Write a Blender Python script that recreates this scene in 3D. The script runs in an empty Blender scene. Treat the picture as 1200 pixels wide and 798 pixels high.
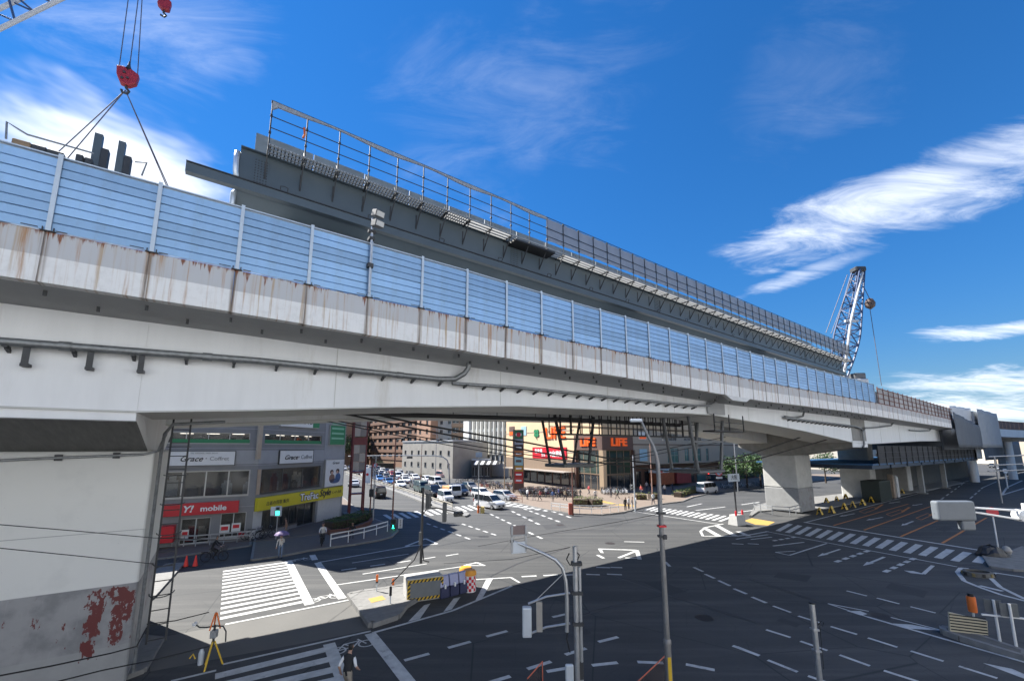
import bpy, math, random
from mathutils import Vector, Matrix
random.seed(7)
sc = bpy.context.scene
COL = sc.collection
R = math.radians
# ---------------------------------------------------------------- camera
CAMH, FPX, CX, CY, YH = 7.8, 490.0, 600.0, 449.0, 525.0
PITCH = math.atan((YH - CY) / FPX)
cam = bpy.data.cameras.new('camera'); cam_o = bpy.data.objects.new('camera', cam); COL.objects.link(cam_o)
cam.sensor_width = 36.0; cam.lens = FPX / 1200 * 36; cam.shift_y = 50 / 1200
cam.clip_start = 0.1; cam.clip_end = 6000
cam_o.location = (0, 0, CAMH); cam_o.rotation_euler = (R(90) + PITCH, 0, 0)
sc.camera = cam_o
# ---------------------------------------------------------------- light
SUN_AZ, SUN_EL = R(-62), R(45.5)          # azimuth from +Y, clockwise
sun = bpy.data.lights.new('sun', 'SUN'); sun.energy = 5.0; sun.angle = R(0.53); sun.color = (1.0, 0.965, 0.90)
sun_o = bpy.data.objects.new('sun', sun); COL.objects.link(sun_o)
to_sun = Vector((math.sin(SUN_AZ) * math.cos(SUN_EL), math.cos(SUN_AZ) * math.cos(SUN_EL), math.sin(SUN_EL)))
sun_o.rotation_euler = to_sun.to_track_quat('Z', 'Y').to_euler(); sun_o.location = to_sun * 200
sc.view_settings.view_transform = 'Standard'; sc.view_settings.look = 'None'
sc.view_settings.gamma = 1.0; sc.view_settings.exposure = 1.4
sc.view_settings.use_curve_mapping = False
sc.render.film_transparent = False
sc.cycles.max_bounces = 6; sc.cycles.diffuse_bounces = 3; sc.cycles.glossy_bounces = 3
sc.cycles.transmission_bounces = 4; sc.cycles.transparent_max_bounces = 8
sc.cycles.caustics_reflective = False; sc.cycles.caustics_refractive = False

def pix_dir(x, y):
    """direction of a photo pixel (used to place things on known planes)"""
    a = (x - CX) / FPX; b = -(y - CY) / FPX
    c, s = math.cos(PITCH), math.sin(PITCH)
    return Vector((a, c - b * s, s + b * c))
def at(x, y, z=0.0):
    d = pix_dir(x, y); k = (z - CAMH) / d.z
    return Vector((d.x * k, d.y * k, z))
def at_depth(x, y, Y):
    d = pix_dir(x, y); k = Y / d.y
    return Vector((d.x * k, Y, CAMH + d.z * k))
def on_plane(x, y, a, b):
    """where the ray of a pixel meets the vertical plane through ground points a, b"""
    d = pix_dir(x, y); n = Vector((b.y - a.y, a.x - b.x))
    k = (n.x * a.x + n.y * a.y) / (n.x * d.x + n.y * d.y)
    return Vector((d.x * k, d.y * k, CAMH + d.z * k))

# ---------------------------------------------------------------- sky
w = bpy.data.worlds.new('World'); sc.world = w; w.use_nodes = True
nt = w.node_tree; nt.nodes.clear()
w.cycles.sampling_method = 'MANUAL'; w.cycles.sample_map_resolution = 256
def N(t, **k):
    n = nt.nodes.new(t)
    for a, b in k.items(): setattr(n, a, b)
    return n
def WM(op, a, b=None, c=None, clamp=False):
    n = N('ShaderNodeMath', operation=op, use_clamp=clamp)
    for i, v in enumerate((a, b, c)):
        if v is None: continue
        if isinstance(v, (int, float)): n.inputs[i].default_value = v
        else: nt.links.new(v, n.inputs[i])
    return n.outputs[0]
out = N('ShaderNodeOutputWorld'); bg = N('ShaderNodeBackground'); bg.inputs[1].default_value = 0.06
nt.links.new(bg.outputs[0], out.inputs[0])
sky = N('ShaderNodeTexSky', sky_type='NISHITA', sun_disc=False)
sky.sun_elevation = SUN_EL; sky.sun_rotation = SUN_AZ
sky.altitude = 0; sky.air_density = 0.8; sky.dust_density = 0.0; sky.ozone_density = 1.6
hsv = N('ShaderNodeHueSaturation'); hsv.inputs['Saturation'].default_value = 1.27; hsv.inputs['Value'].default_value = 1.3
hsv.inputs['Hue'].default_value = 0.4915
gam = N('ShaderNodeGamma'); gam.inputs[1].default_value = 1.38
nt.links.new(sky.outputs[0], hsv.inputs['Color']); nt.links.new(hsv.outputs[0], gam.inputs[0])
# soft shoulder so that the band above the horizon stays blue
gs_ = N('ShaderNodeSeparateXYZ'); nt.links.new(gam.outputs[0], gs_.inputs[0])
kd = WM('ADD', 1.0, WM('MULTIPLY', gs_.outputs[1], 0.30))
soft = N('ShaderNodeVectorMath', operation='DIVIDE'); nt.links.new(gam.outputs[0], soft.inputs[0])
kc = N('ShaderNodeCombineXYZ')
for i_ in range(3): nt.links.new(kd, kc.inputs[i_])
nt.links.new(kc.outputs[0], soft.inputs[1])
tc = N('ShaderNodeTexCoord'); sep = N('ShaderNodeSeparateXYZ'); nt.links.new(tc.outputs['Generated'], sep.inputs[0])
dx, dy, dz = sep.outputs
den = WM('ADD', WM('MAXIMUM', dz, 0.0), 0.14)
comb = N('ShaderNodeCombineXYZ'); nt.links.new(WM('DIVIDE', dx, den), comb.inputs[0]); nt.links.new(WM('DIVIDE', dy, den), comb.inputs[1])
def noise(scale, detail, rough, dist, stretch, rot, off=(0, 0, 0)):
    mp = N('ShaderNodeMapping'); mp.inputs['Scale'].default_value = stretch; mp.inputs['Rotation'].default_value = (0, 0, rot); mp.inputs['Location'].default_value = off
    nt.links.new(comb.outputs[0], mp.inputs[0])
    n = N('ShaderNodeTexNoise'); n.inputs['Scale'].default_value = scale; n.inputs['Detail'].default_value = detail
    n.inputs['Roughness'].default_value = rough; n.inputs['Distortion'].default_value = dist
    nt.links.new(mp.outputs[0], n.inputs['Vector']); return n.outputs[0]
n_soft = noise(1.6, 5, 0.60, 0.4, (1, 1, 1), 0.3)
n_fine = noise(4.6, 7, 0.66, 1.1, (0.5, 1.3, 1), 0.62, (1.2, .4, 0))
n_wide = noise(0.55, 3, 0.55, 0.2, (1, 1, 1), 1.1, (3.1, 1.7, 0))
def bank(x0, y0, x1, y1, wd, ext=1.0, warp=2.2):
    """soft cloud-bank mask (1 on the axis, 0 outside) along the arc between two directions"""
    p, q = pix_dir(x0, y0).normalized(), pix_dir(x1, y1).normalized(); c = (p + q).normalized()
    u2 = (q - p); rx = u2.length / 2 * ext; u2 = (u2 - c * u2.dot(c)).normalized(); v2 = c.cross(u2).normalized(); ry = wd
    def dot(q, s):
        a = WM('MULTIPLY', dx, q.x / s); a = WM('ADD', a, WM('MULTIPLY', dy, q.y / s)); return WM('ADD', a, WM('MULTIPLY', dz, q.z / s))
    a = dot(u2, rx); b = dot(v2, ry)
    front = WM('GREATER_THAN', dot(c, 1), 0.0)
    b = WM('ADD', b, WM('MULTIPLY', WM('SUBTRACT', n_soft, 0.5), warp)); a = WM('ADD', a, WM('MULTIPLY', WM('SUBTRACT', n_wide, 0.5), 0.6))
    r2 = WM('ADD', WM('MULTIPLY', a, a), WM('MULTIPLY', b, b))
    return WM('MULTIPLY', WM('SUBTRACT', 1.0, r2, clamp=True), front)
def cloud(mask, n, lo, hi, gain=1.0):
    """noise thresholded harder towards the rim of the mask"""
    mr = N('ShaderNodeMapRange'); mr.interpolation_type = 'SMOOTHSTEP'
    mr.inputs['From Min'].default_value = lo; mr.inputs['From Max'].default_value = hi
    nt.links.new(WM('ADD', n, WM('MULTIPLY', WM('SUBTRACT', mask, 0.6), 0.5)), mr.inputs['Value'])
    return WM('MULTIPLY', WM('MULTIPLY', mr.outputs[0], gain), WM('MULTIPLY', mask, 3.0, clamp=True))
layers = [
    cloud(bank(-160, 150, 310, 245, 0.13, 1.05, 1.7), n_soft, 0.30, 0.95, 1.1),
    cloud(bank(-700, 100, -80, 160, 0.28), n_soft, 0.34, 0.9, 0.9),
    cloud(bank(800, 318, 1480, 95, 0.078, 1.0, 1.3), n_fine, 0.28, 0.95, 0.85),
    cloud(bank(850, 352, 1040, 290, 0.026, 1.2), n_fine, 0.36, 1.05, 0.6),
    cloud(bank(1030, 398, 1400, 365, 0.020), n_fine, 0.32, 0.9, 0.75),
    cloud(bank(1000, 450, 1400, 446, 0.030), n_fine, 0.28, 0.9, 0.75),
    cloud(bank(960, 482, 1400, 478, 0.030), n_fine, 0.26, 0.85, 0.7),
    cloud(bank(330, 200, 860, 60, 0.26, 1.0, 2.8), n_fine, 0.42, 1.3, 0.2),
    cloud(bank(800, 130, 1180, -20, 0.16, 1.0, 3.0), n_fine, 0.42, 1.3, 0.12),
    cloud(bank(-40, 70, 380, 30, 0.16, 1.0, 2.6), n_fine, 0.40, 1.2, 0.38),
]
tot = layers[0]
for l in layers[1:]: tot = WM('MAXIMUM', tot, l)
gen = N('ShaderNodeMapRange'); gen.interpolation_type = 'SMOOTHSTEP'
gen.inputs['From Min'].default_value = 0.48; gen.inputs['From Max'].default_value = 0.72
nt.links.new(n_wide, gen.inputs['Value'])
# unseen cloud added behind the viewer as neutral fill light
back = WM('MULTIPLY', gen.outputs[0], WM('GREATER_THAN', WM('MULTIPLY', dy, -1.0), -0.05))
tot = WM('MINIMUM', WM('MAXIMUM', tot, WM('MULTIPLY', back, 0.6)), 1.0)
# pale haze low over the horizon
hz = WM('MULTIPLY', WM('POWER', WM('SUBTRACT', 1.0, WM('MAXIMUM', dz, 0.0), clamp=True), 16.0), 0.9)
hmix = N('ShaderNodeMixRGB'); hmix.inputs[2].default_value = (3.6, 5.2, 7.2, 1)
nt.links.new(hz, hmix.inputs[0]); nt.links.new(soft.outputs[0], hmix.inputs[1])
mix = N('ShaderNodeMixRGB'); mix.inputs[2].default_value = (9.5, 9.8, 10.2, 1)
nt.links.new(tot, mix.inputs[0]); nt.links.new(hmix.outputs[0], mix.inputs[1]); nt.links.new(mix.outputs[0], bg.inputs[0])

# ---------------------------------------------------------------- materials
MATS = {}
def mat(name, col, rough=0.7, metal=0.0, var=0.12, scale=3.0, bump=0.0, bscale=60.0, emit=0.0, spec=0.5, alpha=1.0, trans=0.0, coat=0.0, stretch=(1, 1, 1), dark=None, darkamt=0.0, objvar=0.0):
    if name in MATS: return MATS[name]
    m = bpy.data.materials.new(name); m.use_nodes = True; t = m.node_tree; L = t.links.new
    b = t.nodes['Principled BSDF']
    b.inputs['Roughness'].default_value = rough; b.inputs['Metallic'].default_value = metal
    b.inputs['Specular IOR Level'].default_value = spec
    if coat: b.inputs['Coat Weight'].default_value = coat; b.inputs['Coat Roughness'].default_value = 0.08
    if trans: b.inputs['Transmission Weight'].default_value = trans
    if alpha < 1: b.inputs['Alpha'].default_value = alpha
    c = (col[0], col[1], col[2], 1)
    b.inputs['Base Color'].default_value = c
    m.diffuse_color = c
    if var > 0 or bump > 0 or dark:
        co = t.nodes.new('ShaderNodeTexCoord'); mp = t.nodes.new('ShaderNodeMapping'); mp.inputs['Scale'].default_value = stretch
        L(co.outputs['Object'], mp.inputs[0])
    last = None
    if var > 0:
        n = t.nodes.new('ShaderNodeTexNoise'); n.inputs['Scale'].default_value = scale; n.inputs['Detail'].default_value = 7; n.inputs['Roughness'].default_value = 0.62
        L(mp.outputs[0], n.inputs['Vector'])
        r = t.nodes.new('ShaderNodeMapRange'); r.inputs['From Min'].default_value = 0.25; r.inputs['From Max'].default_value = 0.75
        r.inputs['To Min'].default_value = 1 - var; r.inputs['To Max'].default_value = 1 + var; L(n.outputs[0], r.inputs['Value'])
        mx = t.nodes.new('ShaderNodeMixRGB'); mx.blend_type = 'MULTIPLY'; mx.inputs[0].default_value = 1; mx.inputs[1].default_value = c
        L(r.outputs[0], mx.inputs[2]); last = mx.outputs[0]
        rr = t.nodes.new('ShaderNodeMapRange'); rr.inputs['To Min'].default_value = max(0, rough - 0.1); rr.inputs['To Max'].default_value = min(1, rough + 0.1); L(n.outputs[0], rr.inputs['Value']); L(rr.outputs[0], b.inputs['Roughness'])
    if dark:
        n2 = t.nodes.new('ShaderNodeTexNoise'); n2.inputs['Scale'].default_value = scale * 0.7; n2.inputs['Detail'].default_value = 9; n2.inputs['Roughness'].default_value = 0.7
        L(mp.outputs[0], n2.inputs['Vector'])
        r2 = t.nodes.new('ShaderNodeMapRange'); r2.interpolation_type = 'SMOOTHSTEP'; r2.inputs['From Min'].default_value = 0.55; r2.inputs['From Max'].default_value = 0.72; r2.inputs['To Max'].default_value = darkamt; L(n2.outputs[0], r2.inputs['Value'])
        m2 = t.nodes.new('ShaderNodeMixRGB'); L(r2.outputs[0], m2.inputs[0])
        if last: L(last, m2.inputs[1])
        else: m2.inputs[1].default_value = c
        m2.inputs[2].default_value = (*dark, 1); last = m2.outputs[0]
    if objvar:
        oi = t.nodes.new('ShaderNodeObjectInfo'); r4 = t.nodes.new('ShaderNodeMapRange'); r4.inputs['To Min'].default_value = 1 - objvar; r4.inputs['To Max'].default_value = 1 + objvar; L(oi.outputs['Random'], r4.inputs['Value'])
        m4 = t.nodes.new('ShaderNodeMixRGB'); m4.blend_type = 'MULTIPLY'; m4.inputs[0].default_value = 1
        if last: L(last, m4.inputs[1])
        else: m4.inputs[1].default_value = c
        L(r4.outputs[0], m4.inputs[2]); last = m4.outputs[0]
    if last: L(last, b.inputs['Base Color'])
    if bump > 0:
        n3 = t.nodes.new('ShaderNodeTexNoise'); n3.inputs['Scale'].default_value = bscale; n3.inputs['Detail'].default_value = 4
        L(mp.outputs[0], n3.inputs['Vector'])
        bp = t.nodes.new('ShaderNodeBump'); bp.inputs['Strength'].default_value = bump; bp.inputs['Distance'].default_value = 0.02
        L(n3.outputs[0], bp.inputs['Height']); L(bp.outputs[0], b.inputs['Normal'])
    if emit:
        b.inputs['Emission Color'].default_value = c; b.inputs['Emission Strength'].default_value = emit
    MATS[name] = m; return m

# ---------------------------------------------------------------- mesh builder
class MB:
    def __init__(s): s.v = []; s.f = []; s.m = []
    def add(s, vs, fs, mi=0, M=None):
        o = len(s.v)
        s.v += [tuple(M @ Vector(v)) if M else tuple(v) for v in vs]
        s.f += [tuple(i + o for i in f) for f in fs]; s.m += [mi] * len(fs); return s
    def box(s, x0, x1, y0, y1, z0, z1, mi=0, M=None):
        return s.add([(x0, y0, z0), (x1, y0, z0), (x1, y1, z0), (x0, y1, z0), (x0, y0, z1), (x1, y0, z1), (x1, y1, z1), (x0, y1, z1)],
                     [(0, 3, 2, 1), (4, 5, 6, 7), (0, 1, 5, 4), (1, 2, 6, 5), (2, 3, 7, 6), (3, 0, 4, 7)], mi, M)
    def prism(s, poly, z0, z1, mi=0, M=None):
        n = len(poly)
        a = sum(poly[i][0] * poly[(i + 1) % n][1] - poly[(i + 1) % n][0] * poly[i][1] for i in range(n))
        if a < 0: poly = poly[::-1]
        vs = [(p[0], p[1], z0) for p in poly] + [(p[0], p[1], z1) for p in poly]
        fs = [tuple(range(n - 1, -1, -1)), tuple(range(n, 2 * n))] + [(i, (i + 1) % n, n + (i + 1) % n, n + i) for i in range(n)]
        return s.add(vs, fs, mi, M)
    def quad(s, a, b, c, d, mi=0, M=None): return s.add([a, b, c, d], [(0, 1, 2, 3)], mi, M)
    def path(s, pts, r, n=8, mi=0, M=None, cap=True):
        pts = [Vector(p) for p in pts]; rs = r if isinstance(r, (list, tuple)) else [r] * len(pts)
        vs = []; fs = []; up = None
        for i, p in enumerate(pts):
            d = (pts[min(i + 1, len(pts) - 1)] - pts[max(i - 1, 0)]).normalized()
            if up is None:
                up = Vector((0, 0, 1)) if abs(d.z) < 0.9 else Vector((1, 0, 0))
            x = d.cross(up).normalized(); y = x.cross(d).normalized(); up = y
            for k in range(n):
                a = 2 * math.pi * (k + 0.5) / n
                vs.append(p + (x * math.cos(a) + y * math.sin(a)) * rs[i])
        for i in range(len(pts) - 1):
            for k in range(n):
                a = i * n + k; b = i * n + (k + 1) % n
                fs.append((a, a + n, b + n, b))
        if cap:
            fs.append(tuple(range(n))); fs.append(tuple(range((len(pts) - 1) * n + n - 1, (len(pts) - 1) * n - 1, -1)))
        return s.add(vs, fs, mi, M)
    def tube(s, a, b, r, n=8, mi=0, r2=None, M=None): return s.path([a, b], [r, r if r2 is None else r2], n, mi, M)
    def bar(s, a, b, w, h=None, mi=0, up=(0, 0, 1), M=None):
        """rectangular bar a->b: w across, h along up"""
        h = w if h is None else h; a = Vector(a); b = Vector(b); d = (b - a).normalized(); u = Vector(up)
        if abs(d.dot(u)) > 0.98: u = Vector((1, 0, 0))
        x = d.cross(u).normalized() * w / 2; y = x.cross(d).normalized() * h / 2
        vs = [a - x - y, a + x - y, a + x + y, a - x + y, b - x - y, b + x - y, b + x + y, b - x + y]
        return s.add(vs, [(0, 1, 2, 3), (7, 6, 5, 4), (0, 4, 5, 1), (1, 5, 6, 2), (2, 6, 7, 3), (3, 7, 4, 0)], mi, M)
    def loft(s, secs, mi=0, M=None, closed=True, cap=True):
        n = len(secs[0]); vs = [p for q in secs for p in q]; fs = []
        for i in range(len(secs) - 1):
            for k in range(n if closed else n - 1):
                a = i * n + k; b = i * n + (k + 1) % n
                fs.append((a, b, b + n, a + n))
        if cap and closed:
            fs.append(tuple(range(n - 1, -1, -1))); fs.append(tuple(range((len(secs) - 1) * n, len(secs) * n)))
        return s.add(vs, fs, mi, M)
    def lathe(s, prof, n=12, mi=0, M=None, cap=True):
        vs = []; fs = []
        for r, z in prof:
            for k in range(n):
                a = 2 * math.pi * k / n; vs.append((r * math.cos(a), r * math.sin(a), z))
        for i in range(len(prof) - 1):
            for k in range(n):
                a = i * n + k; b = i * n + (k + 1) % n; fs.append((a, b, b + n, a + n))
        if cap:
            fs.append(tuple(range(n - 1, -1, -1))); fs.append(tuple(range((len(prof) - 1) * n, len(prof) * n)))
        return s.add(vs, fs, mi, M)
    def mesh(s, name, mats, smooth=False):
        me = bpy.data.meshes.new(name); me.from_pydata(s.v, [], s.f)
        mats = mats if isinstance(mats, (list, tuple)) else [mats]
        for m in mats: me.materials.append(m)
        if len(mats) > 1: me.polygons.foreach_set('material_index', s.m)
        if smooth:
            me.polygons.foreach_set('use_smooth', [True] * len(me.polygons))
            me.set_sharp_from_angle(angle=R(38))
        me.update(); return me
    def build(s, name, mats, parent=None, smooth=False, off=None, bevel=0.0, seg=1):
        if off:
            s.v = [(x - off[0], y - off[1], z - off[2]) for x, y, z in s.v]
        return obj(name, s.mesh(name, mats, smooth), parent, bevel=bevel, seg=seg)
def obj(name, me, parent=None, loc=None, rz=0.0, bevel=0.0, seg=1):
    o = bpy.data.objects.new(name, me); COL.objects.link(o)
    if parent: o.parent = parent
    if loc is not None: o.location = loc
    if rz: o.rotation_euler = (0, 0, rz)
    if bevel:
        b = o.modifiers.new('edge', 'BEVEL'); b.width = bevel; b.segments = seg; b.limit_method = 'ANGLE'; b.angle_limit = R(40)
    return o
def tag(o, label=None, cat=None, group=None, kind=None):
    if label: o['label'] = label
    if cat: o['category'] = cat
    if group: o['group'] = group
    if kind: o['kind'] = kind
    return o
def thing(name, label, cat, loc=(0, 0, 0), rz=0.0, group=None):
    o = bpy.data.objects.new(name, None); COL.objects.link(o); o.empty_display_size = 0.3
    o.location = loc; o.rotation_euler = (0, 0, rz); return tag(o, label, cat, group)
KIDS = {}
def copy_tree(o, parent=None):
    c = o.copy(); COL.objects.link(c); c.parent = parent
    for ch in o.children: copy_tree(ch, c)
    return c
def dup(root, loc, rz, label=None):
    r = copy_tree(root); r.location = loc; r.rotation_euler = (0, 0, rz)
    if label: r['label'] = label
    return r
def TM(loc=(0, 0, 0), rz=0.0, rx=0.0, ry=0.0):
    return Matrix.Translation(Vector(loc)) @ Matrix.Rotation(rz, 4, 'Z') @ Matrix.Rotation(ry, 4, 'Y') @ Matrix.Rotation(rx, 4, 'X')
def lerp(tab, x):
    if x <= tab[0][0]: return tab[0][1]
    for (a, p), (b, q) in zip(tab, tab[1:]):
        if x <= b: return p + (q - p) * (x - a) / (b - a)
    return tab[-1][1]
_fonts = {}
def text(body, size, m, parent, loc, rz, depth=0.02, align='CENTER', name='lettering', shear=0.0, bold=0.0, sx=1.0, rx=None):
    """raised lettering on an upright face; rz turns the reading direction"""
    c = bpy.data.curves.new('lettering', 'FONT'); c.body = body; c.size = size; c.extrude = depth / 2; c.align_x = align; c.align_y = 'CENTER'; c.shear = shear; c.offset = bold; c.resolution_u = 3
    o = bpy.data.objects.new('tmp', c); COL.objects.link(o)
    dg = bpy.context.evaluated_depsgraph_get(); me = bpy.data.meshes.new_from_object(o.evaluated_get(dg))
    bpy.data.objects.remove(o); bpy.data.curves.remove(c)
    me.materials.clear(); me.materials.append(m)
    q = bpy.data.objects.new(name, me); COL.objects.link(q)
    if parent: q.parent = parent
    q.location = loc; q.rotation_euler = (R(90) if rx is None else rx, 0, rz); q.scale = (sx, 1, 1)
    return q
# ================================================================ the old viaduct
VAZ = R(55.0); DV = Vector((math.sin(VAZ), math.cos(VAZ), 0)); MV = Vector((-math.cos(VAZ), math.sin(VAZ), 0)); RZV = math.pi / 2 - VAZ
def V(s, t, z=0.0): return DV * s + MV * t + Vector((0, 0, z))
TD, TF, TG = 14.8, 31.2, 16.7
ZPT = [(-30, 13.22), (0, 13.19), (8, 13.13), (14, 12.99), (22, 12.92), (34, 12.76), (61, 12.80), (100, 12.36), (150, 11.6)]
ZPB = [(-30, 11.9), (0, 11.87), (4, 11.8), (8, 11.75), (16, 11.62), (22, 11.53), (27, 11.42), (34, 11.30), (40, 11.35), (51, 11.38), (97, 11.0), (150, 10.2)]
ZGB1 = [(-30, 9.9), (-20, 9.4), (-9.2, 8.9), (-2.0, 8.9), (1, 9.10), (5.4, 9.45), (12, 9.87), (26.5, 10.19), (30, 10.22)]
ZGB2 = [(30, 10.2), (38, 9.83), (45.5, 9.40), (57.6, 8.45), (62.2, 8.35), (64, 8.33), (87, 8.88), (110, 9.1)]

def parapet_mat():
    m = bpy.data.materials.new('parapet_concrete'); m.use_nodes = True; t = m.node_tree; L = t.links.new; b = t.nodes['Principled BSDF']
    b.inputs['Roughness'].default_value = 0.75
    co = t.nodes.new('ShaderNodeTexCoord'); oi = t.nodes.new('ShaderNodeObjectInfo'); sp = t.nodes.new('ShaderNodeSeparateXYZ'); L(co.outputs['Object'], sp.inputs[0])
    def M(op, a, b_=None, clamp=False):
        n = t.nodes.new('ShaderNodeMath'); n.operation = op; n.use_clamp = clamp
        for i, v in enumerate((a, b_)):
            if v is None: continue
            if isinstance(v, (int, float)): n.inputs[i].default_value = v
            else: L(v, n.inputs[i])
        return n.outputs[0]
    def sm(v, lo, hi, a=0.0, c=1.0):
        n = t.nodes.new('ShaderNodeMapRange'); n.interpolation_type = 'SMOOTHSTEP'
        n.inputs['From Min'].default_value = lo; n.inputs['From Max'].default_value = hi; n.inputs['To Min'].default_value = a; n.inputs['To Max'].default_value = c; L(v, n.inputs['Value']); return n.outputs[0]
    rnd = M('MULTIPLY', oi.outputs['Random'], 40.0)
    xr = M('ADD', sp.outputs[0], rnd)
    def nz(sx, sz, scale, det=5):
        c = t.nodes.new('ShaderNodeCombineXYZ'); L(M('MULTIPLY', xr, sx), c.inputs[0]); L(M('MULTIPLY', sp.outputs[2], sz), c.inputs[2])
        n = t.nodes.new('ShaderNodeTexNoise'); n.inputs['Scale'].default_value = scale; n.inputs['Detail'].default_value = det; n.inputs['Roughness'].default_value = 0.65; L(c.outputs[0], n.inputs['Vector']); return n.outputs[0]
    def mix(f, a, col):
        n = t.nodes.new('ShaderNodeMixRGB'); L(f, n.inputs[0])
        if isinstance(a, tuple): n.inputs[1].default_value = a
        else: L(a, n.inputs[1])
        n.inputs[2].default_value = col; return n.outputs[0]
    z = sp.outputs[2]
    base = mix(sm(z, 0.685, 0.70), (0.78, 0.775, 0.75, 1), (0.50, 0.505, 0.51, 1))
    base2 = mix(sm(nz(1.2, 1.2, 3), 0.45, 0.75, 0, 0.35), base, (0.50, 0.49, 0.46, 1))
    # tan washes that run down the face
    wash = M('MULTIPLY', sm(nz(9, 0.25, 1.0), 0.50, 0.66), sm(nz(0.7, 0, 1.0, 2), 0.40, 0.6, 0.1, 1.0))
    c1 = mix(M('MULTIPLY', wash, 0.8), base2, (0.40, 0.25, 0.10, 1))
    # dark stain at the joint
    edge = M('MAXIMUM', sm(sp.outputs[0], 0.02, 0.14, 1, 0), sm(sp.outputs[0], 1.90, 1.98, 0, 0.8))
    c2 = mix(M('MULTIPLY', edge, sm(nz(14, 0.3, 1.2), 0.38, 0.6, 0.25, 1.0)), c1, (0.16, 0.10, 0.055, 1))
    # rust bleeding from the top
    fall = M('SUBTRACT', z, M('SUBTRACT', 1.35, M('MULTIPLY', sm(nz(5, 0.0, 1.3), 0.42, 0.78), M('MULTIPLY', sm(nz(0.9, 0, 1.0, 2), 0.41, 0.60), 0.75))))
    fall = M('ADD', fall, M('MULTIPLY', M('SUBTRACT', nz(16, 5, 1.6), 0.5), 0.16))
    rust = sm(fall, -0.03, 0.10)
    c3 = mix(M('MULTIPLY', rust, sm(nz(12, 2.0, 1.5), 0.30, 0.55, 0.45, 0.97)), c2, (0.20, 0.06, 0.022, 1))
    tong = M('MULTIPLY', sm(nz(3.2, 0.12, 1.0, 4), 0.535, 0.65), sm(nz(10, .6, 1.4), .35, .6, .2, 1.0))
    c3 = mix(M('MULTIPLY', tong, 0.9), c3, (0.38, 0.18, 0.055, 1))
    L(c3, b.inputs['Base Color'])
    bp = t.nodes.new('ShaderNodeBump'); bp.inputs['Strength'].default_value = 0.12; bp.inputs['Distance'].default_value = 0.02; L(nz(6, 6, 6), bp.inputs['Height']); L(bp.outputs[0], b.inputs['Normal'])
    return m
M_PAR = parapet_mat()
M_WHITE = mat('painted_steel_white', (0.71, 0.715, 0.71), 0.45, var=0.07, scale=0.9, bump=0.05, bscale=3, dark=(0.46, 0.43, 0.37), darkamt=0.5, stretch=(1.6, 1, .22))
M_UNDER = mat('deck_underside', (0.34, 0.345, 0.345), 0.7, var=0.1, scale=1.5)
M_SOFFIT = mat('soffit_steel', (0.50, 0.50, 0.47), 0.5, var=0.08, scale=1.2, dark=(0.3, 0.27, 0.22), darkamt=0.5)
M_PIPE = mat('weathered_galvanised_pipe', (0.22, 0.23, 0.235), 0.45, metal=0.6, var=0.35, scale=6)
M_DARK = mat('dark_steel', (0.045, 0.047, 0.05), 0.55, metal=0.2, var=0.2)
M_BLACK = mat('black_rubber', (0.012, 0.012, 0.013), 0.6, var=0)
M_PANEL = mat('noise_panel_metal', (0.235, 0.395, 0.61), 0.33, metal=0.3, var=0.10, scale=1.1, objvar=.15, dark=(.20, .27, .34), darkamt=.5, stretch=(2.2, 1, .5))
M_PPOST = mat('galvanised_post', (0.46, 0.54, 0.62), 0.42, metal=0.2, var=0.08, scale=4)
M_GALV = mat('galvanised_steel', (0.50, 0.51, 0.52), 0.38, metal=0.75, var=0.12, scale=8)
M_GGREY = mat('girder_grey_paint', (0.070, 0.091, 0.104), 0.42, var=0.12, scale=0.6, bump=0.02, bscale=4)
M_SCAF = mat('scaffold_steel', (0.035, 0.038, 0.042), 0.6, metal=0.1, var=0.2, scale=6)
M_PLANK = mat('scaffold_plank', (0.33, 0.34, 0.34), 0.55, metal=0.4, var=0.25, scale=5)
M_MESH = mat('grey_mesh_sheet', (0.26, 0.26, 0.265), 0.9, var=0.14, scale=1.2, alpha=0.88)
M_RUST = mat('red_rust_steel', (0.19, 0.075, 0.055), 0.8, var=0.35, scale=5)
M_TARP = mat('grey_tarp', (0.33, 0.345, 0.36), 0.75, var=0.12, scale=1.2, bump=0.5, bscale=1.6)
M_TARPD = mat('dark_grey_tarp', (0.115, 0.125, 0.14), 0.75, var=0.15, scale=1.2, bump=0.5, bscale=1.6)

VB = V(-5.5, 22.0)                                # base of the near pier
viaduct = thing('viaduct', 'old white painted steel viaduct with rust streaked parapet crossing the junction', 'viaduct', VB, RZV)
OFF = (-5.5, 22.0, 0.0)
def vb(mb, name, m, parent=None, **k): return mb.build(name, m, parent or viaduct, off=OFF, **k)

S0, S1 = -28.0, 100.0
ss = [S0 + 2 * i for i in range(int((S1 - S0) / 2) + 1)]
# deck slab
mb = MB()
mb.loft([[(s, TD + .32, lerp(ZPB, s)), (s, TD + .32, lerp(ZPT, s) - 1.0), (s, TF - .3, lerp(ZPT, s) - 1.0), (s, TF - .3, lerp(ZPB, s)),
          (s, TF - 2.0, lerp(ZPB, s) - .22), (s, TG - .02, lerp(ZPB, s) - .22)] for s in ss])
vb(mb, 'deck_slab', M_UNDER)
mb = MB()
mb.loft([[(s, TF - .3, lerp(ZPB, s)), (s, TF - .3, lerp(ZPT, s)), (s, TF, lerp(ZPT, s)), (s, TF, lerp(ZPB, s))] for s in ss]); vb(mb, 'far_parapet', M_UNDER)
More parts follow.
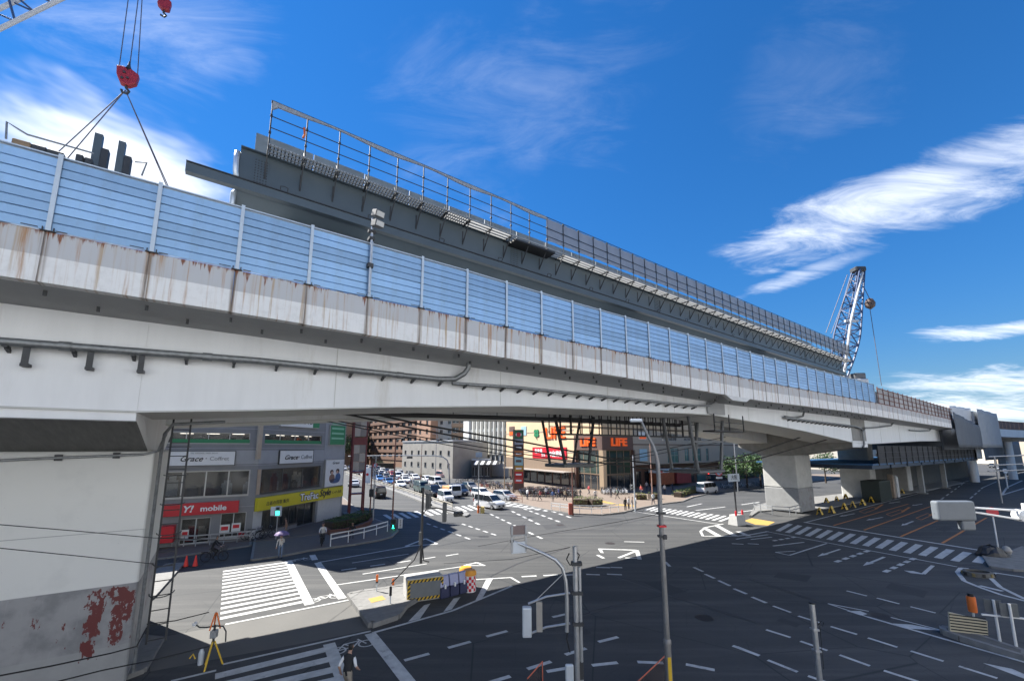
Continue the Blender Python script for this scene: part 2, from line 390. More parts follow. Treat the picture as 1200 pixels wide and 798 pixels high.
# parapet panels, one by one
pm = MB(); pm.box(0.012, 1.988, 0, 0.30, 0, 1.35); pm.box(0.0, 2.0, .03, .27, .01, 1.34)
pm = pm.mesh('parapet_panel', M_PAR)
for s in ss[:-1]:
    o = obj('parapet_panel', pm, viaduct, (s - OFF[0], TD - OFF[1], lerp(ZPB, s + 1)))
    h = lerp(ZPT, s + 1) - lerp(ZPB, s + 1); o.scale = (1, 1, h / 1.35)
    o.rotation_euler = (0, -math.atan2(lerp(ZPT, s + 2) - lerp(ZPT, s), 2.0), 0)
# drop of the parapet at the hinge
vb(MB().prism([(28.2, 0), (31.6, 0), (30.9, -.30), (29.0, -.30)], 0, .3, M=Matrix.Translation((0, TD + .3, lerp(ZPB, 30))) @ Matrix.Rotation(R(90), 4, 'X')), 'hinge_cover', mat('parapet_plain', (0.66, 0.655, 0.63), 0.75, var=0.1))
# small drip tabs under the deck edge
mb = MB()
for s in range(-10, 62, 2):
    for k, t in ((0, TD + .55), (.9, TD + 1.2)):
        mb.box(s + k, s + k + .07, t, t + .05, lerp(ZPB, s) - .2 * (t - TD - .3) / 1.6 - .16, lerp(ZPB, s) - .05)
o = vb(mb, 'drip_tab', M_DARK); o['kind'] = 'stuff'

def girder(tab, s0, s1, t0, t1, name, step=None):
    xs = sorted(set([s0, s1] + [a for a, _ in tab if s0 < a < s1] + [s0 + (s1 - s0) * i / 24 for i in range(25)]))
    top = lambda s: lerp(ZPB, s) - .225
    g = MB(); g.loft([[(s, t0, lerp(tab, s)), (s, t0, top(s)), (s, t1, top(s)), (s, t1, lerp(tab, s))] for s in xs], cap=True)
    o = vb(g, name, M_WHITE)
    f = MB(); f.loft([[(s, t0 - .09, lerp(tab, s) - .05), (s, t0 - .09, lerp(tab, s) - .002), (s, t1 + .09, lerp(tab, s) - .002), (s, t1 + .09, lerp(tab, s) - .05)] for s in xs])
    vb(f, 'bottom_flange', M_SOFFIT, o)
    return o
for t0, t1 in ((TG, 20.4), (25.6, 29.3)):
    girder(ZGB1, S0, 29.2, t0, t1, 'box_girder')
    girder(ZGB2, 29.7, 110, t0, t1, 'box_girder')
for s_, tab in [(x, ZGB1) for x in (-20, -14, 3.5, 11, 18.5, 25)] + [(x, ZGB2) for x in (35, 42, 50, 68, 76, 84)]:
    vb(MB().box(s_, s_ + .025, TG - .012, TG - .001, lerp(tab, s_) + .02, lerp(ZPB, s_) - .24), 'weld_seam', M_SOFFIT)
# hinge plate with black gap
vb(MB().box(28.9, 31.2, TG - .13, TG - .04, 10.26, 11.1), 'hinge_plate', M_UNDER)
# transverse beams between the two boxes
for s in (4, 12, 20, 28, 31, 39, 47, 70, 80, 90):
    tab = ZGB1 if s < 30 else ZGB2
    vb(MB().box(s, s + .35, 20.4, 25.6, lerp(tab, s) + .5, lerp(ZPB, s) - .225), 'cross_beam', M_UNDER)
# ---- near pier (left edge of the picture) with its head
def pier_paint():
    m = bpy.data.materials.new('pier_paint'); m.use_nodes = True; t = m.node_tree; L = t.links.new; b = t.nodes['Principled BSDF']; b.inputs['Roughness'].default_value = 0.5
    co = t.nodes.new('ShaderNodeTexCoord'); sp = t.nodes.new('ShaderNodeSeparateXYZ'); L(co.outputs['Object'], sp.inputs[0])
    def nz(scale, det, st=(1, 1, 1), off=(0, 0, 0)):
        mp = t.nodes.new('ShaderNodeMapping'); mp.inputs['Scale'].default_value = st; mp.inputs['Location'].default_value = off; L(co.outputs['Object'], mp.inputs[0])
        n = t.nodes.new('ShaderNodeTexNoise'); n.inputs['Scale'].default_value = scale; n.inputs['Detail'].default_value = det; n.inputs['Roughness'].default_value = .6; L(mp.outputs[0], n.inputs['Vector']); return n.outputs[0]
    def sm(v, lo, hi, a=0., c=1.):
        n = t.nodes.new('ShaderNodeMapRange'); n.interpolation_type = 'SMOOTHSTEP'; n.inputs['From Min'].default_value = lo; n.inputs['From Max'].default_value = hi; n.inputs['To Min'].default_value = a; n.inputs['To Max'].default_value = c; L(v, n.inputs['Value']); return n.outputs[0]
    def mu(a, c, op='MULTIPLY'):
        n = t.nodes.new('ShaderNodeMath'); n.operation = op; n.use_clamp = op != 'ADD'
        for i, v in enumerate((a, c)):
            if isinstance(v, (int, float)): n.inputs[i].default_value = v
            else: L(v, n.inputs[i])
        return n.outputs[0]
    def mix(f, a, c):
        n = t.nodes.new('ShaderNodeMixRGB'); L(f, n.inputs[0])
        for i, v in ((1, a), (2, c)):
            if isinstance(v, tuple): n.inputs[i].default_value = (*v, 1)
            else: L(v, n.inputs[i])
        return n.outputs[0]
    x, y, z = sp.outputs
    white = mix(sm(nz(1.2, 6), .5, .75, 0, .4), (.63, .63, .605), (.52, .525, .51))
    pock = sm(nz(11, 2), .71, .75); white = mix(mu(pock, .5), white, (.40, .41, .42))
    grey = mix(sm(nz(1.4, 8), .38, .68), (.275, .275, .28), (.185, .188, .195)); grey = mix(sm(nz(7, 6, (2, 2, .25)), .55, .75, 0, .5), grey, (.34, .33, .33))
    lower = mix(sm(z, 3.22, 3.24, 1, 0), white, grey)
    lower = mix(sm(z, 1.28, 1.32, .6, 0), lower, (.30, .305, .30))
    # flaked paint: two ragged vertical strips near the corner and a few islands
    rag = nz(5.5, 8, (1.5, 1.5, .8), (3, 0, 0)); rag2 = nz(3.4, 7, (1.2, 1.2, .5), (9, 1, 2))
    def strip(c, w, z0, z1):
        d = mu(mu(x, -c, 'ADD'), mu(x, -c, 'ADD'))
        n = t.nodes.new('ShaderNodeMath'); n.operation = 'SUBTRACT'; n.inputs[0].default_value = 1; L(mu(d, 1 / (w * w)), n.inputs[1]); n.use_clamp = True
        return mu(mu(n.outputs[0], sm(z, z0, z0 + .3)), sm(z, z1 - .1, z1, 1, 0))
    m1 = mu(mu(strip(2.70, .24, .9, 3.2), strip(3.28, .20, 1.2, 3.2), 'MAXIMUM'), mu(strip(3.0, .40, 2.8, 3.22), strip(3.5, .2, 1.9, 3.0), 'MAXIMUM'), 'MAXIMUM')
    f1 = mu(sm(mu(mu(m1, .17), rag, 'ADD'), .585, .60), sm(m1, .02, .05))
    band = mu(sm(z, 1.3, 1.5), sm(z, 3.0, 3.2, 1, 0)); f2 = mu(sm(rag2, .615, .625), band)
    c = mix(mu(f1, f2, 'MAXIMUM'), lower, (.115, .022, .022)); L(c, b.inputs['Base Color'])
    bp = t.nodes.new('ShaderNodeBump'); bp.inputs['Strength'].default_value = .15; bp.inputs['Distance'].default_value = .02; L(nz(5, 6), bp.inputs['Height']); L(bp.outputs[0], b.inputs['Normal'])
    return m
M_PIER = pier_paint()
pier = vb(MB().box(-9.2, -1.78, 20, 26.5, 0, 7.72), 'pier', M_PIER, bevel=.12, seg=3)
vb(MB().box(-9.2, -1.79, 19.985, 20.02, 4.98, 5.0), 'weld_seam', M_UNDER, pier)
hd = MB(); hd.loft([[(s, TG - .03, 8.6), (s, TG - .03, 11.6), (s, 29.32, 11.6), (s, 29.32, 8.6), (s, 26.6, 7.72), (s, 20, 7.72)] for s in (-9.2, -2.03)])
pier_head = vb(hd, 'pier_head', [M_WHITE])
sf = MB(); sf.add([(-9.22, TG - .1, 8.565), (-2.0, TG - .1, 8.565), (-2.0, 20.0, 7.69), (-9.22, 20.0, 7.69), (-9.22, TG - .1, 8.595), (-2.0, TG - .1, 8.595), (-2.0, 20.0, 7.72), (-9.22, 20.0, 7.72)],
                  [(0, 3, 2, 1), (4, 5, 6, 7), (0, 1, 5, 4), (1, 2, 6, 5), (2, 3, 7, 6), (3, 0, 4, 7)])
vb(sf, 'soffit_plate', mat('dark_soffit', (0.13, 0.128, 0.12), 0.7, var=0.35, scale=2.5, stretch=(3, .4, 1)), pier_head)  # dark streaky colour on the sloping underside plate
# ladder up the end of the pier, with pipe
lad = None
for s_ in (-1.42, -.88):
    o_ = vb(MB().bar((s_, 20.7, .9), (s_, 20.7, 9.3), .06, .06), 'ladder_rail', M_DARK); lad = lad or o_
rung = MB().tube((-.27, 0, 0), (.27, 0, 0), .018, 6).mesh('rung', M_DARK)
for i in range(17): obj('rung', rung, lad, (-1.15 - OFF[0], 20.7 - OFF[1], 1.0 + i * .5))
for i in range(6):
    z = 2.6 + i * 1.05
    vb(MB().path([(-1.15 - .36 * math.cos(math.pi * k / 8), 20.7 - .7 * math.sin(math.pi * k / 8), z) for k in range(9)], .018, 5), 'cage_hoop', M_DARK, lad)
mb = MB(); mb.path([(-1.62, 20.05, .3), (-1.62, 20.05, 7.7), (-1.55, 19.6, 8.3), (-1.3, 18.8, 8.62), (0.2, 18.6, 8.75)], .055, 8)
mb.path([(-9, 19.93, 7.18), (-5, 19.93, 7.45), (-2.1, 19.92, 7.58), (-1.7, 19.85, 7.7), (-1.5, 19.5, 8.3)], .045, 8)
vb(mb, 'downpipe', M_PIPE, smooth=True)
clamp = MB().box(-.09, .09, -.06, .05, -.1, .1).mesh('pipe_clamp', M_DARK)
for s, z in ((-6.6, 7.34), (-4.2, 7.49), (-2.8, 7.55)): obj('pipe_clamp', clamp, viaduct, (s - OFF[0], 19.96 - OFF[1], z))
# ---- far pier: concrete column and haunched head
M_COLC = mat('column_concrete', (0.46, 0.455, 0.43), 0.8, var=0.14, scale=1.2, bump=.1, bscale=12, dark=(.33, .32, .30), darkamt=.5)
M_COLL = mat('column_concrete_lower', (0.27, 0.272, 0.27), 0.8, var=0.15, scale=1.2, bump=.1, bscale=12, dark=(.13, .035, .03), darkamt=.55)
col = vb(MB().box(58.2, 62.6, 22.7, 26.6, 2.95, 6.95), 'column', M_COLC, bevel=.1, seg=2)
vb(MB().box(58.2, 62.6, 22.7, 26.6, .12, 2.948), 'column_base', M_COLL, col, bevel=.1, seg=2)
hd = MB(); hd.loft([[(s, TG - .03, 7.92), (s, TG - .03, 11.1), (s, 29.32, 11.1), (s, 29.32, 7.92), (s, 26.6, 6.95), (s, 22.7, 6.95)] for s in (57.9, 62.4)])
vb(hd, 'pier_head', [mat('dark_head', (0.22, 0.215, 0.20), 0.65, var=.25, scale=1.5)])  # head in a darker grey than its front plate
vb(MB().box(57.6, 62.5, TG - .06, TG + .02, 7.9, 8.6), 'head_plate', M_WHITE)
# far piers further along
for s in (84, 104):
    vb(MB().box(s, s + 2.5, 22.5, 26.5, 0, 9.2), 'column', M_COLC, bevel=.1)
# ---- drain pipes along the near web
mb = MB(); mb.path([(-28, 16.42, 10.45), (-10, 16.42, 10.5), (-4.9, 16.42, 10.56), (.9, 16.42, 10.74), (4.4, 16.42, 10.74), (7.6, 16.42, 10.74), (8.4, 16.42, 10.82), (8.85, 16.38, 11.1), (9.0, 16.3, 11.35), (9.02, 16.25, 11.75)], .115, 10)
for s in (-7, -3.8, -.6, 2.6, 5.8): mb.tube((s, 16.42, lerp([(-10, 10.5), (-4.9, 10.56), (.9, 10.74)], s)), (s + .25, 16.42, lerp([(-10, 10.5), (-4.9, 10.56), (.9, 10.74)], s + .25)), .135, 10)
vb(mb, 'drain_pipe', M_PIPE, smooth=True)
mb = MB(); mb.path([(8.3, 16.45, 10.62), (12, 16.45, 10.73), (20, 16.45, 10.72), (27.2, 16.45, 10.72), (28.6, 16.3, 10.8), (29.4, 16.25, 11.1), (29.6, 16.2, 11.3)], .075, 8)
vb(mb, 'drain_pipe', M_PIPE, smooth=True)
brk = MB(); brk.bar((0, 0, -.14), (0, .28, -.22), .07, .09); brk.box(-.05, .05, -.13, .14, -.15, -.11); brk = brk.mesh('pipe_bracket', M_DARK)
sb = -26.0
while sb < 28:
    z = lerp([(-28, 10.45), (-10, 10.5), (-4.9, 10.56), (.9, 10.74), (28, 10.72)], sb)
    obj('pipe_bracket', brk, viaduct, (sb - OFF[0], 16.42 - OFF[1], z)); sb += 1.25 if sb < 8 else 1.0
hang = MB(); hang.bar((-.035, 0, 0), (-.035, 0, -.56), .025, .07); hang.bar((.035, 0, 0), (.035, 0, -.56), .025, .07); hang.box(-.08, .08, -.02, .25, -.62, -.54); hang = hang.mesh('pipe_hanger', M_DARK)
for s in (-4.38, -3.15, -2.05): obj('pipe_hanger', hang, viaduct, (s - OFF[0], 16.42 - OFF[1], lerp([(-10, 10.5), (-4.9, 10.56), (.9, 10.74)], s)))
# pipes over the far pier
mb = MB(); mb.path([(44.5, 16.2, 11.2), (44.6, 16.4, 10.75), (43, 16.45, 10.5), (41, 16.45, 10.55)], .09, 8)
mb.path([(41, 16.45, 10.45), (50, 16.45, 10.32), (58.6, 16.45, 10.2), (60.2, 16.45, 10.0), (60.6, 16.45, 9.7), (60.6, 16.45, 8.2), (60.2, 16.5, 7.85)], .1, 8)
mb.path([(72, 16.2, 11.1), (71.6, 16.4, 10.7), (66, 16.45, 10.3), (61.5, 16.45, 10.1), (60.8, 16.45, 9.6)], .09, 8)
mb.path([(92, 16.2, 11), (91, 16.4, 10.5), (86, 16.45, 10.3), (80, 16.45, 10.3)], .09, 8)
vb(mb, 'drain_pipe', M_PIPE, smooth=True)
for s in range(42, 58): obj('pipe_bracket', brk, viaduct, (s - OFF[0], 16.45 - OFF[1], lerp([(41, 10.47), (58, 10.2)], s)))
# black service pipe hung between the boxes
mb = MB(); mb.path([(-2, 21.6, 9.55), (8, 21.6, 9.55), (18, 21.6, 9.72), (33, 21.6, 9.75)], .13, 8)
for s in range(-1, 33, 3): mb.bar((s, 21.6, 9.6), (s, 21.6, 11.3), .03, .03)
vb(mb, 'service_pipe', M_BLACK)

# ================================================================ noise barrier on the parapet
barrier = thing('noise_barrier', 'long blue metal louvre noise barrier standing on the viaduct parapet', 'noise barrier', V(0, TD, 13.19), RZV)
BO = (0, TD, 13.19)
pn = MB(); prof = [(0, 0), (0, .205), (.035, .225), (.035, .235), (0, .25), (0, .455), (.05, .47), (.05, .498), (.09, .498), (.09, 0)]
pn.loft([[(x, a, b) for a, b in prof] for x in (0.03, 1.97)]); pn = pn.mesh('panel', M_PANEL)
ps = MB(); ps.box(-.048, .048, -.05, -.035, 0, 2.14); ps.box(-.02, .02, -.035, .11, 0, 2.13); ps.box(-.062, .062, .11, .125, 0, 2.14); ps = ps.mesh('post', M_PPOST)
bp_ = MB(); bp_.box(-.14, .14, -.07, .18, 0, .02)
for a, b in ((-.1, -.04), (.1, -.04), (-.1, .15), (.1, .15)): bp_.tube((a, b, 0), (a, b, .11), .014, 6)
bp_.bar((-.16, -.1, .05), (-.45, -.1, .05), .02, .02); bp_.bar((.16, -.1, .02), (.36, -.1, .02), .02, .02)
bp_ = bp_.mesh('base_plate', M_DARK)
cap = MB(); cap.box(0, 2.0, -.02, .12, 0, .035); cap = cap.mesh('top_cap', M_PPOST)
rp = MB()
for z in (.06, .62, 1.2, 1.78): rp.bar((0, .04, z), (2, .04, z), .04, .09)
for x in (.02,): rp.bar((x, .0, 0), (x, .0, 1.95), .06, .06)
rp.box(0, 2, .07, .09, .05, 1.8, 1); rp = rp.mesh('rusty_frame', [M_RUST, mat('fence_board', (.36, .35, .34), .8, var=.25, objvar=.2)])
SB = [-28 + 1.96 + 2 * i + .09 for i in range(60)]
for i, s in enumerate(SB):
    if s > 61.5: break
    z0 = lerp(ZPT, s); dz = lerp(ZPT, s + 2) - z0; ang = -math.atan2(dz, 2)
    p = obj('post', ps, barrier, (s, 0, z0 - BO[2])); obj('base_plate', bp_, p, (0, 0, 0))
    if s > 59.6: break
    for k in range(4):
        o = obj('panel', pn, barrier, (s, 0, z0 - BO[2] + .04 + .5 * k)); o.rotation_euler = (0, ang, 0)
    o = obj('top_cap', cap, barrier, (s, 0, z0 - BO[2] + 2.06)); o.rotation_euler = (0, ang, 0)
rfence = thing('rusty_fence', 'red brown rusted steel fence on the far part of the viaduct parapet', 'fence', V(61.2, TD, 12.8), RZV)
for i in range(20):
    s = 61.2 + 2 * i; z0 = lerp(ZPT, s)
    if s > 99: break
    o = obj('fence_frame', rp, rfence, (2 * i, 0, z0 - 12.8)); o.rotation_euler = (0, -math.atan2(lerp(ZPT, s + 2) - z0, 2), 0)
# floodlights on a barrier post
fl = thing('floodlight_post', 'grey floodlight post with two lamps clamped to the noise barrier', 'floodlight', V(4.0, 14.66, 13.3), RZV)
MB().tube((0, 0, 0), (0, 0, 2.85), .045, 10).build('post', M_GALV, fl)
for q_ in ((-.1, .1, -.07, .2, .95, 1.1), (-.1, .1, -.07, .2, 2.02, 2.12), (-.13, .13, -.07, .1, 2.3, 2.38)): MB().box(*q_).build('clamp', M_DARK, fl)
for z, rx in ((3.02, .35), (2.62, .25)):
    M = TM((.12, -.12, z), .25, rx)
    l = MB().box(-.16, .2, -.2, .14, -.12, .12, M=M).build('lamp_housing', mat('lamp_grey', (.07, .072, .075), .5, var=.1), fl, bevel=.02)
    MB().box(-.13, .17, -.212, -.2, -.09, .09, M=M).build('lens', mat('lamp_lens', (.5, .5, .48), .15, var=0), l)

# ================================================================ new steel girder behind
GZ = lambda s: -1.2 * max(s, -3) / 73
ng = thing('new_girder', 'new dark grey steel box girder with scaffold walkway above the old viaduct', 'girder', V(0, 22, 18.3), RZV)
NO = (0, 22, 18.3)
def nb(mb, name, m, parent=None, **k): return mb.build(name, m, parent or ng, off=NO, **k)
GS, GE, TN = -.25, 72.5, 21.0
xs = [GS + (GE - GS) * i / 30 for i in range(31)]
nb(MB().loft([[(s, TN, 19.25 + GZ(s)), (s, TN, 21.2 + GZ(s)), (s, 25.6, 21.2 + GZ(s)), (s, 25.6, 19.25 + GZ(s)), (s, 24.9, 18.55 + GZ(s)), (s, 24.5, 18.42 + GZ(s)), (s, 22.1, 18.42 + GZ(s)), (s, 21.6, 18.6 + GZ(s))] for s in xs]), 'box', M_GGREY)
nb(MB().loft([[(s, TN - .18, 21.2 + GZ(s)), (s, TN - .18, 21.24 + GZ(s)), (s, 25.8, 21.24 + GZ(s)), (s, 25.8, 21.2 + GZ(s))] for s in xs]), 'top_flange', M_GGREY)
xb = [-2.05] + xs
nb(MB().loft([[(s, TN - .34, 19.12 + GZ(s)), (s, TN - .34, 19.52 + GZ(s)), (s, TN - .02, 19.52 + GZ(s)), (s, TN - .02, 19.12 + GZ(s))] for s in xb]), 'side_beam', M_GGREY)
nb(MB().loft([[(s, TN - .4, 19.53 + GZ(s)), (s, TN - .4, 19.57 + GZ(s)), (s, TN + .0, 19.57 + GZ(s)), (s, TN + .0, 19.53 + GZ(s))] for s in xb]), 'side_beam_flange', M_SCAF)
# rounded end collar and dark opening
mb = MB(); arc = [(TN - .03, 19.75), (TN + .18, 19.55), (TN + .2, 18.9)]
for e in (0, ):
    mb.path([(-.3, TN + .35, 21.1), (-.36, TN + .02, 20.95), (-.38, TN - .06, 20.6), (-.36, TN - .06, 20.0), (-.3, TN + .1, 19.7), (-.26, TN + .3, 19.6)], .11, 8)
    mb.path([(-.3, TN + .3, 19.2), (-.36, TN + .2, 19.05), (-.36, TN + .25, 18.6), (-.3, TN + .7, 18.45)], .11, 8)
nb(mb, 'end_collar', mat('bare_galvanised', (.62, .66, .70), .3, metal=.6, var=.1), smooth=True)
nb(MB().box(-.28, -.255, TN + .25, 25.3, 18.7, 21.0), 'end_opening', M_BLACK)
# bolted splice plates
for s in (.28, 14.6, 29.5, 44.5, 59.5):
    p = nb(MB().box(s, s + .62, TN - .02, TN - .002, 19.7 + GZ(s), 20.95 + GZ(s)), 'splice_plate', M_GGREY)
    mb = MB()
    for a in range(5):
        for b in range(9): mb.tube((s + .08 + a * .115, TN - .02, 19.8 + b * .135 + GZ(s)), (s + .08 + a * .115, TN - .045, 19.8 + b * .135 + GZ(s)), .025, 6)
    q = nb(mb, 'bolts', M_SCAF, p); q['kind'] = 'stuff'
# lifting hooks on the beam
hk = MB(); hk.path([(0, 0, 0), (0, -.1, .2), (.16, -.12, .22), (.3, -.1, .2), (.3, 0, .02)], .025, 6); hk = hk.mesh('clip', M_DARK)
for i in range(18): obj('clip', hk, ng, (1.4 + i * 4.0, TN - .3 - NO[1], 19.56 + GZ(1.4 + i * 4) - NO[2]))
# brackets, walkway, posts and rails
BAY = 1.475
bk = MB(); bk.bar((0, 0, -.25), (0, 0, -1.1), .05, .07); bk.bar((0, 0, -1.05), (0, -.8, .02), .045, .06); bk.bar((0, .05, .05), (0, -.95, .05), .06, .08); bk = bk.mesh('bracket', M_SCAF)
pt = MB(); pt.tube((0, -.85, -.1), (0, -.85, 2.36), .032, 7); pt.tube((0, -.85, -.05), (0, -.45, .62), .02, 5)
for z in (.75, 1.6, 2.3): pt.box(-.05, .05, -.9, -.8, z - .04, z + .04)
pt = pt.mesh('scaffold_post', M_SCAF)
plk = MB()
for k in range(4): plk.box(.0, BAY, -.96 + k * .28, -.96 + k * .28 + .07, .06, .135)
plk = plk.mesh('walkway_planks', M_PLANK)
M_TRANS = bpy.data.materials.new('translucent_sheet'); M_TRANS.use_nodes = True; _t = M_TRANS.node_tree; _b = _t.nodes['Principled BSDF']; _b.inputs['Base Color'].default_value = (.5, .5, .48, 1); _b.inputs['Roughness'].default_value = .7
_tr = _t.nodes.new('ShaderNodeBsdfTranslucent'); _tr.inputs[0].default_value = (.7, .69, .66, 1); _mx = _t.nodes.new('ShaderNodeMixShader'); _mx.inputs[0].default_value = .35
_t.links.new(_b.outputs[0], _mx.inputs[1]); _t.links.new(_tr.outputs[0], _mx.inputs[2]); _t.links.new(_mx.outputs[0], _t.nodes['Material Output'].inputs[0])
ws = MB()  # added translucent strips standing in for sunlight through the grating
for y0, y1 in ((-.9, -.66), (-.6, -.38), (-.32, -.1)): ws.quad((.06, y0, .088), (BAY - .06, y0, .088), (BAY - .06, y1, .092), (.06, y1, .092))
ws = ws.mesh('added_light_sheet', M_TRANS)
grt = MB()
for j in range(10): grt.bar((BAY * (j + .5) / 10, -.98, .09), (BAY * (j + .5) / 10 + .03, -.05, .09), .05, .02)
grt = grt.mesh('grating', M_SCAF)
rl = MB().tube((0, -.85, 0), (BAY, -.85, 0), .024, 6).mesh('rail', M_SCAF)
sh = MB()
for i in range(7):
    pass
nx, nz_ = 6, 5
sh.v = [(BAY * i / nx, -.80 + .025 * math.sin(i * 1.7 + k * 2.1), .72 + 1.6 * k / nz_) for k in range(nz_ + 1) for i in range(nx + 1)]
sh.f = [(k * (nx + 1) + i, k * (nx + 1) + i + 1, (k + 1) * (nx + 1) + i + 1, (k + 1) * (nx + 1) + i) for k in range(nz_) for i in range(nx)]; sh.m = [0] * len(sh.f)
sh = sh.mesh('mesh_sheet', M_MESH, smooth=True)
rng = random.Random(3)
NB_ = 49
for i in range(NB_ + 1):
    s = .75 + i * BAY; z = 21.15 + GZ(s)
    L0 = (s, TN - NO[1], z - NO[2]); ang = math.atan2(1.2, 73)
    obj('bracket', bk, ng, L0); obj('scaffold_post', pt, ng, L0)
    if i == NB_: break
    o = obj('walkway_planks', plk, ng, L0); o.rotation_euler = (0, ang, 0)
    if i > 5 and i not in (9, 10, 11): o = obj('added_light_sheet', ws, ng, L0); o.rotation_euler = (0, ang, 0)
    if i < 7: o = obj('grating', grt, ng, L0); o.rotation_euler = (0, ang, 0)
    for z_ in (1.0, 1.57, 2.36): o = obj('rail', rl, ng, (L0[0], L0[1], L0[2] + z_)); o.rotation_euler = (0, ang, 0)
    if i >= 11: o = obj('mesh_sheet', sh, ng, L0); o.rotation_euler = (0, ang, 0)
# rolled-up sheet along the top rail of the first bays
mb = MB()
for i in range(11):
    s = .75 + i * BAY
    for k in range(6):
        a, b = s + BAY * k / 6, s + BAY * (k + 1) / 6
        da = .17 + .07 * math.sin(a * 1.3) + (.25 if i == 0 and k < 1 else 0); db = .17 + .07 * math.sin(b * 1.3)
        za, zb = 23.47 + GZ(a), 23.47 + GZ(b)
        mb.add([(a, TN - .90, za), (b, TN - .90, zb), (b, TN - .93, zb - db), (a, TN - .93, za - da), (a, TN - .82, za), (b, TN - .82, zb), (b, TN - .86, zb - db), (a, TN - .86, za - da)],
               [(0, 1, 2, 3), (7, 6, 5, 4), (0, 4, 5, 1), (3, 2, 6, 7)])
nb(mb, 'rolled_sheet', mat('rolled_sheet', (.30, .31, .32), .9, var=.2, scale=4))
nb(MB().path([(2.1, TN - .88, 22.75), (2.14, TN - .9, 22.4), (2.08, TN - .88, 22.2)], .05, 6), 'orange_strap', mat('orange_strap', (.55, .12, .03), .8))
# concrete edge form on the top of the girder, seen above the walkway
for i in range(26):
    a, b = .3 + i * 2.8, .3 + i * 2.8 + 2.74
    if b > 73: break
    nb(MB().loft([[(s, TN + 2.8, 21.26 + GZ(s)), (s, TN + 2.8, 24.15 + GZ(s)), (s, TN + 2.88, 24.15 + GZ(s)), (s, TN + 2.88, 21.26 + GZ(s))] for s in (a, b)]), 'edge_form', mat('edge_form', (.20, .225, .23), .6, var=.25, scale=1.3))
# dark cluster and gap halfway
nb(MB().box(14.3, 17.6, TN - .95, TN + .1, 21.0 + GZ(16), 21.12 + GZ(16)), 'dark_platform', M_BLACK)
# temporary bents standing on the old deck
for n_, s in enumerate((3.6, 26, 48, 70)):
    bt = thing('temporary_bent', 'grey temporary bent under the new girder, %s' % ('nearest one with pale concrete blocks', 'second from the left behind the barrier', 'third from the left behind the barrier', 'farthest one beside the crane')[n_], 'support', V(s, 22.5, 12.2), RZV, 'bents under the new girder')
    mb = MB()
    for a in (-1.5, 1.5):
        for t in (-1, 2.2): mb.bar((a, t, 0), (a, t, 5.7), .35, .35)
    mb.build('legs', M_GGREY, bt)
    mb = MB(); mb.bar((-1.5, -1, .3), (1.5, -1, 5.4), .12); mb.bar((1.5, -1, .3), (-1.5, -1, 5.4), .12); mb.build('brace', M_GGREY, bt)
    b = MB().box(-1.9, 1.9, -1.4, 2.6, 5.7, 6.1 - 1.2 * s / 73 + .05).build('cap_beam', mat('bent_concrete', (.36, .355, .34), .8, var=.2, scale=2), bt)
    if n_ == 0:
        for k in range(3): MB().box(-1.6 + k * 1.1, -.6 + k * 1.1, -1.75, -1.42, 5.2, 6.0).build('concrete_block', MATS['bent_concrete'], bt, bevel=.03)
        MB().tube((-2.2, -1.8, 6.05), (2.4, -1.8, 6.05), .05, 6).build('rail', M_SCAF, bt)
# ================================================================ ground, pavements, road paint
def asphalt():
    m = mat('asphalt', (0.049, 0.050, 0.051), 0.85, var=0.25, scale=0.16, bump=0.35, bscale=70, dark=(0.040, 0.040, 0.041), darkamt=0.7)
    t = m.node_tree; L = t.links.new; b = t.nodes['Principled BSDF']; src = b.inputs['Base Color'].links[0].from_socket
    co = t.nodes.new('ShaderNodeTexCoord')
    def layer(rot, st, scale, lo, hi, amt, colr, src, tex='ShaderNodeTexNoise'):
        mp = t.nodes.new('ShaderNodeMapping'); mp.inputs['Rotation'].default_value = (0, 0, rot); mp.inputs['Scale'].default_value = st; L(co.outputs['Object'], mp.inputs[0])
        n = t.nodes.new(tex); n.inputs['Scale'].default_value = scale
        if tex == 'ShaderNodeTexNoise': n.inputs['Detail'].default_value = 8; n.inputs['Roughness'].default_value = .65; o_ = n.outputs[0]
        else: n.feature = 'DISTANCE_TO_EDGE'; o_ = n.outputs['Distance']
        L(mp.outputs[0], n.inputs['Vector'])
        r = t.nodes.new('ShaderNodeMapRange'); r.interpolation_type = 'SMOOTHSTEP'; r.inputs['From Min'].default_value = lo; r.inputs['From Max'].default_value = hi; r.inputs['To Min'].default_value = 0 if amt > 0 else -amt; r.inputs['To Max'].default_value = amt if amt > 0 else 0; L(o_, r.inputs['Value'])
        mx = t.nodes.new('ShaderNodeMixRGB'); L(r.outputs[0], mx.inputs[0]); L(src, mx.inputs[1]); mx.inputs[2].default_value = (*colr, 1); return mx.outputs[0]
    src = layer(R(-35), (.05, .9, 1), 1.0, .46, .68, .75, (.088, .087, .084), src)          # polished wheel tracks along the main road
    src = layer(R(-120), (.05, .8, 1), 1.0, .48, .70, .7, (.084, .083, .081), src)          # and along the cross street
    src = layer(0, (1, 1, 1), 6.0, .58, .72, .65, (.024, .024, .025), src)                   # oil spots
    src = layer(.3, (1, 1, 1), 14.0, .52, .80, .35, (.10, .10, .098), src)                  # exposed stone
    src = layer(.2, (1, 1, 1), .14, .0, .006, -.85, (.020, .024, .025), src, 'ShaderNodeTexVoronoi')   # long cracks and joints
    src = layer(.9, (1, 1, 1), .45, .0, .006, -.6, (.024, .028, .029), src, 'ShaderNodeTexVoronoi')
    L(src, b.inputs['Base Color']); return m
M_ASPH = asphalt()
M_PATCH = mat('asphalt_patch', (0.040, 0.041, 0.043), 0.85, var=0.2, scale=0.8, bump=0.3, bscale=70)
